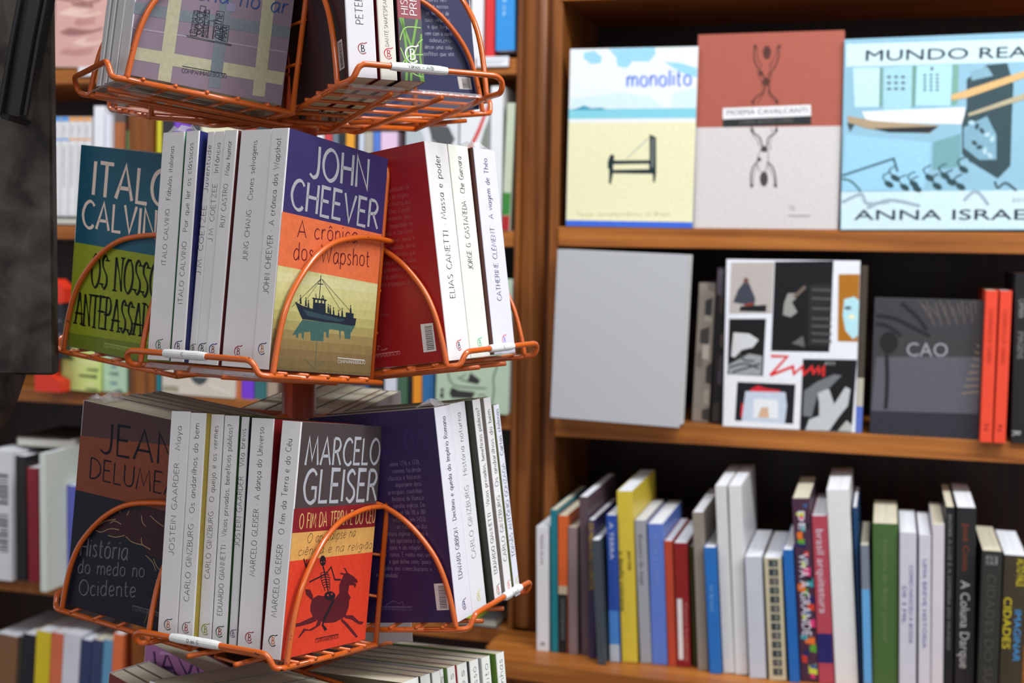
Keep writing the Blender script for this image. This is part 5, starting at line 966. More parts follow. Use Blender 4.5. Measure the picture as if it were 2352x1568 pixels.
SHELF_BOOKS = [
(-0.005,-0.09,-0.637,0.0205,0.1964,-0.0212,0.085,(214,212,214),'white slim paperback standing leftmost on the lower right shelf',{'t': [('B',(150,130,140),'História da arte',0.06,0.3,0.3),('B',(90,90,100),'R',0.93,0.96,0.4)]}),
(0.0191,-0.09,-0.637,0.011,0.2247,-0.0281,0.21,(22,116,128),'teal paperback next to the leftmost white one on the lower right shelf',{}),
(0.0305,-0.09,-0.637,0.0152,0.2166,-0.0239,0.17,(206,92,38),'orange paperback with a black lower half',{'bands': [(0.49,(190,170,140)),(0.43,(30,28,28))],'t': [('B',(120,120,120),'CONTOS REUNIDOS',0.6,0.9,0.4)]}),
(0.0469,-0.09,-0.637,0.0149,0.1995,-0.0271,0.17,(132,112,112),'mauve brown paperback beside the orange and black one',{}),
(0.0667,-0.088,-0.637,0.0139,0.2479,-0.0364,0.22,(88,70,78),'tall dark plum brown book with a pale top edge',{}),
(0.0822,-0.1,-0.637,0.0101,0.2156,-0.0311,0.18,(56,48,80),'navy paperback with mustard yellow lettering on its upper spine',{'t': [('B',(196,160,40),'OS MELHORES CONTOS',0.02,0.5,0.75)]}),
(0.1,-0.125,-0.637,0.0127,0.1909,-0.07,0.12,(62,70,76),'short charcoal grey book standing in front of the navy one',{}),
(0.1154,-0.105,-0.637,0.0161,0.2264,-0.0496,0.17,(38,74,156),'royal blue paperback left of the tall yellow one',{'bands': [(0.35,(70,130,200)),(0.12,(180,190,200))],'t': [('B',(200,205,230),'A TERRA',0.05,0.3,0.4)]}),
(0.1328,-0.1,-0.637,0.0244,0.2634,-0.0541,0.2,(206,182,58),'tall mustard yellow book with black lettering',{'t': [('B',(50,44,24),'o desafio crescente',0.35,0.7,0.28,0.2),('B',(50,44,24),'para hoje',0.35,0.46,0.28,0.75)]}),
(0.1604,-0.095,-0.637,0.0182,0.2197,-0.0671,0.17,(150,152,160),'grey paperback between the yellow and the pale blue books',{'t': [('B',(110,96,110),'Ensaios de hoje',0.1,0.45,0.35)]}),
(0.1789,-0.095,-0.637,0.0237,0.2159,-0.0575,0.19,(88,116,190),'pale blue thick paperback right of a grey one',{'t': [('B',(120,146,210),'VIDA E OBRA',0.08,0.45,0.3)]}),
(0.2037,-0.095,-0.637,0.0127,0.1917,-0.0619,0.17,(176,66,42),'brick red slim paperback beside the pale blue one',{}),
(0.2167,-0.095,-0.637,0.021,0.1899,-0.0539,0.17,(132,26,26),'dark red paperback with a white stripe on its spine',{'bar': (0.1,0.55,0.15,0.5,(214,206,206)),'t': [('B',(190,120,110),'Contos brasileiros',0.48,0.95,0.28,0.8)]}),
(0.2393,-0.08,-0.637,0.0056,0.182,-0.0611,0.15,(86,92,44),'thin olive green booklet behind a dark red paperback',{}),
(0.249,-0.1,-0.637,0.0165,0.2397,-0.0621,0.2,(138,128,116),'taupe hardback with a black side,taller than the books beside it',{}),
(0.2681,-0.11,-0.637,0.0178,0.1903,-0.0742,0.16,(34,104,178),'bright blue paperback right of the taupe hardback',{'t': [('B',(120,170,220),'O Brasil',0.3,0.5,0.3)]}),
(0.2869,-0.1,-0.637,0.0174,0.2818,-0.0722,0.2,(206,206,204),'left of the two tall leaning white books',{}),
(0.3046,-0.1,-0.637,0.0196,0.2832,-0.0651,0.2,(212,212,212),'right of the two tall leaning white books',{}),
(0.3267,-0.11,-0.637,0.025,0.1814,-0.0687,0.19,(188,192,202),'plain off white book right of the two tall leaning ones',{}),
(0.3554,-0.11,-0.637,0.0254,0.1816,-0.0729,0.19,(190,180,150),'cream spined book printed with a film strip',{'film': 1}),
(0.385,-0.11,-0.637,0.0149,0.1965,-0.0832,0.19,(30,98,172),'bright blue slim book between the film strip and the multicoloured spines',{}),
(0.4004,-0.1,-0.637,0.0256,0.2714,-0.0793,0.19,(70,40,60),'multicoloured paperback with big white lettering down its spine',{'patch': 1,'t': [('B',(220,216,224),'DE',0.07,0.17,0.4),('B',(220,216,224),'VIVA A GRANDE',0.3,0.75,0.55)]}),
(0.4265,-0.1,-0.637,0.0225,0.2476,-0.076,0.18,(170,66,80),'raspberry red book with white lettering and a navy patch',{'bands2': [(0.12,0.3,(36,34,96))],'t': [('B',(214,196,206),'brasil arquitetura',0.08,0.58,0.5)]}),
(0.4501,-0.1,-0.637,0.0323,0.2871,-0.0794,0.2,(216,216,214),'thick white hardback right of the raspberry one',{}),
(0.4827,-0.09,-0.637,0.0072,0.2622,-0.0702,0.17,(20,62,104),'thin navy book squeezed behind the thick white hardback',{}),
(0.4902,-0.11,-0.637,0.0121,0.2119,-0.0587,0.17,(112,122,134),'short grey and sky blue booklet left of the green book',{'bands2': [(0.05,0.7,(96,160,210))]}),
(0.5026,-0.105,-0.637,0.0354,0.2439,-0.0377,0.18,(66,98,48),'thick moss green book with faint lettering',{'t': [('B',(110,130,84),'História do Brasil colonial',0.1,0.7,0.2,0.5)]}),
(0.5389,-0.11,-0.637,0.0235,0.2347,-0.0347,0.17,(196,196,206),'white paperback with two lines of violet lettering',{'t': [('B',(110,106,160),'COMO NASCEU A BOSSA',0.2,0.68,0.25,0.7),('B',(110,106,160),'DE 3 MIL',0.33,0.56,0.25,0.3)]}),
(0.5651,-0.11,-0.637,0.017,0.2334,-0.0346,0.17,(200,198,206),'white paperback with one line of violet lettering',{'t': [('B',(120,116,170),'UMA BREVE HISTÓRIA',0.15,0.7,0.35)]}),
(0.5824,-0.11,-0.637,0.0165,0.2494,-0.0312,0.17,(204,198,204),'slim white paperback beside the black spines',{}),
(0.5998,-0.1,-0.637,0.0126,0.2737,-0.0295,0.19,(28,27,30),'slim black book with small grey lettering',{'t': [('B',(130,130,130),'ENTRE A LUZ E A SOMBRA DO MUNDO',0.04,0.75,0.35)]}),
(0.6145,-0.1,-0.637,0.0265,0.2743,-0.0287,0.2,(34,33,34),'wide black book with an orange name and white title',{'t': [('B',(130,66,40),'José Costa',0.08,0.33,0.32),('B',(190,190,186),'A Coluna Darque',0.38,0.84,0.5)]}),
(0.6433,-0.12,-0.637,0.0271,0.22,-0.0085,0.17,(44,44,40),'black book with faint olive lettering at the far right',{'t': [('B',(150,150,150),'GETER',0.03,0.09,0.6,0.5),('B',(76,74,64),'CIDADES DO SUL',0.15,0.9,0.45)]}),
(0.6721,-0.11,-0.637,0.0311,0.2141,-0.0059,0.17,(60,52,36),'book with yellow,blue and white lettering at the far right edge',{'t': [('B',(220,200,40),'ALTO FALE',0.02,0.2,0.35,0.75),('B',(220,200,40),'CIDADES',0.28,0.62,0.35,0.25),('B',(70,150,210),'IMAGINAR',0.36,0.7,0.3,0.7)]}),
(0.6387,-0.02,-0.2795,0.0174,0.2207,-0.0044,0.16,(226,70,44),'left of the two orange red slim books',{'t': [('B',(190,60,40),'CADERNOS DE CINEMA',0.12,0.48,0.35),('B',(150,40,30),'N',0.88,0.92,0.4)]}),
(0.6576,-0.02,-0.2795,0.0168,0.2208,-0.0014,0.16,(226,70,44),'right of the two orange red slim books',{'t': [('B',(190,60,40),'CADERNOS DE CINEMA',0.12,0.48,0.35),('B',(150,40,30),'N',0.88,0.92,0.4)]}),
(0.6819,-0.01,-0.2795,0.0255,0.2455,-0.0177,0.18,(26,25,28),'black tall book at the right end of the middle shelf',{'t': [('B',(150,150,150),'CAMARA',0.15,0.26,0.35,0.4),('B',(130,130,130),'IMAGENS',0.34,0.5,0.35,0.4),('B',(180,180,180),'R',0.93,0.96,0.5,0.3)]}),
(0.4623,0.004,-0.2795,0.0108,0.2524,-0.0016,0.16,(70,62,50),'spine of a magazine with a blue foot standing right of the collage cover',{'bands': [(0.33,(190,184,168)),(0.16,(92,116,196))],'t': []}),
(0.2108,0.03,-0.2795,0.0274,0.2206,0.0271,0.14,(150,140,128),'photo covered grey spine right of the silver grey box',{'patchg': 1}),
(0.243,0.02,-0.2795,0.0183,0.2448,0.0109,0.14,(30,27,28),'dark spine with dull patches left of the collage cover',{'patchd': 1}),
(-0.9637,0.0,0.0175,0.019,0.1915,0.0288,0.16,(226,226,226),'white series spine with an orange top,partly behind the dark panel',{'zoff': 0.015,'bands2': [(0.95,1,(236,120,70)),(0.76,0.785,(236,120,70))],'t': [('B',(130,130,140),'ensaios 1',0.08,0.2,0.3),('B',(150,150,160),'história geral da arte',0.3,0.7,0.3)]}),
(-0.9437,0.0,0.0175,0.0162,0.1913,0.0281,0.16,(226,226,226),'white series spine with a blue band,nearer the dark panel',{'zoff': 0.015,'bands2': [(0.95,1,(90,150,220)),(0.76,0.785,(90,150,220))],'t': [('B',(130,130,140),'ensaios 2',0.08,0.2,0.3),('B',(150,150,160),'história geral da arte',0.3,0.7,0.3)]}),
(-0.9265,0.0,0.0175,0.0161,0.1911,0.0274,0.16,(226,226,226),'white series spine with a blue band,next to the orange banded ones',{'zoff': 0.015,'bands2': [(0.95,1,(90,150,220)),(0.76,0.785,(90,150,220))],'t': [('B',(130,130,140),'ensaios 3',0.08,0.2,0.3),('B',(150,150,160),'história geral da arte',0.3,0.7,0.3)]}),
(-0.9093,0.0,0.0175,0.0152,0.1909,0.0268,0.16,(226,226,226),'first of three white series spines with an orange band',{'zoff': 0.015,'bands2': [(0.95,1,(240,160,90)),(0.76,0.785,(240,160,90))],'t': [('B',(130,130,140),'ensaios 4',0.08,0.2,0.3),('B',(150,150,160),'história geral da arte',0.3,0.7,0.3)]}),
(-0.8932,0.0,0.0175,0.0142,0.1907,0.0262,0.16,(226,226,226),'middle of three white series spines with an orange band',{'zoff': 0.015,'bands2': [(0.95,1,(240,160,90)),(0.76,0.785,(240,160,90))],'t': [('B',(130,130,140),'ensaios 5',0.08,0.2,0.3),('B',(150,150,160),'história geral da arte',0.3,0.7,0.3)]}),
(-0.8779,0.0,0.0175,0.0142,0.1906,0.0257,0.16,(226,226,226),'white series spine with an orange band beside the plain tall white ones',{'zoff': 0.015,'bands2': [(0.95,1,(240,160,90)),(0.76,0.785,(240,160,90))],'t': [('B',(130,130,140),'ensaios 6',0.08,0.2,0.3),('B',(150,150,160),'história geral da arte',0.3,0.7,0.3)]}),
(-0.8589,0.0,0.0175,0.0211,0.2093,0.0222,0.17,(232,232,236),'tall plain white book in the left bay,left of its shorter twin',{}),
(-0.8358,0.0,0.0175,0.0121,0.1939,0.0179,0.17,(224,226,236),'plain white book in the left bay,right of its taller twin',{}),
(-0.8234,0.01,0.0175,0.0228,0.2137,0.0224,0.17,(96,86,80),'grey brown spine with a rust stripe in the left bay',{'bands2': [(0.1,0.85,(170,100,60))]}),
(-0.7987,0.01,0.0175,0.007,0.1664,0.0206,0.17,(90,150,90),'thin green booklet against the bookcase upright',{}),
(-0.7383,0.01,0.0175,0.0098,0.1946,0.0184,0.15,(214,206,50),'yellow thin spine behind the middle row of the rack',{}),
(-0.7275,0.01,0.0175,0.0231,0.1996,0.0174,0.15,(46,46,50),'black spine behind the middle row of the rack',{}),
(-0.7033,0.01,0.0175,0.0332,0.203,0.0161,0.15,(120,70,190),'purple book peeking above the crinkled plastic wrap',{}),
(-0.6691,0.01,0.0175,0.0177,0.1877,0.0161,0.15,(70,72,78),'dark grey spine right of the purple book',{}),
(-0.6502,0.01,0.0175,0.0768,0.1931,0.0139,0.15,(226,222,190),'wide cream spine peeking under the top row of the rack',{}),
(-0.5689,0.01,0.0175,0.0247,0.1925,0.0119,0.15,(150,60,50),'dark red spine behind the rack pole',{}),
(-0.5431,0.01,0.0175,0.04,0.1936,0.0106,0.15,(60,70,80),'slate spine behind the rack pole',{}),
(-0.502,0.01,0.0175,0.0476,0.1916,0.0091,0.15,(170,160,140),'beige spine behind the rack pole',{}),
(-0.4364,0.01,0.0175,0.0175,0.1635,0.0093,0.15,(226,226,226),'white spine just right of the rack pole',{}),
(-0.4172,0.01,0.0175,0.0135,0.1612,0.0089,0.15,(206,70,76),'red spine just right of the rack pole',{}),
(-0.4028,0.01,0.0175,0.0111,0.1611,0.0084,0.15,(110,124,136),'blue grey spine right of the red one',{}),
(-0.3909,0.01,0.0175,0.0118,0.161,0.008,0.15,(40,46,50),'black slim spine left of the amber one',{}),
(-0.3782,0.01,0.0175,0.0157,0.163,0.0072,0.15,(232,160,50),'amber spine behind the rack',{}),
(-0.3616,0.01,0.0175,0.0063,0.1586,0.0072,0.15,(60,40,40),'dark brown thin spine beside the amber one',{}),
(-0.3545,0.01,0.0175,0.0094,0.1585,0.0069,0.15,(200,210,226),'pale blue thin spine beside the brown one',{}),
(-0.3443,0.01,0.0175,0.0148,0.1606,0.0062,0.15,(178,172,160),'grey beige spine left of the cobalt one',{}),
(-0.3286,0.01,0.0175,0.0124,0.1605,0.0057,0.15,(84,124,206),'cobalt blue spine behind the rack',{}),
(-0.3153,0.01,0.0175,0.0301,0.1603,0.0049,0.15,(226,196,222),'wide lilac pink spine behind the rack',{}),
(-0.1209,0.0,0.0175,0.0202,0.2305,-0.0019,0.16,(224,226,228),'tall white leaning book at the right end of the behind-rack shelf',{}),
(-0.1004,0.0,0.0175,0.0138,0.204,0.0315,0.16,(190,200,176),'pale sage spine with a red foot against the bookcase post',{'bands2': [(0,0.12,(170,40,44)),(0.12,0.3,(60,130,60))]}),
(-0.1567,0.0,0.292,0.0212,0.2091,0.0001,0.16,(226,224,226),'white spine on the top shelf behind the rack',{}),
(-0.1324,0.0,0.292,0.0152,0.1945,-0.0037,0.16,(214,52,54),'red spine on the top shelf behind the rack',{}),
(-0.1148,0.0,0.292,0.0317,0.2203,-0.0093,0.16,(52,140,212),'sky blue book on the top shelf beside the bookcase post',{'zoff': 0.012,'t': [('B',(150,200,236),'Poesia',0.15,0.75,0.25)]}),
(-0.8408,0.0,-0.2795,0.0478,0.133,0.005,0.15,(176,206,176),'pale green patterned spine against the left upright',{'patchp': 1}),
(-0.9205,-0.01,-0.2795,0.0772,0.1315,0.0218,0.15,(206,222,132),'yellow green patterned book on the left shelf',{'patchy': 1}),
(-0.7383,0.01,-0.2795,0.0072,0.1912,0.0147,0.15,(50,170,190),'cyan spine beside the left upright',{}),
(-0.5849,0.01,-0.2795,0.0134,0.193,0.0087,0.15,(206,120,70),'tan orange spine left of the purple one on the middle shelf',{}),
(-0.5705,0.01,-0.2795,0.0233,0.1943,0.008,0.15,(120,60,214),'violet spine left of the rack pole',{}),
(-0.5462,0.01,-0.2795,0.0232,0.1926,0.0072,0.15,(50,110,112),'dark teal spine left of the rack pole',{}),
(-0.5221,0.01,-0.2795,0.0206,0.191,0.0064,0.15,(170,150,130),'beige spine left of the rack pole',{}),
(-0.5004,0.01,-0.2795,0.061,0.2054,0.0043,0.15,(90,60,50),'brown spine hidden by the rack pole',{}),
(-0.4375,0.01,-0.2795,0.0121,0.1923,0.0034,0.15,(110,150,140),'sage spine right of the rack pole',{}),
(-0.4244,0.01,-0.2795,0.0289,0.1988,0.0024,0.15,(210,214,222),'white spine right of the rack pole',{}),
(-0.3946,0.01,-0.2795,0.0231,0.1855,0.002,0.15,(62,64,72),'slate grey spine right of the white one',{}),
(-0.3705,0.01,-0.2795,0.0229,0.2081,0.0001,0.15,(34,48,84),'navy spine right of the slate one',{}),
(-0.3466,0.01,-0.2795,0.015,0.2013,-0.0003,0.15,(46,76,120),'steel blue spine behind the rack',{}),
(-0.3307,0.01,-0.2795,0.0258,0.1872,-0.0005,0.15,(28,28,30),'black spine behind the rack on the middle shelf',{}),
(-0.3039,0.01,-0.2795,0.0218,0.1894,-0.0015,0.15,(206,210,222),'white spine above the dark books behind the rack',{}),
(-0.2812,0.01,-0.2795,0.0186,0.1878,-0.0022,0.15,(66,100,76),'forest green spine behind the rack',{}),
(-0.2618,0.01,-0.2795,0.0077,0.2062,-0.0035,0.15,(24,28,30),'thin black spine left of the orange one',{}),
(-0.2532,0.01,-0.2795,0.0161,0.2087,-0.004,0.15,(238,146,36),'bright orange spine behind the rack',{}),
(-0.2361,0.01,-0.2795,0.0214,0.2135,-0.0049,0.15,(52,120,180),'marbled blue spine right of the orange one',{}),
(-1.0737,-0.02,-0.637,0.0509,0.2408,0.0152,0.2,(214,214,218),'white book with heavy black lettering at the far left edge',{'bars': 1}),
(-1.0199,-0.01,-0.637,0.0217,0.2319,0.0038,0.2,(34,30,30),'black tall book at the far left',{}),
(-0.9947,-0.01,-0.637,0.0241,0.2117,-0.0035,0.2,(140,30,42),'crimson book beside the pale one at the far left',{}),
(-0.9324,-0.06,-0.637,0.0131,0.2493,0.0033,0.19,(206,214,204),'pale thick hardback beside the left side of the rack',{}),
(-0.919,0.0,-0.637,0.0192,0.1824,0.0055,0.15,(90,96,180),'blue violet book behind the pale hardback',{}),
(-1.0912,0.0,-0.95,0.0493,0.2062,0.077,0.16,(126,88,60),'tan brown spine at the lower left corner',{}),
(-1.041,0.0,-0.95,0.0085,0.2052,0.0785,0.16,(60,54,40),'thin olive brown spine at the lower left corner',{}),
(-1.0311,0.0,-0.95,0.0272,0.2113,0.075,0.16,(34,34,40),'black spine in the lowest left row',{}),
(-1.0014,0.0,-0.95,0.0316,0.2202,0.0702,0.16,(214,190,40),'yellow and red spine in the lowest left row',{}),
(-0.9688,0.0,-0.95,0.025,0.22,0.0709,0.16,(214,110,76),'salmon orange spine in the lowest left row',{}),
(-0.9428,0.0,-0.95,0.0356,0.2207,0.0712,0.16,(214,214,222),'white thick spine in the lowest left row',{}),
(-0.9069,0.0,-0.95,0.0228,0.2133,0.0776,0.16,(52,62,98),'left navy spine of the lowest left row',{}),
(-0.883,0.0,-0.95,0.0226,0.2157,0.0766,0.16,(56,64,100),'right navy spine of the lowest left row',{}),
(-0.8593,0.0,-0.95,0.0189,0.218,0.0757,0.16,(96,150,184),'light blue spine in the lowest left row',{}),
(-0.8382,0.0,-0.95,0.02,0.231,0.0671,0.16,(222,112,64),'orange spine against the left upright in the lowest row',{}),
]
FACES = {'beach': (0.0081,-0.005,0.0255,0.201,0.2762,0.0047),'acrobats': (0.2099,0.0,0.0255,0.2167,0.2945,-0.0026),'kitchen': (0.4302,-0.006,0.0255,0.2986,0.2806,-0.0132),'magazine': (0.2642,-0.004,-0.2795,0.1983,0.2581,-0.0067),'palms': (0.4834,0.0,-0.2795,0.1547,0.2048,0.0013)}
FACE_MORE = [
(-0.0002,-0.05,-0.2795,0.2039,0.2638,0.0256,0.046,(176,178,182),'silver grey cloth slipcase box on the middle right shelf',None),
(-0.9389,0.0,0.292,0.1166,0.1657,0.0314,0.02,(206,160,150),'salmon pink picture book on the top left shelf','salmon'),
(-0.9497,0.0,0.292,0.0121,0.1591,0.06,0.02,(36,44,42),'black slim case at the left end of the top left shelf',None),
(-0.7214,0.0,-0.2795,0.1421,0.2048,0.0193,0.02,(214,204,188),'cream book facing out with a grey shield emblem','cream'),
(-0.2052,-0.012,-0.2795,0.1241,0.219,0.0158,0.02,(176,196,170),'pale green book facing out with black curved shapes','greenart'),
(-0.2666,0.0,0.0175,0.0906,0.2108,0.0021,0.015,(214,218,222),'white book facing out with a grey figure behind the rack','figure'),
(-0.1752,0.003,0.0175,0.0504,0.2114,0.0063,0.015,(222,226,228),'white book facing out crossed by a red diagonal stripe','redstripe'),
]

# ------------------------------------------------------------------ the bookcase (local frame: x along the shelves, y into the case, z height)
PSI = -.2824; P0 = Vector((.07626, 2.05704, 0))
BM = Matrix.Translation(P0) @ Matrix.Rotation(PSI, 4, 'Z')
Z = lambda z: z+CAMZ
def board(mb, x0, x1, y0, y1, z0, z1, mt, bev=.0012): mb.box(x0, x1, y0, y1, z0, z1, mt, bev)
LEV = (.292, .0175, -.2795, -.637, -.95)
bcL = empty('bookcase', BM, 'tall varnished wooden bookcase of two bays behind the wire rack', 'bookcase')
DP = .26
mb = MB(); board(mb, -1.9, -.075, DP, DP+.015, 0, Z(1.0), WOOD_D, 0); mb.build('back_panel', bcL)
for x0, x1 in ((-1.50, -1.465), (-.786, -.739), (-.0788, -.0710)):
    mb = MB(); board(mb, x0, x1, .0, DP, 0, Z(1.0), WOOD_V); mb.build('upright', bcL)
for xa, xb in ((-1.465, -.786), (-.739, -.0788)):
    for z in (.62,)+LEV+(-1.3,):
        mb = MB(); board(mb, xa+.0005, xb-.0005, .0015, DP-.001, Z(z-.026), Z(z), WOOD_H); mb.build('shelf', bcL)
bcR = empty('bookcase', BM, 'varnished wooden bookcase right of the fluted post with face out books', 'bookcase')
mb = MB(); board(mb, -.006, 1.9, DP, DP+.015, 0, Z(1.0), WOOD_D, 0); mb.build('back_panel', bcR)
for x0, x1 in ((-.0205, -.0055), (1.3, 1.32)):
    mb = MB(); board(mb, x0, x1, .0, DP, 0, Z(1.0), WOOD_V); mb.build('upright', bcR)
for z, th in ((.408, .03), (.0255, .0312), (-.2795, .0312)):
    mb = MB(); board(mb, -.005, 1.2995, -.004, DP-.001, Z(z-th), Z(z), WOOD_H); mb.build('shelf', bcR)
mb = MB(); zt = Z(-.637); zb = Z(-.664)
out = [(-.085, .0), (-.085, -.10), (-.045, -.150), (.15, -.162), (1.32, -.162), (1.32, DP-.001), (-.005, DP-.001), (-.005, 0)]
n = len(out); mb.add([(x, y, zb) for x, y in out]+[(x, y, zt) for x, y in out], [tuple(range(n-1, -1, -1)), tuple(range(n, 2*n))]+[(i, (i+1) % n, n+(i+1) % n, n+i) for i in range(n)], WOOD_H)
mb.build('counter_shelf', bcR)
mb = MB(); board(mb, -.06, 1.31, -.13, .24, 0, zb-.0005, WOOD_V); mb.build('lower_cabinet', bcR)
post = empty('fluted_post', BM, 'dark wooden post between the two bookcases with a raised moulding', 'post')
mb = MB(); board(mb, -.0708, -.0208, .012, .2, Z(-.6365), Z(1.0), WOOD_V); mb.build('post_board', post)
mb = MB(); tube(mb, [(-.038, .010, Z(-.6365)), (-.038, .010, Z(1.0))], .0085, WOOD_V, 14); mb.build('moulding', post, True)
fl = MB(); fl.box(-4, 4, -2.5, 5, -.02, 0, wood_mat('floor_boards', (70, 44, 30), (104, 70, 46), 0, 3)); o = fl.build('floor'); o['kind'] = 'structure'; tag(o, 'brown wooden shop floor', 'floor')
wl = MB(); wl.box(-2.6, 2.6, .30, .36, 0, 3.1, mat((150, 140, 126), 'matte')); o = wl.build('wall_back'); o.matrix_world = BM; o['kind'] = 'structure'; tag(o, 'plain wall behind the bookcases', 'wall')
cl = MB(); cl.box(-4, 4, -2.5, 5, 3.1, 3.16, mat((190, 186, 178), 'matte')); o = cl.build('ceiling'); o['kind'] = 'structure'; tag(o, 'pale shop ceiling', 'ceiling')
tagm = mat((224, 226, 232), 'tag')
def slip(x0, x1, z, label, y=-.0015):
    mb = MB(); mb.box(x0, x1, y-.0006, y, Z(z-.013), Z(z+.003), tagm); mb.box(x0, x1, y-.0006, y+.02, Z(z+.0005), Z(z+.0012), tagm)
    for i in range(2): mb.box(x0+.005, x1-.006-(i*.006), y-.0008, y-.0006, Z(z-.0045-i*.004), Z(z-.0035-i*.004), mat((150, 156, 170), 'ink'))
    o = mb.build('shelf_label'); o.matrix_world = BM; tag(o, label, 'label')
slip(-.884, -.853, .292, 'small white paper label on the edge of the top left shelf')
slip(-.146, -.092, .292, 'white paper label strip on the top shelf beside the bookcase post')

def shelf_book(S, D, Zb, Wd, H, roll, dep, col, label, ex, hardcase=0):
    th = math.atan(roll); zz = Zb+max(0, roll*Wd)+.0002+ex.get('zoff', 0)
    M_ = BM @ Matrix.Translation((S, D, Z(zz))) @ Matrix.Rotation(th, 4, 'Y'); H = H-max(0, roll*Wd)-ex.get('zoff', 0)
    Wd = Wd-.0006
    r = empty('book', M_, label, 'book', ex.get('g'))
    cm = mat(col, 'card')
    book_parts(r, Wd, dep, H, cm, cm, cm, PAGES_W if (sum(col)+int(S*1000)) % 3 else PAGES, .0008)
    mb = MB(); F = lambda p, q: (p, -.00014, q); rnd = random.Random(label)
    for q, c in ex.get('bands', []): mb.add([F(.0004, .0004), F(Wd-.0004, .0004), F(Wd-.0004, H*q), F(.0004, H*q)], [(0, 1, 2, 3)], mat(c, 'print')); F = (lambda e: (lambda p, q: (p, e, q)))(F(0, 0)[1]-.00003)
    for q0, q1, c in ex.get('bands2', []): mb.add([F(.0004, H*q0+.0004), F(Wd-.0004, H*q0+.0004), F(Wd-.0004, H*q1-.0004), F(.0004, H*q1-.0004)], [(0, 1, 2, 3)], mat(c, 'print'))
    if 'bar' in ex:
        q0, q1, x0, x1, c = ex['bar']; mb.add([F(Wd*x0, H*q0*.6), F(Wd*x1, H*q0*.6), F(Wd*x1, H*q1), F(Wd*x0, H*q1)], [(0, 1, 2, 3)], mat(c, 'print'))
    if 'film' in ex:
        for i in range(13):
            q = .04+i*.074
            mb.add([F(Wd*.25, H*q), F(Wd*.8, H*q), F(Wd*.8, H*(q+.06)), F(Wd*.25, H*(q+.06))], [(0, 1, 2, 3)], mat([(60, 70, 66), (84, 80, 78), (50, 56, 60)][i % 3], 'print'))
            mb.add([(Wd*.55, -.0002, H*(q+.01)), (Wd*.62, -.0002, H*(q+.01)), (Wd*.62, -.0002, H*(q+.05)), (Wd*.55, -.0002, H*(q+.05))], [(0, 1, 2, 3)], mat((150, 152, 140), 'print'))
    for key, pal, nn in (('patch', [(210,50,110),(190,200,60),(60,90,130),(200,60,40),(40,36,90),(90,150,50),(220,110,40),(60,150,160),(30,26,30)], 30), ('patchg', [(70,68,64),(176,168,152),(60,60,58),(120,112,104),(200,190,176)], 9), ('patchd', [(70,60,56),(90,84,96),(56,40,40),(110,100,80)], 6), ('patchp', [(90,120,110),(110,140,150),(200,224,200)], 14), ('patchy', [(110,130,70),(222,232,160),(90,110,60)], 12)):
        if key in ex:
            for i in range(nn):
                x0 = rnd.uniform(0, .7)*Wd; q = (i+rnd.uniform(0, .8))/nn*.97*H; c = pal[i % len(pal)]; w2 = rnd.uniform(.2, .6)*Wd; h2 = H/nn*rnd.uniform(.5, 1.6) if key not in ('patchp', 'patchy') else H/nn*.4
                x1 = min(Wd-.0005, x0+w2); e = -.00015-i*.000006
                mb.add([(max(.0004, x0), e, max(q, .0004)), (x1, e, max(q-.002, .0004)), (x1, e, min(H-.0005, q+h2)), (max(.0004, x0), e, min(H-.0005, q+h2*.8))], [(0, 1, 2, 3)], mat(c, 'print'))
    if 'bars' in ex:
        q = .22
        while q < .82:
            h2 = rnd.choice((.008, .014, .02)); x0 = .3 if rnd.random() < .8 else .5
            if not .52 < q < .56: mb.add([F(Wd*x0, H*q), F(Wd*.86, H*q), F(Wd*.86, H*(q+h2)), F(Wd*x0, H*(q+h2))], [(0, 1, 2, 3)], mat((40, 40, 44), 'ink'))
            q += h2+.012
    if mb.v: mb.build('spine_print', r)
    if ex.get('t'):
        mb = MB()
        for t in ex['t']:
            _, c, s, f0, f1, hf = t[:6]; xo = t[6] if len(t) > 6 else .5; h = Wd*hf
            # reads downwards: p runs down, glyph tops point right
            TT = lambda p, q: (q, -.0005, H-p)
            bold_text(mb, s, (f0*H, Wd*xo-h*.5), (f1*H, Wd*xo-h*.5), h, mat(c, 'ink'), TT)
        mb.build('spine_lettering', r)
    return r
for row in SHELF_BOOKS: shelf_book(*row)
def face_book(S, D, Zb, Wd, H, roll, th, col, label, art, name='book', kind='card', pages=None):
    M_ = BM @ Matrix.Translation((S, D, Z(Zb+max(0, -roll*0)+max(0, roll*Wd)+.0002))) @ Matrix.Rotation(math.atan(roll), 4, 'Y')
    r = empty(name, M_, label, 'book' if name == 'book' else 'box'); cm = mat(col, kind); t = .0008 if th < .03 else .0025
    mb = MB(); mb.box(0, Wd, 0, t, 0, H, cm, .0003); mb.box(0, t, t, th, 0, H, cm); mb.box(t, Wd, th-t, th, 0, H, cm)
    mb.build('cover', r)
    pb = MB(); pb.box(t, Wd-.002, t+.0001, th-t-.0001, .001, H-.001, pages or PG_Y); pb.build('page_block', r)
    if art: draw_art('cover_print', ART[art], lambda p, q, e: (p, -e, q), r, 1.0, (Wd, H))
    return r
PG_Y = paper_mat('Y', (222, 220, 216))
FACE = FACES
face_book(*FACE['beach'], .014, (214, 232, 246), 'book facing out with a beach, blue sky and an empty chair frame', 'beach')
face_book(*FACE['acrobats'], .018, (166, 88, 72), 'tall brown and grey book facing out with two mirrored acrobats', 'acrobats', pages=mat((206, 150, 190), 'matte'))
face_book(*FACE['kitchen'], .016, (140, 184, 204), 'wide glossy light blue picture book at the right end of the upper shelf', 'kitchen')
face_book(*FACE['magazine'], .007, (226, 228, 234), 'white magazine with a collage of photos and a red scribbled title', 'magazine')
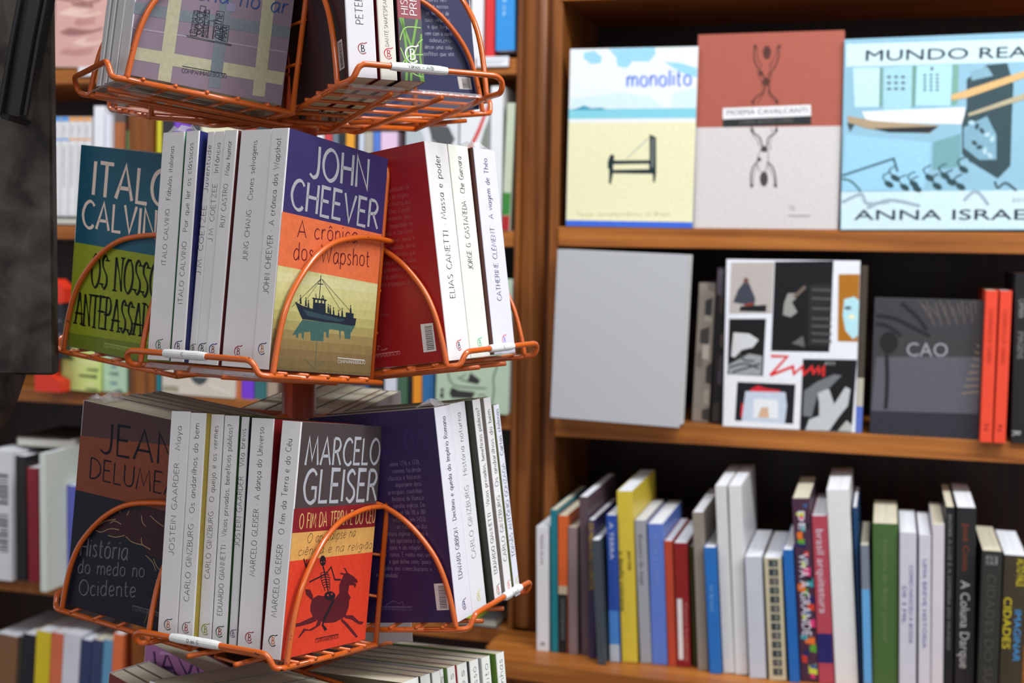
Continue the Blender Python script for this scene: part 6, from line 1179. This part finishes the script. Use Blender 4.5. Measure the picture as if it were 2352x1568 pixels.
face_book(*FACE['palms'], .02, (58, 56, 60), 'dark grey wrapped book facing out with shadowy palms', 'palms')
for i, f in enumerate(FACE_MORE):
    face_book(*f[:7], f[7], f[8], f[9], name='slipcase' if i == 0 else 'book', kind='cloth' if i == 0 else 'card')

# ------------------------------------------------------------------ things lying about
def lying(name, cat, label, x0, x1, y0, y1, z0, z1, col, rz=0):
    r = empty(name, BM @ Matrix.Translation((x0, y0, Z(z0+.0003))) @ Matrix.Rotation(rz, 4, 'Z'), label, cat)
    cm = mat(col, 'card'); X_, Y_, H_ = x1-x0, y1-y0, z1-z0; mb = MB()
    mb.box(0, X_, 0, Y_, 0, .0012, cm); mb.box(0, X_, 0, Y_, H_-.0012, H_, cm); mb.box(0, .0012, 0, Y_, .0012, H_-.0012, cm); mb.build('cover', r)
    pb = MB(); pb.box(.0012, X_-.002, .002, Y_-.002, .0012, H_-.0012, PG_Z); pb.build('page_block', r); return r
PG_Z = paper_mat('Z', (216, 212, 200))
lying('book', 'book', 'flat dark book under the white series on the left shelf', -1.0, -.865, .0, .15, .0175, .0315, (40, 38, 42))
lying('book', 'book', 'flat grey book lying over the spines at the far left', -1.04, -.93, .02, .17, -.393, -.375, (60, 54, 44), .05)
lying('notebook', 'notebook', 'dark grey notebook lying flat at the left end of the lower right shelf', -.205, -.098, .0, .14, -.637, -.622, (92, 88, 98))
lying('book', 'book', 'cream book lying flat on the shelf beside the post, behind the rack', -.15, -.098, .01, .12, -.47, -.455, (214, 208, 190))
for i, (x0, x1, h, c, l) in enumerate([(-.250, -.232, .19, (120, 24, 44), 'crimson spine behind the right lip of the lower tier'), (-.148, -.132, .17, (176, 200, 40), 'lime yellow spine hanging behind the lower right pocket')]):
    shelf_book(x0 if i == 0 else -.140, .0 if i == 0 else -.03, -.637 if i == 0 else -.6205, .016, h, .02, .12, c, l, {})
shelf_book(-.40, .0, -.637, .05, .2, .01, .15, (40, 42, 70), 'dark navy spine below the rack behind the lower tier', {})
shelf_book(-.34, .0, -.637, .04, .19, .01, .15, (92, 90, 170), 'periwinkle blue spine below the lower tier', {})
for i in range(8): shelf_book(-.73+i*.04, .01, -.637, .036, .2+.01*(i % 3), .01, .15, [(60,50,50),(120,110,100),(50,60,80),(150,140,120)][i % 4], ['first','second','third','fourth','fifth','sixth','seventh','eighth'][i]+' book from the mid upright on the shelf hidden by the lower tier', {})
shelf_book(-.865, -.03, -.2795, .04, .0, .0, .1, (0, 0, 0), '', {}) if False else None
# orange-red holder with black panel at left of the middle tier
r = empty('book_stand', BM @ Matrix.Translation((-.950, -.045, Z(-.2795+.0003))), 'orange red rounded stand with a black panel beside the dark metal panel', 'stand')
mb = MB(); red = mat((214, 52, 28), 'card'); pts = [(0, 0), (.052, 0), (.052, .02), (.030, .03), (.028, .15), (.062, .16), (.062, .185), (.045, .2), (.02, .2), (0, .18)]
n = len(pts); mb.add([(x, .0, z) for x, z in pts]+[(x, .03, z) for x, z in pts], [tuple(range(n)), tuple(range(2*n-1, n-1, -1))]+[((i+1) % n, i, n+i, n+(i+1) % n) for i in range(n)], red)
mb.build('holder', r)
mb = MB(); mb.box(.031, .062, -.004, .02, .06, .158, mat((30, 32, 38), 'card'), .001)
for i in range(3): mb.box(.036, .058, -.0048, -.004, .075+i*.025, .080+i*.025, mat((96, 100, 108), 'ink'))
mb.build('panel', r)
# dark metal panel with a bent handle, hanging at the left edge
def iron():
    mt, N, L, b = new_mat('dark_mottled_metal')
    tc = N.new('ShaderNodeTexCoord'); nz = N.new('ShaderNodeTexNoise'); nz.inputs['Scale'].default_value = 30; nz.inputs['Detail'].default_value = 8; nz.inputs['Distortion'].default_value = .6
    L.new(tc.outputs['Object'], nz.inputs['Vector']); cr = N.new('ShaderNodeValToRGB')
    cr.color_ramp.elements[0].position = .35; cr.color_ramp.elements[0].color = (*lin((40, 34, 28)), 1); cr.color_ramp.elements[1].position = .72; cr.color_ramp.elements[1].color = (*lin((96, 90, 80)), 1)
    L.new(nz.outputs['Fac'], cr.inputs['Fac']); L.new(cr.outputs['Color'], b.inputs['Base Color']); b.inputs['Roughness'].default_value = .55; b.inputs['Metallic'].default_value = .3
    bp = N.new('ShaderNodeBump'); bp.inputs['Strength'].default_value = .4; bp.inputs['Distance'].default_value = .002; L.new(nz.outputs['Fac'], bp.inputs['Height']); L.new(bp.outputs['Normal'], b.inputs['Normal']); return mt
IRON = iron()
r = empty('metal_panel', Matrix.Translation((-.665, 1.10, 0)) @ Matrix.Rotation(.10, 4, 'Z'), 'dark mottled metal panel with a bent black handle at the left edge', 'panel')
mb = MB(); mb.box(0, .264, 0, .018, 1.3765, 2.35, IRON, .002); mb.build('panel', r)
mb = MB(); mb.box(.0, .06, .02, .05, 0, 2.30, IRON, .003); mb.build('stand', r)
mb = MB(); tube(mb, catmull([(.05, .035, 1.29), (.12, .035, 1.305), (.185, .035, 1.335), (.212, .034, 1.40)], 5), [.026]*15+[.024], IRON, 14); mb.build('bracket', r, True)
BK = mat((26, 24, 24), 'card')
mb = MB(); P_ = catmull([(.270, -.030, 1.86), (.2695, -.031, 1.78), (.263, -.033, 1.705), (.255, -.034, 1.66), (.2435, -.033, 1.598)], 8)
tube(mb, P_, [.0165-.0035*i/len(P_) for i in range(len(P_))], BK, 11); tube(mb, [P_[-1], P_[-1]+Vector((-.0015, 0, -.005))], [.0135, .011], BK, 18)
for a_ in (-.010, .011): tube(mb, [p+Vector((a_, -.0125, 0)) for p in P_], .0022, BK, 6)
mb.build('bent_handle', r)

# ------------------------------------------------------------------ the spinning rack
POLE_XY = (-.1903, 1.1468)
WHITE = (228, 226, 226); CREAM = (222, 218, 206)
FR = {  # front bottom corner of each pocket's stack (x, y, height), heading and backward tilt
'M1': ((-.1791, .9454, -.0970), -30.86, 6.99), 'B1': ((-.1692, .9492, -.3176), -24.40, 8.68), 'M2': ((-.0503, 1.0439, -.0974), 59.48, 8.61),
'M0': ((-.3998, 1.1525, -.0999), -117.48, 5.98), 'B2': ((-.0407, 1.0530, -.3173), 66.0, 8.05), 'B0': ((-.3832, 1.0934, -.3190), -111.88, 6.77),
'T0': ((-.2981, .9953, .1229), -60.09, 7.15), 'T1': ((-.1274, .9881, .1229), 29.91, 7.15), 'T2': ((-.0335, 1.2131, .1229), 119.91, 7.15),
'T3': ((-.2746, 1.2933, .1229), 209.91, 7.15), 'M3': ((-.1044, 1.2923, -.0978), 149.44, 7.15), 'B3': ((-.1226, 1.3017, -.3205), 156.39, 7.15)}
def axes(th, al):
    th, al = math.radians(th), math.radians(al)
    n = Vector((math.sin(th), -math.cos(th), 0)); u = Vector((math.cos(th), math.sin(th), 0)); z = Vector((0, 0, 1))
    return n, u, z*math.cos(al)-n*math.sin(al), -(n*math.cos(al)+z*math.sin(al))
for k, off, rf, th in (('D2', .0954, .1827, 52.8), ('D1', .116, .175, -37.2), ('D0', .116, .175, -127.2), ('D3', .02, .175, 142.8)):
    n, u, v, w_ = axes(th, 7.15); p = Vector((*POLE_XY, -.5432))+n*rf+u*off; FR[k] = (tuple(p), th, 7.15)
def pocket_matrix(k):
    O, th, al = FR[k]; n, u, v, w_ = axes(th, al)
    m = Matrix((u, w_, v)).transposed().to_4x4(); m.translation = (O[0], O[1], O[2]+CAMZ); return m
rack = empty('book_rack', Matrix.Translation((*POLE_XY, 0)), 'orange wire spinning rack with tiers of tilted pockets full of paperbacks', 'book rack')
RI = Matrix.Translation((-POLE_XY[0], -POLE_XY[1], 0))
mb = MB(); tube(mb, [(0, 0, .03), (0, 0, 1.95)], .0152, POLE, 28); pole = mb.build('pole', rack, True)
mb = MB(); tube(mb, [(0, 0, 0), (0, 0, .012), (0, 0, .02), (0, 0, .05)], [.22, .22, .2, .03], ORANGE, 40); mb.build('base', rack)
LABELS = {'M1': (-.093, -.050, 'C'), 'B1': (-.094, -.048, 'D ao G'), 'M2': (.040, .078, 'C'), 'B2': (.062, .098, 'D ao G'), 'T1': (.030, .078, 'Vários – A/B')}
for tier, h in (('T', .1229), ('M', -.0978), ('B', -.3195), ('D', -.5432)):
    mb = MB(); z = CAMZ+h-.035
    z += .008; tube(mb, [(0, 0, z), (0, 0, z+.002), (0, 0, z+.014), (0, 0, z+.016)], [.0162, .0185, .0185, .0162], ORANGE, 24)
    tube(mb, [(.006, -.0215, z+.008), (.004, -.014, z+.008)], .0032, mat((70, 66, 62), 'matte'), 6)
    mb.build('tier_hub', rack, True)
    for j in range(4):
        k = '%s%d' % (tier, j); PM = RI @ pocket_matrix(k)
        right = (j < 2 and k != 'T1') or k == 'D2'
        a0, a1 = (-.128 if k != 'M1' else -.1335, .004) if right else (-.005, .121)
        if k == 'T1': a0, a1 = -.004, .126
        co = .012 if k in ('T1',) else 0
        T = lambda a, c, b, PM=PM, co=co: PM @ Vector((a, c+co, b))
        mb = MB(); lb = -.0047
        for a in (a0, a1): tube(mb, [T(a, .0, lb), T(a, .134, lb)], .0024, ORANGE, 8)
        tube(mb, [T(a0, .134, lb), T(a1, .134, lb)], .0024, ORANGE, 8)
        pk = mb.build('pocket', rack, True)
        for c in (.012, .037, .062, .087, .112):
            mb = MB(); tube(mb, [T(a0-.003, c, -.0024), T(a1+.003, c, -.0024)], .0016, ORANGE, 7); mb.build('cross_wire', pk, True)
        # supports under the floor, bent down to the hub
        for f in (.33, .67):
            a = a0+(a1-a0)*f; a_ = a0*(.6 if f < .5 else .4)+a1*(.4 if f < .5 else .6)
            p = T(a_, .15, -.0085); q = Vector((p.x*.2, p.y*.2, CAMZ+h-.019))
            mb = MB(); tube(mb, fillet([T(a, -.004, -.0085), T(a_, .15, -.0085), q], .01, 4), .0021, ORANGE, 7); mb.build('support_wire', pk, True)
        arch = [(.0, -.006), (.002, .015), (.0055, .036), (.012, .055), (.022, .071), (.034, .085), (.047, .0955), (.060, .1025), (.075, .107), (.095, .111), (.115, .1125), (.1335, .1125)]
        for a in (a0, a1):
            mb = MB(); tube(mb, catmull([T(a, c, b) for c, b in arch], 3), .0023, ORANGE, 9); mb.build('side_arch', pk, True)
        # raised lip bar, one end stepped, the other looped back
        s = 1 if right else -1; aR, aL = (a1, a0) if right else (a0, a1)
        hb = .006 if tier != 'T' else .0075
        fr = -.014 if k != 'T1' else -.024
        path = [T(aR, .03, lb), T(aR, -.004, lb), T(aR-.004*s, fr+.004, lb), T(aR-.009*s, fr, hb), T(aL+.004*s, fr, hb), T(aL-.003*s, fr+.002, hb*.5), T(aL-.0035*s, fr+.006, lb), T(aL, .0, lb), T(aL, .03, lb)]
        mb = MB(); tube(mb, fillet(path, .0055, 5), .0024, ORANGE, 9); mb.build('lip_bar', pk, True)
        cb = .1335 if tier != 'M' else .1275; e_ = 0 if tier != 'M' else (-.006 if right else 0); e0 = 0 if right or tier != 'M' else .005
        a0_k, a1_k = a0, a1; a0, a1 = a0+e0, a1+e_
        path = [T(a0, cb, lb), T(a0, cb, .178), T(a1, cb, .178), T(a1, cb, lb)]
        mb = MB(); tube(mb, fillet(path, .014, 6), .0024, ORANGE, 9); mb.build('back_frame', pk, True)
        for b in (.036, .071, .108, .145):
            mb = MB(); tube(mb, [T(a0-.002, cb+.001, b), T(a1+.002, cb+.001, b)], .0014, ORANGE, 6); mb.build('back_wire', pk, True)
        a0, a1 = a0_k, a1_k
        if k in LABELS:
            l0, l1, t = LABELS[k]; mb = MB(); pw = mat((222, 224, 222), 'tag'); nn = 12
            pts = [T(l0+(l1-l0)*i/8, fr, hb) for i in range(9)]
            tube(mb, pts, [.0031, .0035, .0036, .0035, .0036, .0035, .0036, .0035, .0030], pw, 14)
            L_ = (l1-l0); q0 = -.0012 if tier != 'T' else -.0010; hh = .0029; wt = len(t)*.0018 if len(t) > 1 else .0018
            mid = (l0+l1)/2
            TT = lambda p, q, T=T, fr=fr, hb=hb, co=co: T(p, fr-math.cos(q/.0039)*.0039, hb+math.sin(q/.0039)*.0039)
            hand_text(mb, t, (mid-wt/2, q0), (mid+wt/2, q0), hh, .1, mat((24, 22, 24), 'ink'), TT)
            mb.build('paper_label', pk)
        if k in ('T1', 'T0', 'M1'):
            mb = MB(); nn = 8
            for (s0, s1, cc, bb) in ((a0+.01, a0+.055, -.004, -.006), (a0+.060, a1-.008, -.006, -.007)):
                vs = []; fs = []
                for i in range(9):
                    t = i/8; ang = PI*(1-t*1.15); c_ = cc+.004+.004*math.cos(ang) if i < 7 else cc+.008+(i-6)*.012; b_ = bb+.004*math.sin(ang) if i < 7 else bb-.003
                    vs += [T(s0, c_, b_), T(s1, c_, b_)]
                for i in range(8): fs.append((2*i, 2*i+1, 2*i+3, 2*i+2))
                mb.add(vs, fs, SHEET)
            mb.build('clear_sheet', pk, True)

def Pf(p, q, e): return None
def rack_book(k, a, wd, lean, c, label, front=(150,140,130), back=(120,110,110), H=.18, Dp=.125, spine=WHITE, text=None, emb=None, art=None, art_side='front', gain=1.0, sgain=1.0, group=None, th=.0052, wt=.078, wrap=False, pages=None, subtext=None, b=0, embz=.0118):
    if k != 'T1': Dp = min(Dp, (.1245 if k[0] == 'M' else .1300)-max(c, 0))
    M_ = pocket_matrix(k) @ Matrix.Translation((a, c, b+max(0, lean*wd))) @ Matrix.Rotation(math.atan(lean), 4, 'Y')
    r = empty('paperback_book', M_, label, 'book', group)
    book_parts(r, wd, Dp, H, mat(spine, 'spine', sgain), mat(front, 'card', gain), mat(back, 'card', gain), pages)
    S = lambda p, q: (-q, -.00012, p)
    if text:
        t, p0, p1 = text; mb = MB(); x = wd*.5+th*.36
        hand_text(mb, t, (p0, -x), (p1, -x), th, wt, mat((38, 36, 40), 'ink'), S, 0, .4)
        if subtext: hand_text(mb, subtext[0], (subtext[1], -wd*.86), (subtext[2], -wd*.86), th, wt, mat(subtext[3], 'ink'), S, 0, .55)
        mb.build('spine_lettering', r)
    if emb: emblem(r, lambda p, q: (p, -.00014, q), wd*.5, embz, min(.0085, wd*.8), emb[0], emb[1], 1)
    if art:
        if art_side == 'front': draw_art('cover_print', ART[art], lambda p, q, e: (wd+e, p, q), r, gain, (Dp, H))
        else: draw_art('cover_print', ART[art], lambda p, q, e: (-e, .125-p, q), r, gain, (.125, H))
    if wrap:
        mb = MB(); rnd = random.Random(label); n = 9; vs = []; fs = []
        for i in range(n):
            for jn in range(4):
                vs.append((wd*(i/(n-1))*.96+rnd.uniform(-.0015, .0015), .001+jn*.006+rnd.uniform(-.002, .002), H+.0006+(0, .0045, .0035, .0005)[jn]*rnd.uniform(.4, 1.6)))
        for i in range(n-1):
            for jn in range(3): q_ = i*4+jn; fs.append((q_, q_+1, q_+5, q_+4))
        mb.add(vs, fs, FILM); mb.build('shrink_wrap', r)
    return r
K1 = (30, 28, 34)
gM = 'pocket paperbacks in the middle tier'; gB = 'pocket paperbacks in the lower tier'
rb = rack_book
rb('M1', -.1264, .0236, -.022, 0, 'white spined paperback leftmost in the middle front pocket, crumpled wrap on top', (40,120,70), text=('ITALO CALVINO · Fábulas italianas', .0748, .169), emb=((60,120,70),(60,110,60)), group=gM, wrap=True, th=.0046)
rb('M1', -.0990, .0140, -.022, -.002, 'paperback with a navy front cover edge, middle front pocket, second from the left', (36,40,96), (40,110,70), text=('ITALO CALVINO · Por que ler os clássicos', .0449, .1704), emb=((60,60,110),(50,50,90)), group=gM, th=.0048)
rb('M1', -.0850, .0076, .0, .003, 'thin white spined paperback right of the navy edged one in the middle front pocket', (40,50,40), text=('J.M. COETZEE · Juventude', .0681, .1695), emb=((100,104,50),(40,40,30)), group=gM, th=.0046)
rb('M1', -.0772, .0104, .0, .003, 'thin paperback with an olive front cover edge, fourth in the middle front pocket', (62,66,22), text=('J.M. COETZEE · Infância', .0944, .1709), emb=((40,50,70),(40,56,50)), group=gM, th=.0046)
rb('M1', -.0645, .0133, .0, .0, 'paperback with a multicoloured cover edge, third from the right in the middle front pocket', (92,40,44), text=('RUY CASTRO · Mau humor', .1054, .1718), emb=((50,44,120),(140,60,60)), group=gM, th=.0046)
rb('M1', -.0495, .0312, .0, .002, 'thickest white spined paperback of the middle front pocket', (60,60,60), text=('JUNG CHANG · Cisnes selvagens', .0800, .1716), emb=((150,40,54),(140,40,54)), group=gM, th=.0048)
rb('M1', -.0171, .0168, .0, .0, 'paperback whose purple and orange cover shows a fishing boat', (52, 42, 98), text=('JOHN CHEEVER · A crônica dos Wapshot', .056, .1725), emb=((50,50,96),(190,130,70)), art='boat_cover', gain=.85, group=gM, th=.0052, embz=.015)
for i, (a, wd, l, c, t, p0, p1, fr_, e1, e2) in enumerate([
 (-.1188,.0190,-.04,0,'JOSTEIN GAARDER · Maya',.0658,.168,(70,70,70),(50,70,64),(190,110,60)),
 (-.0992,.0152,-.042,0,'CARLO GINZBURG · Os andarilhos do bem',.032,.1716,(170,150,60),(120,110,110),(170,60,54)),
 (-.0838,.0125,-.042,.006,'CARLO GINZBURG · O queijo e os vermes',.0509,.171,(60,90,60),(140,156,40),(150,160,50)),
 (-.0706,.0137,-.042,.006,'EDUARDO GIANNETTI · Vícios privados, benefícios públicos?',.0243,.173,(36,74,36),(40,70,54),(150,40,40)),
 (-.0565,.0074,-.041,.0085,'JOSTEIN GAARDER · Vita brevis',.0784,.1706,(40,36,56),(60,56,100),(70,70,110)),
 (-.0443,.0210,-.032,.003,'MARCELO GLEISER · A dança do Universo',.0586,.1729,(126,24,32),(160,40,54),(150,40,54)),
 (-.0195,.0178,.0,0,'MARCELO GLEISER · O fim da Terra e do Céu',.0313,.1663,(72,62,62),(50,44,44),(200,110,60))]):
    rb('B1', a, wd, l, c, ['leftmost white spined paperback of the lower front pocket','paperback with a yellow and maroon front cover edge in the lower front pocket','shrink wrapped paperback right of the yellow edged one in the lower front pocket','paperback with a dark green front cover edge in the lower front pocket','thinnest white spined paperback of the lower front pocket','wide spined paperback with a dark red front cover, lower front pocket','paperback whose red and yellow cover shows a skeleton riding a horse'][i],
       fr_, text=(t, p0, p1), emb=(e1, e2), group=gB, th=.005 if i in (0, 1, 5, 6) else .0046, art='horse_cover' if i == 6 else None, gain=1.0, embz=.0118 if i != 6 else .0135)
rb('M2', -.0010, .0330, .004, 0, 'paperback showing a dark red back cover with a barcode, middle right pocket', (90,20,24), (134,22,26), text=('ELIAS CANETTI · Massa e poder', .051, .1695), emb=((190,40,64),(36,40,80)), art='red_back', art_side='back', gain=1.5, group=gM, th=.0076)
rb('M2', .0327, .0306, .008, 0, 'ivory spined paperback between the red and the green covered ones, middle right pocket', (40,90,60), (200,200,190), text=('JORGE G. CASTAÑEDA · Che Guevara', .074, .1703), emb=((80,190,140),(90,190,150)), group=gM, th=.0072, spine=(228,228,218))
rb('M2', .0638, .0345, .018, -.0045, 'bluish white paperback with a red and green back cover edge, crinkled film on top', (60,60,120), (84,40,34), H=.1785, text=('CATHERINE CLÉMENT · A viagem de Théo', .046, .170), emb=((220,90,110),(140,140,220)), group=gM, th=.0072, spine=(216,216,232), wrap=True)
rb('B2', -.0014, .0288, .014, 0, 'paperback showing a dark purple back cover with white text, lower right pocket', (40,24,70), (38,24,66), text=('EDWARD GIBBON · Declínio e queda do Império Romano', .034, .171), emb=((70,60,120),(60,50,110)), art='purple_back', art_side='back', gain=1.35, group=gB, th=.0070, spine=(222,222,232), wrap=True)
rb('B2', .0278, .0277, .012, 0, 'wrapped paperback with pale spine lettering, second in the lower right pocket', (150,160,150), (60,60,70), text=('CARLO GINZBURG · História noturna', .045, .171), emb=((206,206,120),(210,210,130)), group=gB, th=.0080, spine=(222,224,228), wt=.05)
rb('B2', .0590, .0143, .0, -.0073, 'paperback with a dark green and maroon back cover edge, lower right pocket', (36,74,36), (40,44,28), text=('EDUARDO GIANNETTI · Vícios privados, benefícios públicos?', .026, .1725), emb=((40,110,80),(200,60,60)), group=gB, th=.0066)
rb('B2', .0737, .0132, .0, -.0112, 'paperback with a grey brown back cover edge, lower right pocket', (120,110,60), (116,106,100), text=('CARLO GINZBURG · Os andarilhos do bem', .034, .169), emb=((200,150,140),(220,110,110)), group=gB, th=.0070)
rb('B2', .0880, .0105, -.004, -.0135, 'rightmost thin paperback of the lower right pocket with an olive back edge', (90,90,110), (96,100,40), H=.172, text=('TOMÁS ANTÔNIO GONZAGA · Cartas chilenas', .035, .168), emb=((200,206,140),(210,210,150)), group=gB, th=.0066, spine=(220,222,234))
rb('M0', -.034, .0338, 0, 0, 'paperback with a teal and olive cover lettered in cream, middle left pocket', (8,66,84), text=None, art='teal_cover', gain=1.7, group=gM)
rb('B0', -.036, .0358, 0, 0, 'dark brown and navy paperback with a faint dragon, lower left pocket, film on top', (62,30,24), art='dragon_cover', gain=1.15, group=gB, wrap=True)
for k, lst in {'M0': [(-.052,.017,-.001),(-.07,.017,.002),(-.094,.023,.001)], 'B0': [(-.053,.016,.004),(-.0665,.0128,.004),(-.082,.015,.008),(-.094,.0115,.007)],
   'M3': [(.0,.03,.0),(.0305,.02,.003),(.051,.018,.001),(.07,.025,.002)], 'B3': [(-.04,.012,.03),(-.0275,.0095,.031),(-.0175,.022,.026),(.005,.02,.02),(.026,.022,.012),(.049,.025,.008)],
   'T2': [(.022,.02,.003),(.043,.018,0),(.062,.025,.002)], 'T3': [(0,.03,.0),(.031,.026,.003),(.058,.024,.001)], 'D3': [(-.02,.03,.0),(.012,.026,.003),(.04,.024,.001)]}.items():
    desc = {'M0': 'hidden behind the teal covered one in the middle left pocket', 'B0': 'behind the dragon covered one in the lower left pocket', 'M3': 'in the middle tier rear pocket', 'B3': 'seen from above in the lower tier rear pocket', 'T2': 'behind the dark blue cover in the top tier', 'T3': 'in the top tier rear pocket', 'D3': 'in the lowest tier rear pocket'}[k]
    for i, (a, wd, c) in enumerate(lst):
        rb(k, a, wd, 0, c, '%s paperback %s' % (('nearest','second','third','fourth','fifth','sixth')[i], desc), [(70,70,90),(110,60,50),(60,90,80),(140,130,110)][i % 4], group='paperbacks in the side and rear pockets')
rb('T1', .0006, .0238, -.012, 0, 'thick white spined paperback with a near black back cover, top tier', (120,40,44), (42,26,30), text=('PETER', .041, .0625), emb=((150,70,60),(40,36,50)), art='dark_back', art_side='back', gain=1.3, spine=(206,204,208), group='paperbacks in the top front pocket', th=.0062, embz=.0225, wrap=True)
rb('T1', .0270, .0142, -.012, 0, 'slimmer ivory paperback with a maroon back edge, top tier', (60,20,30), (110,24,44), text=('DANTE·SHAKESPEARE', .026, .0655), emb=((190,60,74),(180,50,64)), group='paperbacks in the top front pocket', th=.0030, spine=(206,202,192), embz=.0205)
r_ = rb('T1', .0440, .0208, -.012, 0, 'paperback with a red spine over a green bamboo picture, top tier', (60,80,60), (34,28,34), spine=(138,58,68), text=None, group='paperbacks in the top front pocket')
mb = MB(); S_ = lambda p, q: (-q, -.0002, p); S2 = lambda p, q: (p, -.00012, q)
mb.add([(0.0003,-.0001,.0004),(.0205,-.0001,.0004),(.0205,-.0001,.0495),(.0003,-.0001,.0495)], [(0,1,2,3)], mat((66,72,74), 'print'))
gr = mat((112,156,76), 'ink'); g2_ = mat((150,190,104), 'ink')
for pts, wv in (([(.004,.0495),(.0065,.02),(.0045,.0005)],.0022),([(.0085,.0005),(.0105,.025),(.0165,.0495)],.0020),([(.002,.0495),(.010,.028),(.018,.0005)],.0020),([(.0195,.0005),(.0175,.02),(.0195,.038)],.0016)):
    ribbon(mb, pts, wv, gr, lambda p, q: (p, -.00016, q))
for pts in ([(.0008,.032),(.006,.042),(.0195,.043)],[(.0008,.012),(.008,.02),(.0202,.022)],[(.011,.018),(.016,.03),(.0205,.034)],[(.001,.026),(.009,.008),(.0195,.004)]):
    ribbon(mb, [(v.x, v.y) for v in catmull([(*p, 0) for p in pts], 5)], .0009, g2_, lambda p, q: (p, -.0002, q))
mb.build('bamboo_print', r_)
mb = MB(); wl = mat((226,214,214), 'ink')
hand_text(mb, 'HISTÓRIA DA VIDA', (.0525, -.0090), (.131, -.0090), .0058, .12, wl, S_, 0, .55); hand_text(mb, 'PRIVADA', (.0525, -.0168), (.090, -.0168), .0060, .14, wl, S_, 0, .55)
mb.build('spine_lettering', r_); emblem(r_, lambda p, q: (p, -.0003, q), .0098, .0215, .0135, (230,230,230), (230,230,230), 1)
for i, (a, wd, l) in enumerate([(-.1050,.0140,.03),(-.0908,.0128,.03),(-.0777,.0078,.03),(-.0697,.0235,.03)]):
    rb('T0', a, wd, l, .002*(i % 2), ['farthest left','second','third','widest'][i]+' white spine at the left edge of the top tier stack', (150,150,150), group='paperbacks at the left of the top tier')
rb('T0', -.0440, .0120, .03, -.001, 'navy covered thin book in the top left stack', (34,34,84), group='paperbacks at the left of the top tier')
rb('T0', -.0312, .0310, 0, 0, 'wrapped paperback with a mauve, cream and grey chequered cover, top tier', (128,110,124), (150,150,150), art='checked_cover', gain=.92, wrap=True)
rb('T2', -.0006, .0210, 0, 0, 'dark navy back cover with small white text, top tier right side', (60,60,70), (34,38,76), art='blue_back', art_side='back', gain=1.05)
for i, (a0_, a1_, c, t, bk_) in enumerate([(-.0113,0,-.003,'ntanhas',(110,150,60)),(-.0276,-.0160,.0006,'feito',(160,160,160)),(-.0400,-.0281,.004,'esso',(60,60,60)),(-.0536,-.0406,.0068,'es',(170,40,40)),(-.0640,-.0541,.009,'as',(100,140,70)),(-.0706,-.0660,.012,'ie',(120,130,170)),(-.0816,-.0716,.011,'',(120,120,120)),(-.0941,-.0822,.013,'',(40,40,40)),(-.1150,-.0947,.015,'',(90,80,60))]):
    rb('D2', a0_, a1_-a0_, 0, c, ['rightmost paperback of the lowest visible tier with a green back edge','second paperback from the right in the lowest visible tier','third paperback from the right in the lowest visible tier','lowest tier paperback with a thin red edge','lowest tier paperback with a moss green edge','very thin bluish paperback in the lowest visible tier','narrow white paperback left of the thin bluish one, lowest tier','lowest tier paperback with a black edge','widest paperback at the front corner of the lowest visible tier'][i],
       (150,150,150), bk_, text=(t, .174-.0052*max(3, len(t)), .174) if t else None, group='paperbacks with their tops showing in the lowest tier', th=.0055, spine=(226,228,222))
for i, (a, wd) in enumerate([(-.130,.034),(-.0955,.030),(-.065,.034),(-.0305,.03)]):
    rb('D1', a, wd, 0, .0, ['leftmost','second','third','fourth'][i]+' paperback seen from above at the bottom edge of the photo', (90,80,60), (150,150,150), group='paperbacks at the bottom edge')
rb('D0', -.075, .024, 0, .018, 'purple pink covered paperback behind the lower front pocket label', (150,96,140), (110,60,100), gain=1.5, H=.168, art='pink_cover', b=.002)
for i in range(3): rb('D0', -.048+i*.015, .0145, 0, .03, ['first','second','third'][i]+' plain spine beside the purple pink one, lowest tier', (120,50,40), H=.155, group='low books behind the pink one')
